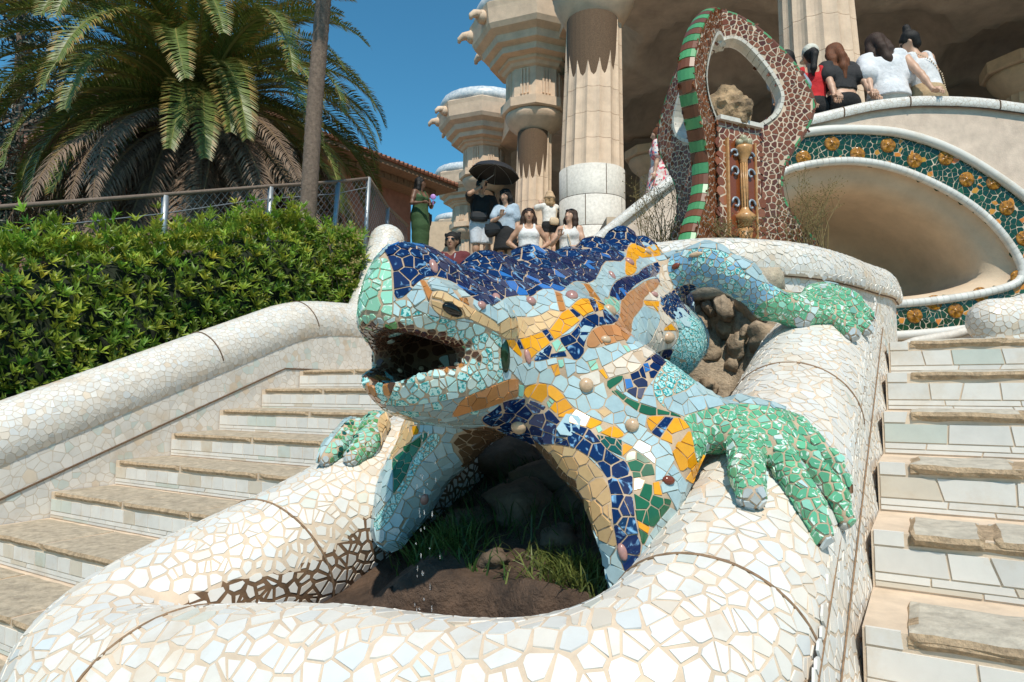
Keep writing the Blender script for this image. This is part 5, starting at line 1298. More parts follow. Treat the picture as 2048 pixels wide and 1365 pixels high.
# ---- palms
def frond_mesh(name, e0, droop, L_, dead=False, seed=0, nl=150):
    random.seed(seed); V_, F_, T_ = [], [], []; pts = []; p = np.zeros(3); n = 26; dirs = []
    for i in range(n+1):
        t = i/n; e = e0-droop*t**1.4; d = np.array([math.cos(e), 0, math.sin(e)]); pts.append(p.copy()); dirs.append(d); p = p+d*L_/n
    rach = MB().tube([q for q in pts[::2]], [.035*(1-t*.85) for t in np.linspace(0, 1, len(pts[::2]))], 4)
    V_ += [np.array(q) for q in rach.v]; F_ += rach.f; T_ += [((.20, .13, .07) if dead else (.30, .27, .08))]*len(rach.f)
    Y_ = np.array([0, 1., 0])
    for i in range(nl):
        t = .10+.90*(i+random.random()*.5)/nl; x = t*n; j = min(int(x), n-1); q = pts[j]+(pts[j+1]-pts[j])*(x-j); d = dirs[j]; up = np.cross(d, Y_); up = up if up[2] > 0 or abs(up[2]) < .2 else up
        up = np.array([-d[2], 0, d[0]])
        ll = .45*(math.sin(math.pi*min(1, .18+.80*t)))**.7*(1 if not dead else .75)+.05
        for s in (-1, 1):
            v_ = Y_*s*.82+d*random.uniform(.55, .8)+up*(random.uniform(.15, .40) if not dead else random.uniform(-.4, .1)); v_ /= np.linalg.norm(v_)
            w = .0115; side = np.cross(v_, up); side /= np.linalg.norm(side)+1e-9; b = len(V_); tip = q+v_*ll-np.array([0, 0, 1])*ll*(.16 if not dead else .3)
            m = q+v_*ll*.55
            V_ += [q-d*w, q+d*w, m+side*w, m-side*w, tip]
            F_ += [(b, b+1, b+2, b+3), (b+3, b+2, b+4)]
            g = random.uniform(.8, 1.2)
            if dead: c0 = (.19*g, .13*g, .092*g); c1 = (.27*g, .19*g, .135*g)
            else: c0 = (.135*g, .180*g, .040*g); c1 = (.27*g, .19*g, .048*g) if random.random() < .55 else (.15*g, .185*g, .045*g)
            T_ += [c0, c1]
    me = mesh(name, V_, F_, None, T_); me.materials.append(M['deadfrond' if dead else 'frond']); return me
R_ = math.radians
GF = [frond_mesh('frond', R_(e), R_(dr), L_, False, s) for s, (e, dr, L_) in enumerate([(82, 105, 3.9), (62, 120, 4.1), (42, 122, 4.2), (20, 105, 4.2), (-5, 84, 4.0), (-28, 60, 3.8)])]
DF = [frond_mesh('dead_frond', R_(e), R_(dr), L_, True, 10+s, 100) for s, (e, dr, L_) in enumerate([(-20, 66, 3.7), (-44, 44, 3.7), (-64, 24, 3.6)])]
random.seed(21)
def palm(name, C, label, cat, counts, dead, rt, base, s=1.0):
    T = empty(name, (C[0], C[1], base), label, cat)
    o = MB(); n = 14; zs = np.linspace(base, C[2]-.1, n); o.tube([(C[0]+.04*math.sin(z*3), C[1], z) for z in zs], [rt*(1.15-.1*i/n+.1*(i % 2)) for i in range(n)], 12); o.build('trunk', M['bark'], T, True)
    for protos, cnt in ((GF, counts), (DF, dead)):
        for me, c in zip(protos, cnt):
            for i in range(c):
                o = bpy.data.objects.new(me.name.split('.')[0], me); COL.objects.link(o); o.parent = T
                az = (i+random.uniform(-.35, .35))/c*2*math.pi+random.random()*.2+e_off[0]; e_off[0] += .7
                o.location = Vector(C)-Vector((C[0], C[1], base))+Vector(((.5 if protos is DF else .22)*math.cos(az)*s, (.5 if protos is DF else .22)*math.sin(az)*s, random.uniform(-.25, .15)-(.55 if protos is DF else 0)))
                o.rotation_euler = (random.gauss(0, .18), random.gauss(0, .10), az); q = s*random.uniform(.88, 1.10); o.scale = (q, q, q)
    return T
e_off = [0.0]
palm('date_palm', at(398, 205, Y=13.0), 'broad date palm with arching green fronds over a skirt of dead brown ones', 'palm', (11, 17, 24, 27, 17, 5), (30, 34, 24), .42, .77)
tp = [at(x, y, Y=7.7) for x, y in ((608, 520), (614, 455), (621, 350), (628, 230), (638, 110), (647, 0), (655, -150), (662, -400))]
TP = empty('slender_palm', (tp[0][0], tp[0][1], .6), 'tall slender palm trunk, ringed and grey-brown, rising out of the hedge past the frame top', 'palm')
t = np.linspace(0, len(tp)-1, 90); tq = np.stack([np.interp(t, range(len(tp)), np.array(tp)[:, i]) for i in range(3)], 1)
MB().tube(tq, [(.098-.015*i/90)*(1+.06*(i % 2)) for i in range(90)], 12).build('trunk', M['bark'], TP, True)
for i in range(14):
    o = bpy.data.objects.new('frond', GF[i % 5]); COL.objects.link(o); o.parent = TP; o.location = Vector(tp[-1])-world_loc(TP); o.rotation_euler = (0, 0, i*2.4); o.scale = (.6,)*3

# ---- dark trees behind the palm
def tree(x, y, Y, h, label, n=2600, w=1.6, col=(.020, .034, .018)):
    C = at(x, y, Y=Y); T = empty('pine_tree', (C[0], C[1], 1.0), label, 'tree', 'trees behind the date palm'); o = MB(); o.tube([(C[0], C[1], .8), (C[0]+.1, C[1], C[2]*.5), (C[0], C[1], C[2]+h*.4)], [.25, .18, .06], 8)
    cl = []
    for i in range(26):
        an = random.random()*6.28; rr = w*random.uniform(.2, 1); z = C[2]+random.uniform(-.5, .5)*h; e = np.array([C[0]+rr*math.cos(an), C[1]+rr*math.sin(an), z]); o.tube([(C[0], C[1], z-.4), e], [.05, .015], 5); cl.append(e)
    o.build('trunk', M['bark'], T); LV, LF, LT = [], [], []
    for i in range(n):
        e = random.choice(cl); p = e+np.array([random.gauss(0, .36) for _ in range(3)]); d = np.array([random.gauss(0, 1) for _ in range(3)]); d /= np.linalg.norm(d); g = random.uniform(.6, 1.6)
        leaf_geo(LV, LF, LT, p, d, np.cross(d, [.3, .2, .9]), random.uniform(.16, .32), .028, tuple(c*g for c in col))
    tag(link('crown', mesh('crown', LV, LF, None, LT), M['frond'], T, False), kind='stuff')
tree(40, 60, 17, 5.5, 'dark pine at the top left corner behind the date palm')
tree(-20, 330, 16, 4.5, 'dark leafy tree at the left edge below the pine', 2600, 1.5, (.018, .03, .016))
tree(90, 420, 18, 2.2, 'low dark bush behind the wire fence at the left', 2200, 2.0, (.03, .045, .02))
tree(235, 420, 19, 2.0, 'low olive bush behind the hanging dead fronds', 2200, 1.8, (.035, .045, .02))

# ---- wire fence
FN = empty('wire_fence', at(540, 440, Y=7.9), 'chain-link fence with brown top rail and galvanised posts behind the hedge', 'fence')
fp = [(-60, 420, 5.1), (0, 415, 5.3), (330, 390, 6.7), (541, 373, 8.0), (676, 364, 9.0), (737, 357, 9.6), (775, 415, 11.0), (815, 452, 12.4)]
FPp = [at(x, y, Y=Y) for x, y, Y in fp]
MB().tube(FPp[:6], [.022]*6, 7).build('top_rail', M['railrust'], FN, True); MB().tube(FPp[5:], [.03]*3, 7).build('top_rail', M['railrust'], FN, True)
for (x0, y0, x1, y1, Y) in [(331, 392, 325, 520, 6.7), (542, 375, 534, 520, 8.0), (677, 366, 664, 520, 9.0), (738, 356, 727, 560, 9.6), (776, 416, 768, 560, 11.0)]:
    MB().tube([at(x0, y0, Y=Y), at(x1, y1, Y=Y)], .034, 6).build('post', M['galv'], FN, True)
MB().tube([at(x, y, Y=Y-.03) for x, y, Y in ((-60, 470, 5.1), (325, 428, 6.7), (480, 405, 7.6), (541, 398, 8.0), (672, 388, 9.0), (735, 375, 9.6))], .006, 4).build('tension_wire', M['galv'], FN)
ms = MB()
def lerp_at(s):    # along the fence between post pixels, top and bottom points
    xs_ = [0, 331, 541, 676, 737, 776, 815]; return s
segs = [((325, 395, 6.7), (541, 375, 8.0)), ((541, 375, 8.0), (677, 366, 9.0)), ((677, 366, 9.0), (738, 358, 9.6)), ((738, 358, 9.6), (776, 418, 11.0)), ((776, 418, 11.0), (815, 454, 12.4))]
for (x0, y0, Y0), (x1, y1, Y1) in segs:
    A_, B_ = at(x0, y0, Y=Y0), at(x1, y1, Y=Y1); L_ = np.linalg.norm((B_-A_)[:2]); H = 1.15; st = .10; m = int(L_/st); hn_ = int(H/st)
    for i in range(-hn_, m+1):
        for sg in (1, -1):
            i0, i1 = i, i+hn_; s0, s1 = max(0, i0), min(m, i1)
            if s1 <= s0: continue
            def pt(s, r): q = A_+(B_-A_)*(s/m); return q-UPZ*(H*(r if sg == 1 else 1-r))
            ms.tube([pt(s0, (s0-i0)/hn_), pt(s1, (s1-i0)/hn_)], .0032, 3, False)
tag(ms.build('wire_mesh', M['galv'], FN), kind='stuff')

# ---- pink house
HS = empty('pink_house', (-6, 24, 1), 'pink rendered house with a red tile roof and brown cornice behind the fence', 'house')
hA, hB = at(200, 400, Y=17.5), at(822, 400, Y=27.0); hA[2] = hB[2] = 0; hd = (hB-hA)/np.linalg.norm(hB-hA); hn = np.array([hd[1], -hd[0], 0]); hn = hn if hn[1] < 0 else -hn; HL = np.linalg.norm(hB-hA); ez_ = 8.15
MB().box(hA+hd*HL/2-hn*4+UPZ*(ez_/2+.3), HL, 8, ez_-.8, hd, hn).build('house_wall', M['pinkwall'], HS)
MB().box(hA+hd*(HL/2+.3)-hn*3.6+UPZ*(ez_-.22), HL+.6, 8.8, .24, hd, hn).build('cornice', M['brownstone'], HS)
MB().box(hA+hd*(HL/2+.55)-hn*3.55+UPZ*(ez_), HL+1.3, 10.0, .16, hd, hn).build('eave', M['brownstone'], HS)
for zz in (5.1,): MB().box(hA+hd*HL/2+hn*.06+UPZ*zz, HL+.1, .16, .22, hd, hn).build('string_course', M['brownstone'], HS)
for i in range(34): MB().box(hA+hd*(HL*(i+.5)/34)+hn*.55+UPZ*(ez_-.2), .14, .6, .2, hd, hn).build('bracket', M['brownstone'], HS)
o = MB(); c0 = hA+hd*(HL/2+.55)-hn*3.55+UPZ*(ez_+.08)
o.add([c0+hd*sx*(HL+1.4)/2+hn*sy*5.05 for sx, sy in ((-1, -1), (1, -1), (1, 1), (-1, 1))]+[c0+hd*sx*(HL-5)/2+UPZ*1.1 for sx in (-1, 1)], [(0, 1, 5, 4), (2, 3, 4, 5), (1, 2, 5), (3, 0, 4)]); o.build('roof', M['rooftile'], HS)
for i in range(58):
    s = -(HL+1.3)/2+(HL+1.3)*(i+.5)/58; A_ = c0+hd*s+hn*5.1+UPZ*.06; B_ = c0+hd*s*.8+hn*3.4+UPZ*.46; MB().tube([A_, B_], .085, 7).build('roof_tile', M['rooftile'], HS)
for x in (275, 430, 560):
    P0 = at(x, 440, Y=18); s = (P0-hA)@hd; c = hA+hd*s+hn*.04+UPZ*3.3
    w = MB().box(c, 1.1, .12, 2.2, hd, hn).build('window', M['whitepaint'], HS); MB().box(c+hn*.07, .38, .03, 1.9, hd, hn).build('pane', M['pane'], w); MB().box(c+hn*.05-hd*.27, .40, .045, 1.92, hd, hn).build('pane', M['pane'], w)
# ================================================================== openwork tripod sculpture on the planter
M['brown_glaze'] = mat('brown_glaze', (.14, .035, .012), .14, attr=True, noise=.15, nscale=50)
M['edge_glaze'] = mat('edge_glaze', (.1, .2, .1), .34, attr=True, noise=.1, nscale=50)
TS = empty('tripod_sculpture', (*at(1440, 480, Y=4.5)[:2], .62), 'three-legged openwork sculpture in brown broken tile with green striped edges', 'sculpture')
TA = at(1440, 400, Y=4.5)[:2]; tpx = 4.5/FOC; tzz = lambda y: at(1440, y, Y=4.5)[2]
PR = [(0, 27, 0, 96), (36, 36, 8, 88), (72, 58, 30, 83), (104, 86, 54, 94), (140, 122, 88, 132), (166, 160, 112, 168), (189, 205, 128, 203), (186, 242, 116, 238), (166, 277, 78, 262), (140, 312, 2, 285), (119, 350, 1, 350), (119, 402, 1, 402), (146, 450, 1, 450), (188, 492, 1, 495), (215, 550, 1, 550), (222, 625, 1, 625)]
PR = np.array(PR, float); tt = np.linspace(0, len(PR)-1, 90); PRi = np.stack([np.interp(tt, range(len(PR)), PR[:, i]) for i in range(4)], 1)
for _ in range(6): PRi[1:-1] = (PRi[:-2]+2*PRi[1:-1]+PRi[2:])/4
TH = .100
toC = np.array([-TA[0], -TA[1], 0]); toC /= np.linalg.norm(toC); rightv = np.array([-toC[1], toC[0], 0]); rightv = rightv if rightv[0] > 0 else -rightv
BR_ = [(.17, .050, .018), (.22, .070, .026), (.13, .038, .016), (.19, .06, .022), (.26, .10, .05)]
fins = []
for fi, az in enumerate((-17, 103, 221)):
    d = toC*math.cos(R_(az))+rightv*math.sin(R_(az)); s = np.cross(d, UPZ); s /= np.linalg.norm(s)
    P3_ = lambda r, y, o: np.array([TA[0], TA[1], 0])+d*r*tpx+s*o+UPZ*tzz(y)
    v, f = [], []; n = len(PRi)
    for ro, yo, ri, yi in PRi: v += [P3_(ro, yo, -TH/2), P3_(ri, yi, -TH/2), P3_(ro, yo, TH/2), P3_(ri, yi, TH/2)]
    f1 = [(4*i, 4*i+1, 4*i+5, 4*i+4) for i in range(n-1)]; f2 = [(4*i+2, 4*i+6, 4*i+7, 4*i+3) for i in range(n-1)]
    fo = [(4*i, 4*i+4, 4*i+6, 4*i+2) for i in range(n-1)]; fi_ = [(4*i+1, 4*i+3, 4*i+7, 4*i+5) for i in range(n-1)]
    me = mesh('leg', v, f1+f2+fo+fi_); bm = bmesh.new(); bm.from_mesh(me); bmesh.ops.recalc_face_normals(bm, faces=bm.faces); bm.to_mesh(me); bm.free()
    link('leg', me, M['grout_white'], TS, False); fins.append((d, s, P3_, v))
    for side, ff, nrm in ((0, f1, -s), (1, f2, s)):
        vv = np.array(v); tr_ = np.array([t for q in ff for t in ((q[0], q[1], q[2]), (q[0], q[2], q[3]))]); nn = np.tile(nrm, (len(vv), 1))
        if nrm@(-np.array([TA[0], TA[1], 1.2])) < 0 and fi != 0: lim = 0
        else: lim = 130
        off = -TH/2 if side == 0 else TH/2; fine = np.stack([np.interp(np.linspace(0, len(PRi)-1, 420), range(len(PRi)), PRi[:, c_]) for c_ in range(4)], 1)
        bord = np.array([P3_(q[0]-1.5, q[1], off) for q in fine]+[P3_(q[2]+3, q[3], off) for q in fine if q[3] < 270])
        mosaic((vv, tr_, nn), .031, TS, .0062, colour=lambda P: (lambda i: (0, tuple(np.array(random.choice(BR_))*random.uniform(.8, 1.2)))), mats=[M['brown_glaze']], limit=lim, hgt=.003, tilt=.03, n_per=30, border=bord)
    # striped edge tiles along the outside, white glazed pieces along the hole
    L_ = np.concatenate([[0], np.cumsum(np.linalg.norm(np.diff(PRi[:, :2], axis=0), axis=1))])*tpx; m = int(L_[-1]/.068); g = np.linspace(0, L_[-1], m+1)
    for i in range(m):
        for (u0, u1) in (((g[i]+.003), (g[i+1]-.003)),):
            q0 = [np.interp(u0, L_, PRi[:, k]) for k in (0, 1)]; q1 = [np.interp(u1, L_, PRi[:, k]) for k in (0, 1)]
            e = np.array([q1[0]-q0[0], q1[1]-q0[1]]); e /= np.linalg.norm(e)+1e-9; no = np.array([-e[1], e[0]]); no = no if (no[0] > 0 or (abs(no[0]) < .2 and no[1] < 0)) else -no
            k_ = 5; vv = []
            for q in (q0, q1):
                for j in range(k_):
                    o_ = (j/(k_-1)-.5)*TH*1.04; bul = (1-(2*j/(k_-1)-1)**2)*4.0+1.2; vv.append(P3_(q[0]+no[0]*bul, q[1]+no[1]*bul, o_))
                for j in (0, k_-1): vv.append(P3_(q[0]-no[0]*3, q[1]-no[1]*3, (j/(k_-1)-.5)*TH*1.04))
            K = k_+2; ff = [(j, j+1, K+j+1, K+j) for j in range(k_-1)]+[(k_, 0, K, K+k_), (k_-1, k_+1, K+k_+1, K+k_-1), tuple(range(k_))+(k_+1, k_), tuple(K+j for j in range(k_))+(K+k_+1, K+k_)]
            col = (.075, .28, .11) if i % 2 else (.15, .05, .022)
            me = mesh('edge_tile', vv, ff, None, [np.array(col)*random.uniform(.85, 1.15)]*len(ff)); link('edge_tile', me, M['edge_glaze'], TS, False)
    hole = PRi[:55]; hole = hole[hole[:, 3] < 284]
    for i in range(0, len(hole)-2, 2):
        q0, q1 = hole[i], hole[i+2]; 
        if math.hypot(q1[2]-q0[2], q1[3]-q0[3]) < 1: continue
        A_ = P3_(q0[2]*.97+q1[2]*.03, q0[3]*.97+q1[3]*.03, 0); B_ = P3_(q0[2]*.04+q1[2]*.96, q0[3]*.04+q1[3]*.96, 0); ee = (B_-A_)/np.linalg.norm(B_-A_); nv = np.cross(ee, s)
        cc_ = P3_(75, 190, 0)-(A_+B_)/2; nv = nv if nv@cc_ > 0 else -nv
        w2 = TH/2+.012; vv = [X_+s*o_+nv*h_ for X_ in (A_, B_) for o_, h_ in ((-w2, -.012), (-w2, .010), (-w2*.5, .020), (w2*.5, .020), (w2, .010), (w2, -.012))]
        ff = [(j, j+1, 7+j, 6+j) for j in range(5)]+[(0, 1, 2, 3, 4, 5), (6, 7, 8, 9, 10, 11)]
        me = mesh('lining_tile', vv, ff, None, [np.array([.64, .61, .54])*random.uniform(.9, 1.08)]*len(ff)); link('lining_tile', me, M['white_glaze'], TS, False)
# core prism with a relief panel between the front legs
az = R_(43); pd = toC*math.cos(az)+rightv*math.sin(az); ps = np.cross(pd, UPZ); ps = ps if ps@rightv > 0 else -ps
PC = lambda o_, y, dep: np.array([TA[0], TA[1], 0])+ps*o_+pd*dep+UPZ*tzz(y)
o = MB(); hw = .175; dp = .19
o.add([PC(-hw, 625, dp), PC(hw, 625, dp), PC(hw, 268, dp), PC(-hw, 268, dp), PC(-hw*.4, 625, -.05), PC(hw*.4, 625, -.05), PC(hw*.4, 268, -.05), PC(-hw*.4, 268, -.05)], [(0, 1, 2, 3), (4, 5, 6, 7), (0, 1, 5, 4), (1, 2, 6, 5), (2, 3, 7, 6), (3, 0, 4, 7)]); o.build('core', M['grout_white'], TS)
vv = np.array([PC(-hw, 625, dp), PC(hw, 625, dp), PC(hw, 272, dp), PC(-hw, 272, dp)]); mosaic((vv, np.array([(0, 1, 2), (0, 2, 3)]), np.tile(pd, (4, 1))), .035, TS, .006, colour=lambda P: (lambda i: (0, tuple(np.array(random.choice(BR_))*random.uniform(.9, 1.5)))), mats=[M['brown_glaze']], limit=60, n_per=20)
MB().box(PC(0, 266, .07), hw*2.1, .30, .028, ps, pd).build('white_slab', M['marble'], TS)
M['ochre'] = mat('ochre_relief_glaze', (.56, .30, .12), .3, noise=.4, nscale=40); M['bluegrey'] = mat('blue_grey_relief_glaze', (.32, .38, .44), .3, noise=.4, nscale=40)
MB().box(PC(.0, 395, dp+.004), .225, .020, .62, ps, pd).build('relief_panel', M['brown_glaze'], TS)
for p_ in [o_ for o_ in TS.children if o_.name.startswith('relief_panel')]:
    a_ = p_.data.attributes.new('tint', 'FLOAT_COLOR', 'FACE'); a_.data.foreach_set('color', np.tile([.22, .06, .02, 1], len(p_.data.polygons)))
for sg in (-1, 1): MB().box(PC(sg*.118, 395, dp+.012), .014, .02, .64, ps, pd).build('relief_frame', M['ochre'], TS)
b_ = PC(0, 0, dp+.03); b_[2] = 0
z0 = tzz(470); z1 = tzz(315); H = z1-z0
cs = MB().lathe((b_[0], b_[1], 0), [(.018, z0), (.040, z0+.015), (.062, z0+.05), (.066, z0+.075), (.050, z0+.09), (.030, z0+.11), (.024, z0+.13), (.022, z1-.11), (.027, z1-.10), (.024, z1-.09), (.046, z1-.05), (.056, z1-.02), (.056, z1), (.02, z1+.005)], 18)
for q in range(9): an = q*2*math.pi/9; cs.tube([(b_[0]+.023*math.cos(an), b_[1]+.023*math.sin(an), z0+.13), (b_[0]+.021*math.cos(an), b_[1]+.021*math.sin(an), z1-.11)], .0045, 5)
cs.build('relief_candlestick', M['ochre'], TS, True)
MB().lathe((b_[0], b_[1], 0), [(.03, z0-.30), (.05, z0-.2), (.035, z0-.1), (.05, z0-.01)], 14).build('relief_vase', M['ochre'], TS, True)
sc = MB()
for sg in (-1, 1):
    for yy, hh in ((425, 1), (365, .9), (330, .7)):
        c = PC(sg*.065, yy, dp+.025); sc.tube([c+ps*sg*.035*math.cos(q)*(1-q/8)+UPZ*.045*hh*math.sin(q)*(1-q/8) for q in np.linspace(0, 5.5, 16)], .0075, 6)
sc.build('relief_scroll', M['bluegrey'], TS, True)
fr_o = MB()
for q in range(7): fr_o.ellipsoid(PC(random.uniform(-.05, .05), 305+random.uniform(-8, 6), dp+.035), .026, .026, .024)
fr_o.build('relief_fruit', mat('pale_fruit_glaze', (.42, .40, .27), .35, noise=.4, nscale=50), TS, True)
rk = rock_mesh('rough_rock', .145, 77, 4, (.95, .9, 1.05))
for v_ in rk.vertices:
    p = Vector(v_.co)*14; v_.co += v_.co.normalized()*(.028*mnoise.noise(p)+.014*mnoise.noise(p*2.3))
rk.materials.append(mat('pitted_rock', (.44, .30, .17), .9, dark=(.035, .028, .02), noise=.6, nscale=9, bump=.02, bscale=30)); ro = bpy.data.objects.new('rough_rock', rk); COL.objects.link(ro); ro.location = Vector(at(1463, 222, Y=4.42)); tag(ro, 'rough pitted tan and black rock perched inside the openwork sculpture', 'rock')
# dry weeds round its feet
M['weed'] = mat('dry_weed', (.20, .15, .055), .8, noise=.4, nscale=30)
for wi, (x0, x1, yb, yt, nst, Y, lab) in enumerate([(1540, 1690, 500, 345, 46, 4.3, 'spindly green-brown weed with tiny seed heads right of the sculpture foot'), (1265, 1375, 505, 360, 40, 4.6, 'dry brown weed growing left of the sculpture on the planter rim'), (1410, 1530, 500, 440, 24, 4.1, 'short dry weeds at the front foot of the sculpture')]):
    W_ = empty('dry_weed', at((x0+x1)/2, yb, Y=Y), lab, 'weed', 'weeds on the planter'); st = MB(); hd_ = MB()
    for i in range(nst):
        p = at(random.uniform(x0+.2*(x1-x0), x1-.2*(x1-x0)), yb+20, Y=Y+random.uniform(-.12, .12)); q = at(random.uniform(x0, x1), random.uniform(yt, yb-20), Y=Y+random.uniform(-.2, .2)); m = (p+q)/2+np.array([random.gauss(0, .03), 0, .04]); st.tube([p, m, q], [.0026, .002, .001], 4, False)
        for k in range(7):
            t_ = random.uniform(.5, 1); b0 = m+(q-m)*t_; e_ = b0+np.array([random.gauss(0, .045), random.gauss(0, .04), random.uniform(.01, .07)]); st.tube([b0, e_], .0009, 3, False); hd_.ellipsoid(e_, .004, .004, .005, None, 4, 3)
    st.build('stem', M['weed'], W_); tag(hd_.build('seed_heads', M['weed'], W_), kind='stuff')
# grass and weeds in the hollow
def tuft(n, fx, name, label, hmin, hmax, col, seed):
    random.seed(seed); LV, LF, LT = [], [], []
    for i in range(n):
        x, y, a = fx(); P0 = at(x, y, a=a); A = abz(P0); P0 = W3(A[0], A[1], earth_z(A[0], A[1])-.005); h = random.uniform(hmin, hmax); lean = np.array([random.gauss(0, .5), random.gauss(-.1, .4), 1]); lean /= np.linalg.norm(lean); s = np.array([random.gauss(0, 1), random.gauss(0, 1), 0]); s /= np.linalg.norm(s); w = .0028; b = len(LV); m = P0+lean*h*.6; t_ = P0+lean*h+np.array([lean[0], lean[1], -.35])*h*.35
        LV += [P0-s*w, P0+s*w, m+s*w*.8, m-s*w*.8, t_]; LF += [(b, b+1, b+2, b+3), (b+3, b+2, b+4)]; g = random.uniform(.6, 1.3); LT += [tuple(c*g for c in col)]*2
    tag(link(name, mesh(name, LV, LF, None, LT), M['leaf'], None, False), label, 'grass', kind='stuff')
tuft(480, lambda: (random.gauss(1140, 48), 1160, random.uniform(1.66, 1.80)), 'grass_tuft', 'bright grass tuft catching the sun on the earth ledge under the lizard', .04, .10, (.16, .19, .05), 1)  # sunlight is put into the blade colour: a lighter grass
tuft(420, lambda: (random.uniform(880, 1230), 1120, random.uniform(1.85, 2.5)), 'grass', 'dark grass in the shade of the hollow', .06, .16, (.05, .09, .03), 2)  # shade of the hollow is put into the blade colour: a darker grass
tuft(500, lambda: (random.gauss(890, 45), 1130, random.uniform(1.68, 2.0)), 'weeds', 'green weeds at the ledge behind the dripping water', .06, .15, (.06, .12, .03), 3)
# falling drops from the lizard's mouth
M['water'] = mat('falling_water', (.95, .97, .98), .02, spec=.5); M['water'].node_tree.nodes['Principled BSDF'].inputs['Transmission Weight'].default_value = .85; M['water'].node_tree.nodes['Principled BSDF'].inputs['IOR'].default_value = 1.33
random.seed(5); dr = MB()
for i in range(34):
    x = random.choice((838, 846, 862, 880, 842))+random.gauss(0, 4); y = random.uniform(860, 1225); p = at(x, y, a=1.46); dr.ellipsoid(p, random.uniform(.0010, .0022), .0015, random.uniform(.002, .010), None, 6, 4)
tag(dr.build('water_drops', M['water'], None, True), 'string of water drops falling from the lizard mouth into the basin', 'water', kind='stuff')
# ================================================================== people
SKIN = {k: mat('skin_'+k, c, .5, noise=.08, nscale=30) for k, c in dict(light=(.56, .34, .235), tan=(.44, .25, .16), brown=(.15, .075, .045), mid=(.33, .185, .115)).items()}
_cl = {}
def cloth(n, c, rough=.85):
    if n not in _cl: _cl[n] = mat('cloth_'+n, c, rough, noise=.22, nscale=14, bump=.016, bscale=15)
    return _cl[n]
def hairmat(n, c):
    m = mat(n, c, .58, noise=.55, nscale=30, bump=.006, bscale=60, spec=.35); nt = m.node_tree
    mp = nt.nodes.new('ShaderNodeMapping'); mp.inputs['Scale'].default_value = (3.5, 3.5, .35); ge = [x for x in nt.nodes if x.type == 'NEW_GEOMETRY'][0]; nt.links.new(ge.outputs['Position'], mp.inputs['Vector'])
    for x in nt.nodes:
        if x.type == 'TEX_NOISE': nt.links.new(mp.outputs['Vector'], x.inputs['Vector'])
    return m
HAIR = {k: hairmat('hair_'+k, c) for k, c in dict(black=(.012, .010, .009), brown=(.045, .022, .013), auburn=(.17, .055, .018), blond=(.40, .26, .13)).items()}
def rotm(pitch, roll, yaw=0):
    cx, sx, cy, sy, cz, sz = math.cos(pitch), math.sin(pitch), math.cos(roll), math.sin(roll), math.cos(yaw), math.sin(yaw)
    Rx = np.array([[1, 0, 0], [0, cx, sx], [0, -sx, cx]]); Ry = np.array([[cy, 0, sy], [0, 1, 0], [-sy, 0, cy]]); Rz = np.array([[cz, -sz, 0], [sz, cz, 0], [0, 0, 1]]); return Rz@Ry@Rx
def ik(S, Wp, hint, l1=.285, l2=.255):
    d = Wp-S; L_ = np.linalg.norm(d); u = d/L_; L2 = min(L_, (l1+l2)*.995); x = (l1*l1-l2*l2+L2*L2)/(2*L2); h = math.sqrt(max(0, l1*l1-x*x)); hp = hint-u*(hint@u); hp = hp/(np.linalg.norm(hp)+1e-9); return S+u*x+hp*h, S+u*L2
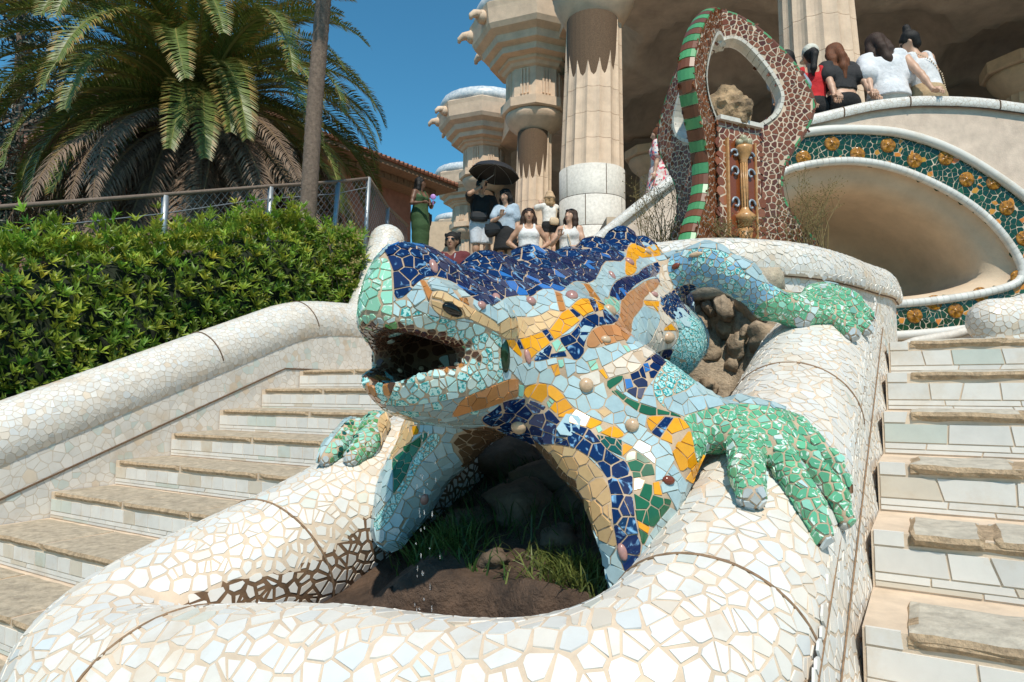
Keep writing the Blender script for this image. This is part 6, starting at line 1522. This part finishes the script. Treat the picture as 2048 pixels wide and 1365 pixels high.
class Person:
    def __init__(s, label, pos, face, h, skin, lean=0, side=0, head=(0, 0), arms=None, legs=None, women=True, group=None, twist=0, build=1.0):
        """pos = feet; face = heading in degrees (0 looks away from the camera, 180 at it); arms = {side: (wrist local xyz, elbow hint)}"""
        s.k = h/1.70; s.pos = np.array(pos, float); a = math.radians(face); s.f = np.array([math.sin(a), math.cos(a), 0]); s.r = np.array([s.f[1], -s.f[0], 0]); s.w = women; s.b = build
        s.root = empty('person', pos, label, 'person', group); s.skin = SKIN[skin]; s.Rt = rotm(lean, side, twist); s.hip = np.array([0, 0, .95]); s.Rh = s.Rt@rotm(head[1], head[2] if len(head) > 2 else 0, head[0]); s.legs = legs or {}
        s.arms = arms or {}; s.body()
    def T(s, p): p = np.array(p, float); return s.hip+s.Rt@(p-s.hip) if p[2] > .95 else p
    def H(s, p): n_ = s.T((0, .005, 1.47)); return n_+s.Rh@(np.array(p, float)-np.array((0, .005, 1.47)))
    def world(s, P): P = np.atleast_2d(P)*s.k; return s.pos+P[:, :1]*s.r+P[:, 1:2]*s.f+P[:, 2:]*UPZ
    def field(s, lo, hi, h): F = Field(lo, hi, h); F.d[:] = .3; return F
    def put(s, F, name, m, it=2, parent=None):
        P, Q = F.mesh()
        if not len(Q): return None
        P = relax(P, Q, it); W_ = s.world(P); det = np.linalg.det(np.stack([s.r, s.f, UPZ])); Q = Q if det > 0 else Q[:, ::-1]
        return link(name, fast_mesh(name, W_, Q), m, parent or s.root, True)
    def torso(s, F, e=0, k=.05, lo=.80, hi=2):
        b = s.b; w = s.w
        for x in (-1, 1):
            ch = [((x*.075*b, -.005, .90), .105), ((x*.058*b, 0, 1.02), .088 if w else .10), ((x*.058*b, .0, 1.12), .086 if w else .102), ((x*.068*b, .005, 1.26), .094 if w else .108), ((x*.095*b, -.005, 1.37), .058 if w else .068)]
            F.chain([s.T(p) for p, r in ch], [r*b+e for p, r in ch], k)
            F.cone(s.T((x*.09, -.005, 1.385)), s.T((x*(.155 if w else .18)*b, -.005, 1.375)), .052+e, .05+e, .04)
            if w: F.cone(s.T((x*.072, .075, 1.255)), s.T((x*.07, .06, 1.27)), .052+e, .055+e, .04)
        F.cone(s.T((0, -.05, .93)), s.T((0, -.04, .90)), .10*b+e, .10*b+e, .05)
    def leg(s, F, x, e=0, upto=0.0, k=.03, r=(.092, .060, .052, .036)):
        hp = np.array([x*.085*s.b, 0, .90]); kn, an = s.legs.get(x, ((x*.095, .02, .49), (x*.10, -.01, .07))); kn = np.array(kn, float); an = np.array(an, float)
        if upto <= 0: F.chain([hp, hp*.45+kn*.55, kn, kn*.68+an*.32+np.array([0, -.015, 0]), an], [r[0]*s.b+e, r[0]*.82*s.b+e, r[1]+e, r[2]+e, r[3]+e], k)
        else:
            q = hp+(kn-hp)*min(1, upto); F.chain([hp, q], [r[0]*s.b+e, (r[0]+(r[1]-r[0])*min(1, upto))*s.b+e], k)
        return an
    def arm(s, x):
        S = s.T((x*(.165 if s.w else .195)*s.b, -.005, 1.365)); wp_, hint = s.arms.get(x, ((x*.23, .03, .82), (0, -1, 0)))[:2]; E_, W_ = ik(S, np.array(wp_, float), np.array(hint, float)); return S, E_, W_
    def hand(s, W_, d, side, Vs, Qs, grip=.35, palm=(0, 0, -1)):
        d = d/np.linalg.norm(d); n = np.array(palm, float); n = n-d*(n@d); n /= np.linalg.norm(n)+1e-9; t = np.cross(n, d)*side
        F = s.field(W_-.13, W_+.20*0+.17, .0058); F.chain([W_, W_+d*.045, W_+d*.082], [.024, .030, .030], .02)
        F.cone(W_+d*.05+t*.014, W_+d*.078+t*.022, .018, .016, .015); F.cone(W_+d*.05-t*.014, W_+d*.075-t*.024, .018, .015, .015)
        for i, (o_, L_) in enumerate(((.028, .068), (.010, .076), (-.010, .071), (-.027, .056))):
            p0 = W_+d*.080+t*o_; d1 = d*math.cos(grip*.5)+n*math.sin(grip*.5)+t*o_*3.5; d2 = d*math.cos(grip*1.6)+n*math.sin(grip*1.6)+t*o_*2; p1 = p0+d1*L_*.55; F.chain([p0, p1, p1+d2*L_*.5], [.0092, .0085, .0070], .004)
        p0 = W_+d*.025+t*.026; p1 = p0+(d*.6+t*.75)*.042; F.chain([p0, p1, p1+(d*.95+t*.2+n*.25)*.034], [.013, .0105, .008], .008)
        P, Q = F.mesh(); Qs.append(Q+sum(len(v) for v in Vs)); Vs.append(P)
    def body(s):
        F = s.field((-.62, -.55, -.02), (.62, .62, 1.80), .0165); s.torso(F)
        for x in (-1, 1):
            an = s.leg(F, x); F.chain([an, an+np.array([0, .03, -.035]), an+np.array([x*.01, .15, -.045])], [.036, .035, .024], .02)
            S, E_, W_ = s.arm(x); F.chain([S, S*.5+E_*.5, E_, E_*.65+W_*.35, W_], [.052*s.b, .044*s.b, .037, .036, .024], .03)
        F.cone(s.T((0, -.01, 1.38)), s.H((0, .012, 1.50)), .052, .046, .03)
        F.cone(s.H((0, -.012, 1.615)), s.H((0, .018, 1.585)), .089, .080, .02); F.cone(s.H((0, .03, 1.56)), s.H((0, .052, 1.505)), .062, .040, .03)
        F.cone(s.H((0, .098, 1.585)), s.H((0, .112, 1.553)), .010, .015, .012)
        for x in (-1, 1): F.cone(s.H((x*.088, -.005, 1.585)), s.H((x*.086, -.002, 1.555)), .016, .012, .01)
        P, Q = F.mesh(); P = relax(P, Q, 2); Vs, Qs = [P], [Q]
        for x in (-1, 1):
            S, E_, W_ = s.arm(x); hd = s.arms.get(x, (0, 0)); hdir = np.array(hd[2], float) if len(hd) > 2 else (W_-E_); s.hand(W_, hdir, -x, Vs, Qs, hd[3] if len(hd) > 3 else .45, hd[4] if len(hd) > 4 else (0, .3, -1))
        W_ = s.world(np.concatenate(Vs)); Q = np.concatenate(Qs); det = np.linalg.det(np.stack([s.r, s.f, UPZ])); Q = Q if det > 0 else Q[:, ::-1]
        link('body', fast_mesh('body', W_, Q), s.skin, s.root, True)
    # ---- dress
    def top(s, m, sleeve=.0, hem=.86, neck=1.40, name='top', e=.012, flare=0, straps=False):
        F = s.field((-.5, -.5, .6), (.5, .55, 1.75), .0165); s.torso(F, e)
        if sleeve:
            for x in (-1, 1): S, E_, W_ = s.arm(x); F.cone(S, S+(E_-S)*sleeve, .060+e, .055+e*1.8, .03)
        if flare: F.cone(s.T((0, 0, 1.0)), s.T((0, 0, hem)), .12, .15+flare, .04)
        X, Y, Z = F.ax; Zl = Z[None, None, :]; F.d[:] = np.maximum(F.d, hem-Zl)
        nk = s.T((0, .03, neck)); n2 = s.Rt@np.array([0, -.55, 1.0]); n2 /= np.linalg.norm(n2)
        G = (X[:, None, None]-nk[0])*n2[0]+(Y[None, :, None]-nk[1])*n2[1]+(Zl-nk[2])*n2[2]
        if straps: sh = np.abs(np.abs((X[:, None, None]-nk[0]))-.085); G = np.where((sh < .022), -.2, G+np.maximum(0, np.abs(X[:, None, None]-nk[0])-.11)*1.2)
        else: G = np.minimum(G, (.105 if sleeve else .085)-np.abs(X[:, None, None]-nk[0]))
        if not sleeve and not straps: G = np.maximum(G, np.where(Zl > 1.22, np.abs(X[:, None, None]-nk[0])-.150*s.b, -1))
        F.d[:] = np.maximum(F.d, G.astype(np.float32)); return s.put(F, name, m, 1)
    def shorts(s, m, upto=.55, name='shorts', e=.020, waist=1.02, full=False):
        F = s.field((-.5, -.5, -.02), (.5, .6, 1.2), .0165); s.torso(F, e*.7)
        for x in (-1, 1): s.leg(F, x, e, 0 if full else upto, .03)
        Zl = F.ax[2][None, None, :]; F.d[:] = np.maximum(F.d, Zl-waist)
        if full: F.d[:] = np.maximum(F.d, .08-Zl)
        else:
            hp, kn = .90, s.legs.get(1, ((0, 0, .49), 0))[0][2]; F.d[:] = np.maximum(F.d, hp+(kn-hp)*upto-Zl)
        return s.put(F, name, m, 1)
    def skirt(s, m, hem=.58, r=.21, name='skirt'):
        F = s.field((-.45, -.45, .0), (.45, .45, 1.15), .0165); F.chain([(0, -.01, 1.0), (0, -.01, .9), (0, .0, hem)], [.135, .165, r], .05, sc=(.88, 1, 1)); Zl = F.ax[2][None, None, :]; F.d[:] = np.maximum(np.maximum(F.d, Zl-1.03), hem-Zl); return s.put(F, name, m, 1)
    def hair(s, m, length=0.0, side=0, back=.0, bun=False, tail=False, curly=False, wide=.075, name='hair', over=False):
        F = s.field((-.5, -.5, .8), (.5, .5, 1.98), .0135)
        F.cone(s.H((0, -.022, 1.628)), s.H((0, .010, 1.612)), .098, .086, .02); F.cone(s.H((0, -.04, 1.60)), s.H((0, -.045, 1.54)), .084, .062, .03)
        n1 = s.Rh@np.array([0, 1.0, -.45]); n1 /= np.linalg.norm(n1); c0 = s.H((0, .062, 1.60)); X, Y, Z = F.ax
        G = (X[:, None, None]-c0[0])*n1[0]+(Y[None, :, None]-c0[1])*n1[1]+(Z[None, None, :]-c0[2])*n1[2]; F.d[:] = np.maximum(F.d, G.astype(np.float32))
        if length:
            for x in (-1, 0, 1):
                q = [s.H((x*.062, -.03 if x else -.06, 1.64)), s.H((x*.086, -.02 if x else -.085, 1.53)), s.H((x*.09, -.03+back if x else -.10, 1.44))]
                end = s.T((x*wide+side, (-.10 if x == 0 else -.04 if over else .03), 1.44-length)); q += [(q[-1]+end)/2+np.array([0, 0, 0]), end]
                F.chain(q, [.045, .048, .046, .046, .026], .035, sc=(1, 1, 1))
        if bun: F.cone(s.H((0, -.055, 1.735)), s.H((0, -.06, 1.755)), .045, .042, .02)
        if tail: F.chain([s.H((0, -.11, 1.60)), s.H((0, -.15, 1.53)), s.T((0, -.15, 1.36)), s.T((0, -.13, 1.28))], [.035, .042, .04, .015], .02)
        if curly:
            for i in range(26): an = i*2.4; z = 1.55+.16*(i/26); F.cone(s.H((.09*math.cos(an), -.035+.08*math.sin(an)*(math.sin(an) < .3), z)), s.H((.095*math.cos(an), -.04+.085*math.sin(an)*(math.sin(an) < .3), z+.01)), .026, .022, .012)
        return s.put(F, name, m, 1)
    def face(s, lips=(.32, .10, .08), glasses=None, on_head=False):
        e = MB()
        if glasses is None or on_head:
            for x in (-1, 1): e.ellipsoid(s.world(s.H((x*.033, .086, 1.590)))[0], .011*s.k, .007*s.k, .007*s.k, None, 8, 5)
            e.build('eye', M['eye'], s.root, True); e = MB()
            for x in (-1, 1): e.tube(s.world([s.H((x*.016, .092, 1.612)), s.H((x*.034, .091, 1.617)), s.H((x*.052, .078, 1.610))]), .0045*s.k, 4)
            e.build('eyebrow', HAIR['brown'], s.root)
        if glasses:
            z, y = (1.675, .050) if on_head else (1.592, .088); g = MB()
            for x in (-1, 1):
                c = s.world(s.H((x*.036, y, z)))[0]; R = np.stack([s.world(s.H((1, 0, 0)))[0]-s.world(s.H((0, 0, 0)))[0], s.world(s.H((0, 1, 0)))[0]-s.world(s.H((0, 0, 0)))[0], s.world(s.H((0, 0, 1)))[0]-s.world(s.H((0, 0, 0)))[0]], 1)/s.k
                g.ellipsoid(c, .034*s.k, .010*s.k, .022*s.k, R, 12, 6); g.tube(s.world([s.H((x*.066, y-.006, z+.006)), s.H((x*.090, .0, z-.002 if not on_head else z-.03))]), .004*s.k, 4)
            g.tube(s.world([s.H((-.01, y+.008, z+.008)), s.H((.01, y+.008, z+.008))]), .004*s.k, 4); g.build('sunglasses', M['eye'], s.root, True)
        l = MB(); l.ellipsoid(s.world(s.H((0, .088, 1.522)))[0], .022*s.k, .010*s.k, .008*s.k, np.stack([s.r, s.f, UPZ], 1), 8, 5); l.build('mouth', mat('lips', lips, .5) if 'lips' not in bpy.data.materials else bpy.data.materials['lips'], s.root, True)
    def shoes(s, m):
        o = MB()
        for x in (-1, 1):
            an = np.array(s.legs.get(x, (0, (x*.10, -.01, .07)))[1]); c = s.world(an+np.array([0, .06, -.035]))[0]; o.ellipsoid(c, .047*s.k, .145*s.k, .042*s.k, np.stack([s.r, s.f, UPZ], 1), 10, 6)
        o.build('shoe', m, s.root, True)
def bag(s, c, size, m, strap=None, label='', rot=0.0):
    """a bag worn by person s: soft body at local c and a strap along local points"""
    C = s.world(c)[0]; b = empty('bag', C, label, 'bag'); sx, sy, sz = (q*s.k for q in size); bm_ = MB(); R = np.stack([s.r*math.cos(rot)+UPZ*math.sin(rot), s.f, -s.r*math.sin(rot)+UPZ*math.cos(rot)], 1)
    k = 14; v = []; prof = [(-.5, .55), (-.42, .9), (-.1, 1.05), (.3, .95), (.48, .7), (.52, .2)]
    for z, w in prof:
        for q in range(k):
            an = q*2*math.pi/k; x = math.copysign(abs(math.cos(an))**.6, math.cos(an)); y = math.copysign(abs(math.sin(an))**.6, math.sin(an)); v.append(C+R@np.array([x*w*sx/2, y*w*sy/2, z*sz]))
    f = [(i*k+q, i*k+(q+1) % k, (i+1)*k+(q+1) % k, (i+1)*k+q) for i in range(len(prof)-1) for q in range(k)]+[tuple(range(k))[::-1], tuple((len(prof)-1)*k+q for q in range(k))]
    bm_.add(v, f); bm_.build('pouch', m, b, True); fl_ = MB(); fl_.box(C+s.f*(sy*.5)+UPZ*sz*.12, sx*.82, .012, sz*.5, s.r, s.f, UPZ, .004); fl_.build('flap', m, b)
    if strap: MB().tube(s.world(strap), .010*s.k, 5).build('strap', m, b)
    return b
BLK = cloth('black', (.012, .012, .013)); WHT = cloth('white', (.74, .74, .73)); blackbag = mat('black_nylon', (.012, .012, .014), .55); beige = mat('beige_leather', (.55, .42, .28), .5); whiteshoe = mat('white_shoe', (.7, .7, .68), .6)
def stairtop(Y): return .40+.16*min(14, int((Y-8.4)/.34)) if Y < 13.2 else TZ
def foot(x, Y, z=None): p = at(x, 700, Y=Y); return (p[0], Y, stairtop(Y) if z is None else z)
def height(ytop, Y, z): return (at(1024, ytop, Y=Y)[2]-z)
def P_at(label, x, Y, ytop, face, skin, z=None, **kw):
    ft = foot(x, Y, z); return Person(label, ft, face, height(ytop, Y, ft[2]), skin, **kw)
# 1 green dress
w = P_at('woman in a long fitted green dress in profile by the fence, holding a fan', 838, 13.5, 357, 125, 'brown', head=(.55, 0), arms={1: ((.20, .25, 1.10), (.5, -1, -.4)), -1: ((-.06, .30, 1.12), (-.8, -.6, -.6))}, build=1.06)
F = w.field((-.45, -.45, -.02), (.45, .5, 1.7), .0165); w.torso(F, .012); F.chain([(0, -.02, .95), (0, -.02, .85), (0, .015, .66), (0, .01, .45), (0, .01, .12)], [.170, .180, .185, .172, .178], .06)
Zl = F.ax[2][None, None, :]; F.d[:] = np.maximum(F.d, .06-Zl); F.d[:] = np.maximum(F.d, (Zl-1.36)+np.maximum(0, F.ax[1][None, :, None]-.02)*.8-.10*(np.abs(np.abs(F.ax[0][:, None, None])-.085) < .02)); w.put(F, 'dress', cloth('green', (.034, .080, .026)), 1)
w.hair(HAIR['black'], .22, 0, over=True); w.face(); w.shoes(whiteshoe)
bag(w, (-.24, -.06, .88), (.28, .14, .30), blackbag, [(-.22, -.06, 1.0), (-.20, -.07, 1.2), (-.15, -.03, 1.42), (-.18, .06, 1.2), (-.22, .0, 1.0)], 'black shoulder bag hanging at the hip of the woman in the green dress')
fan = empty('hand_fan', w.world((.05, .40, 1.18))[0], 'small purple hand fan held by the woman in the green dress', 'fan'); MB().lathe((0, 0, 0), [(.0, -.006), (.062, -.006), (.062, .006), (0, .006)], 16, cap=False)
o = MB(); cF = w.world((.05, .40, 1.22))[0]; o.ellipsoid(cF, .058, .016, .058); o.build('fan_head', mat('purple_plastic', (.42, .22, .55), .4), fan, True); MB().tube([cF-UPZ*.07, cF-UPZ*.16], .012, 6).build('handle', mat('purple_handle', (.30, .16, .42), .4), fan)
# 2 steward in maroon
w = P_at('person in a maroon polo shirt and dark sunglasses low behind the blue crest', 902, 8.7, 466, 192, 'mid', head=(.0, -.05), women=False)
w.top(cloth('maroon', (.13, .022, .026)), .65, .85, 1.42, 'polo_shirt'); w.shorts(BLK, 1, 'trousers', .02, full=True); w.hair(HAIR['black'], curly=True); w.face(glasses=True); w.shoes(BLK)
MB().tube(w.world([w.T((-.08, .09, 1.40)), w.T((-.06, .125, 1.25)), w.T((0, .13, 1.05)), w.T((.06, .125, 1.25)), w.T((.08, .09, 1.40))]), .008, 4).build('lanyard', cloth('pale', (.5, .5, .55)), w.root)
# 3 man under the umbrella
w = P_at('man in a black t-shirt and white shorts holding up a black umbrella', 962, 12.0, 361, 170, 'tan', women=False, head=(-.15, .08), arms={1: ((.02, .30, 1.50), (.9, .1, -.5), (-.2, .1, 1), 1.3, (-1, 0, 0)), -1: ((-.27, .10, .93), (-.4, -1, 0))})
w.top(BLK, .72, .90, 1.42, 't_shirt'); w.shorts(cloth('bluewhite', (.62, .66, .72)), .78, 'shorts', .035, 1.0); w.hair(HAIR['black']); w.face(glasses=True); w.shoes(whiteshoe)
bag(w, (.06, .15, 1.02), (.30, .10, .17), blackbag, [(.18, .13, 1.06), (.15, .10, 1.3), (.09, .0, 1.44), (-.05, -.12, 1.3), (-.17, .02, 1.05)], 'black waist bag worn across the man under the umbrella')
um = empty('umbrella', at(990, 352, Y=11.6), 'open black umbrella shading the man and the woman in the blue tee', 'umbrella'); uc = at(988, 350, Y=11.7); tl = np.array([.14, .10, .98]); tl /= np.linalg.norm(tl); t1 = np.cross([0, 1, 0], tl); t1 /= np.linalg.norm(t1); t2 = np.cross(tl, t1)
ub = mat('black_umbrella_cloth', (.014, .014, .016), .55); UR = .45
for s_ in range(8):
    a0, a1 = s_*math.pi/4, (s_+1)*math.pi/4; v = []; rows = 6; k = 5
    for r in range(rows+1):
        q = r/rows
        for j in range(k):
            an = a0+(a1-a0)*j/(k-1); bow = 1-.05*math.sin(math.pi*j/(k-1))*q; rr = UR*math.sin(q*1.25)/math.sin(1.25)*bow; v.append(uc+(t1*math.cos(an)+t2*math.sin(an))*rr+tl*(.20*(math.cos(q*1.25)-math.cos(1.25))/(1-math.cos(1.25))))
    link('canopy_panel', mesh('canopy_panel', v, [(r*k+j, r*k+j+1, (r+1)*k+j+1, (r+1)*k+j) for r in range(rows) for j in range(k-1)]), ub, um, True)
    an = a0; MB().tube([uc+(t1*math.cos(an)+t2*math.sin(an))*UR*math.sin(q*1.25)/math.sin(1.25)+tl*(.20*(math.cos(q*1.25)-math.cos(1.25))/(1-math.cos(1.25))-.006) for q in np.linspace(0, 1, 6)], .004, 4).build('rib', M['galv'], um)
hnd = w.world(w.arm(1)[2])[0]+UPZ*.07; MB().tube([uc+tl*.24, uc-tl*.0, hnd, hnd-tl*.12], .008, 6).build('pole', M['galv'], um); MB().tube([hnd+tl*.06, hnd-tl*.12], .016, 8).build('handle', ub, um)
# 4 woman in blue tee
w = P_at('woman in a pale blue t-shirt and short black skirt looking down beneath the umbrella', 1012, 11.7, 381, 195, 'light', head=(-.3, .30), arms={1: ((.02, .26, 1.16), (.8, -.3, -.6), (-.3, .3, 1), .8), -1: ((-.24, .05, .84), (0, -1, 0))})
w.top(cloth('paleblue', (.42, .52, .62)), .62, .94, 1.41, 't_shirt', .016); w.skirt(BLK, .60, .21); w.hair(HAIR['black'], .08); w.face(glasses=True, on_head=True); w.shoes(whiteshoe)
bag(w, (.20, .10, .98), (.34, .14, .24), blackbag, [(.22, .10, 1.08), (.08, .13, 1.25), (-.11, .03, 1.43), (-.02, -.12, 1.25), (.2, -.04, 1.05)], 'black crossbody bag on the woman in the pale blue t-shirt', -.3)
# 5 and 7 two women in white
w = P_at('long-haired woman in a white tank top with both hands on her hips', 1058, 10.4, 418, 178, 'tan', head=(.05, -.05), arms={1: ((.16, .10, 1.00), (1, -.5, -.1), (-1, .6, -.5)), -1: ((-.16, .10, 1.00), (-1, -.5, -.1), (1, .6, -.5))})
w.top(WHT, 0, .88, 1.335, 'tank_top', straps=True); w.shorts(cloth('denim', (.12, .17, .26)), .5, 'shorts', .02, 1.0); w.hair(HAIR['brown'], .20, 0, wide=.11); w.face((.42, .12, .10), True, True); w.shoes(whiteshoe)
w = P_at('long-haired woman in a white top gazing up with one hand raised', 1141, 10.4, 419, 192, 'light', head=(-.45, -.15), arms={1: ((.14, .24, 1.20), (.7, -.6, -.6), (-.2, .2, 1), .9), -1: ((-.10, .25, 1.02), (-.7, -.8, -.2))})
w.top(cloth('white2', (.72, .71, .69)), 0, .88, 1.345, 'top', straps=True); w.shorts(cloth('cream', (.55, .47, .36)), .7, 'shorts', .02, 1.0); w.hair(HAIR['brown'], .20, .02, wide=.09); w.face((.36, .12, .10), True, True); w.shoes(whiteshoe)
bag(w, (-.13, .17, .93), (.22, .09, .16), beige, [(-.05, .15, 1.0), (.0, .15, 1.2), (.09, .05, 1.43), (.04, -.13, 1.2), (-.2, .0, .98)], 'cream bag with a thin strap on the woman gazing upward')
# 6 straw hat, back view
w = P_at('woman seen from behind in a straw bucket hat, white tee and black shorts', 1100, 14.0, 388, -18, 'light', head=(.2, 0), arms={1: ((.12, .26, 1.52), (1, .2, -.4), (0, .4, 1)), -1: ((-.14, .26, 1.50), (-1, .3, -.5), (0, .4, 1))})
w.top(cloth('white3', (.72, .70, .66)), .6, .97, 1.43, 't_shirt', .018); w.shorts(BLK, .42, 'shorts', .02, 1.02); w.hair(HAIR['blond'], .05); w.shoes(whiteshoe)
F = w.field((-.3, -.3, 1.4), (.3, .3, 2.0), .0135); F.cone(w.H((0, -.01, 1.65)), w.H((0, -.01, 1.68)), .108, .098, .02); F.chain([w.H((0, -.01, 1.63)), w.H((0, -.01, 1.60))], [.125, .145], .02, sc=(1, 1, 2.2)); w.put(F, 'hat', cloth('straw', (.52, .36, .22)), 1)
bag(w, (.06, -.16, .98), (.24, .09, .18), beige, [(.12, -.12, 1.05), (.15, -.12, 1.25), (.12, -.03, 1.44), (.16, .06, 1.2), (.14, .02, 1.0)], 'beige handbag on the back of the woman in the straw hat')
# 8 floral dress behind the sculpture
w = P_at('person in a bright floral dress half hidden by the sculpture on the upper terrace', 1322, 10.6, 258, -70, 'light', TZ, head=(.2, .1))
fm = mat('floral_cloth', (.6, .2, .2), .85); nt = fm.node_tree; vo = nt.nodes.new('ShaderNodeTexVoronoi'); vo.inputs['Scale'].default_value = 26; ge = nt.nodes.new('ShaderNodeNewGeometry'); rp = nt.nodes.new('ShaderNodeValToRGB'); se = nt.nodes.new('ShaderNodeSeparateColor')
nt.links.new(ge.outputs['Position'], vo.inputs['Vector']); nt.links.new(vo.outputs['Color'], se.inputs[0]); nt.links.new(se.outputs[0], rp.inputs[0]); nt.links.new(rp.outputs[0], nt.nodes['Principled BSDF'].inputs['Base Color']); rp.color_ramp.interpolation = 'CONSTANT'
for p_, c_ in ((0, (.70, .62, .60)), (.3, (.65, .12, .16)), (.5, (.70, .45, .42)), (.68, (.12, .25, .45)), (.82, (.70, .66, .62))):
    if p_ == 0: rp.color_ramp.elements[0].color = (*c_, 1)
    else: e_ = rp.color_ramp.elements.new(p_); e_.color = (*c_, 1)
rp.color_ramp.elements[-1].color = (.6, .3, .25, 1)
w.top(fm, .7, .9, 1.42, 'blouse', .022); w.skirt(fm, .35, .26); w.hair(HAIR['auburn'], .05); w.shoes(whiteshoe)
# 9-13 the row leaning back on the parapet
G_ = 'people leaning on the parapet'
def leaner(label, x, ytop, skin, Y=8.34, face=0, spread=.24, hz=None, hands=(1, -1), **kw):
    ft = foot(x, Y, TZ); h = height(ytop, Y, TZ); k = h/1.70; iy = int(np.argmin(abs(copx[:, 0]-x))); zc = wp(*copx[iy])[2]+.135
    arms = {q: ((q*spread, -(Y-YW-.03)/k, (zc-TZ+.01)/k), (q*.6, -1, .2), (0, -.9, -.25), .75, (0, 0, -1)) for q in hands}
    lg = {q: ((q*.10, .10, .47), (q*.11, .10, .07)) for q in (1, -1)}
    return Person(label, ft, face, h, skin, arms=arms, legs=lg, group=G_, **kw)
w = leaner('dark-haired person in grey mostly hidden behind the right loop of the sculpture', 1588, 106, 'tan', women=False); w.top(cloth('greyblue', (.25, .30, .36)), .7, .88); w.shorts(BLK, 1, 'trousers', full=True); w.hair(HAIR['black'], .03); w.shoes(BLK)
w = leaner('woman in a red tank top and a pale baseball cap worn on dark tied hair', 1640, 97, 'tan', face=12, head=(.15, .1, 0)); w.top(cloth('red', (.55, .015, .02)), 0, .90, 1.40, 'tank_top'); w.shorts(BLK, 1, 'trousers', full=True); w.hair(HAIR['black'], tail=True); w.shoes(BLK)
F = w.field((-.3, -.3, 1.4), (.3, .35, 2.0), .0135); F.cone(w.H((0, -.02, 1.645)), w.H((0, .005, 1.635)), .106, .100, .02); F.cone(w.H((0, .11, 1.635)), w.H((0, .17, 1.62)), .05, .06, .02, sc=(.8, .8, 3)); F.cone(w.H((0, -.14, 1.60)), w.H((0, -.13, 1.615)), .03, .03, .01, cut=True); Zc = w.H((0, 0, 1.60))[2]; F.d[:] = np.maximum(F.d, Zc-F.ax[2][None, None, :]); w.put(F, 'cap', cloth('cap', (.62, .60, .52)), 1)
w = leaner('woman with long auburn hair in a black cropped tee and black trousers', 1703, 82, 'light', face=-8, side=-.05, lean=.10, head=(.0, .35, .1), spread=.27, build=1.08); w.top(cloth('charcoal', (.022, .022, .024)), .62, 1.06, 1.42, 'crop_top', .02); w.shorts(cloth('black2', (.010, .010, .011)), 1, 'trousers', .024, .99, True); w.hair(HAIR['auburn'], .26, .0, wide=.085, over=True); w.shoes(BLK)
w = leaner('woman with long dark hair in a loose white t-shirt and pale grey trousers', 1798, 58, 'light', face=10, side=-.10, lean=.12, head=(-.1, .30, -.1), spread=.25, hands=(-1,), build=1.10); w.top(cloth('white4', (.70, .71, .74)), .85, .88, 1.43, 't_shirt', .03, .05); w.shorts(cloth('palegrey', (.50, .50, .47)), 1, 'trousers', .024, 1.0, True); w.hair(HAIR['brown'], .28, .06, wide=.07, over=True); w.shoes(whiteshoe)
w = leaner('woman with her hair in a bun, white tank top and khaki trousers', 1880, 60, 'light', face=-18, side=-.22, lean=.10, head=(.75, .25, 0), spread=.22, hands=(-1,), build=1.05); w.top(cloth('white5', (.72, .72, .73)), 0, 1.0, 1.40, 'tank_top', .014); w.shorts(cloth('khaki', (.46, .33, .19)), 1, 'trousers', .03, 1.03, True); w.hair(HAIR['black'], bun=True); w.face(glasses=True); w.shoes(whiteshoe)
st = MB(); q_ = [w.T((-.10, -.06, 1.43)), w.T((.02, -.125, 1.30)), w.T((.14, -.115, 1.12)), w.T((.2, -.06, .96))]
for i in range(22):
    t = i/21*3; j = min(2, int(t)); st.ellipsoid(w.world(q_[j]+(q_[j+1]-q_[j])*(t-j))[0], .010, .010, .012, None, 6, 4)
st.build('chain_strap', beige, w.root, True)
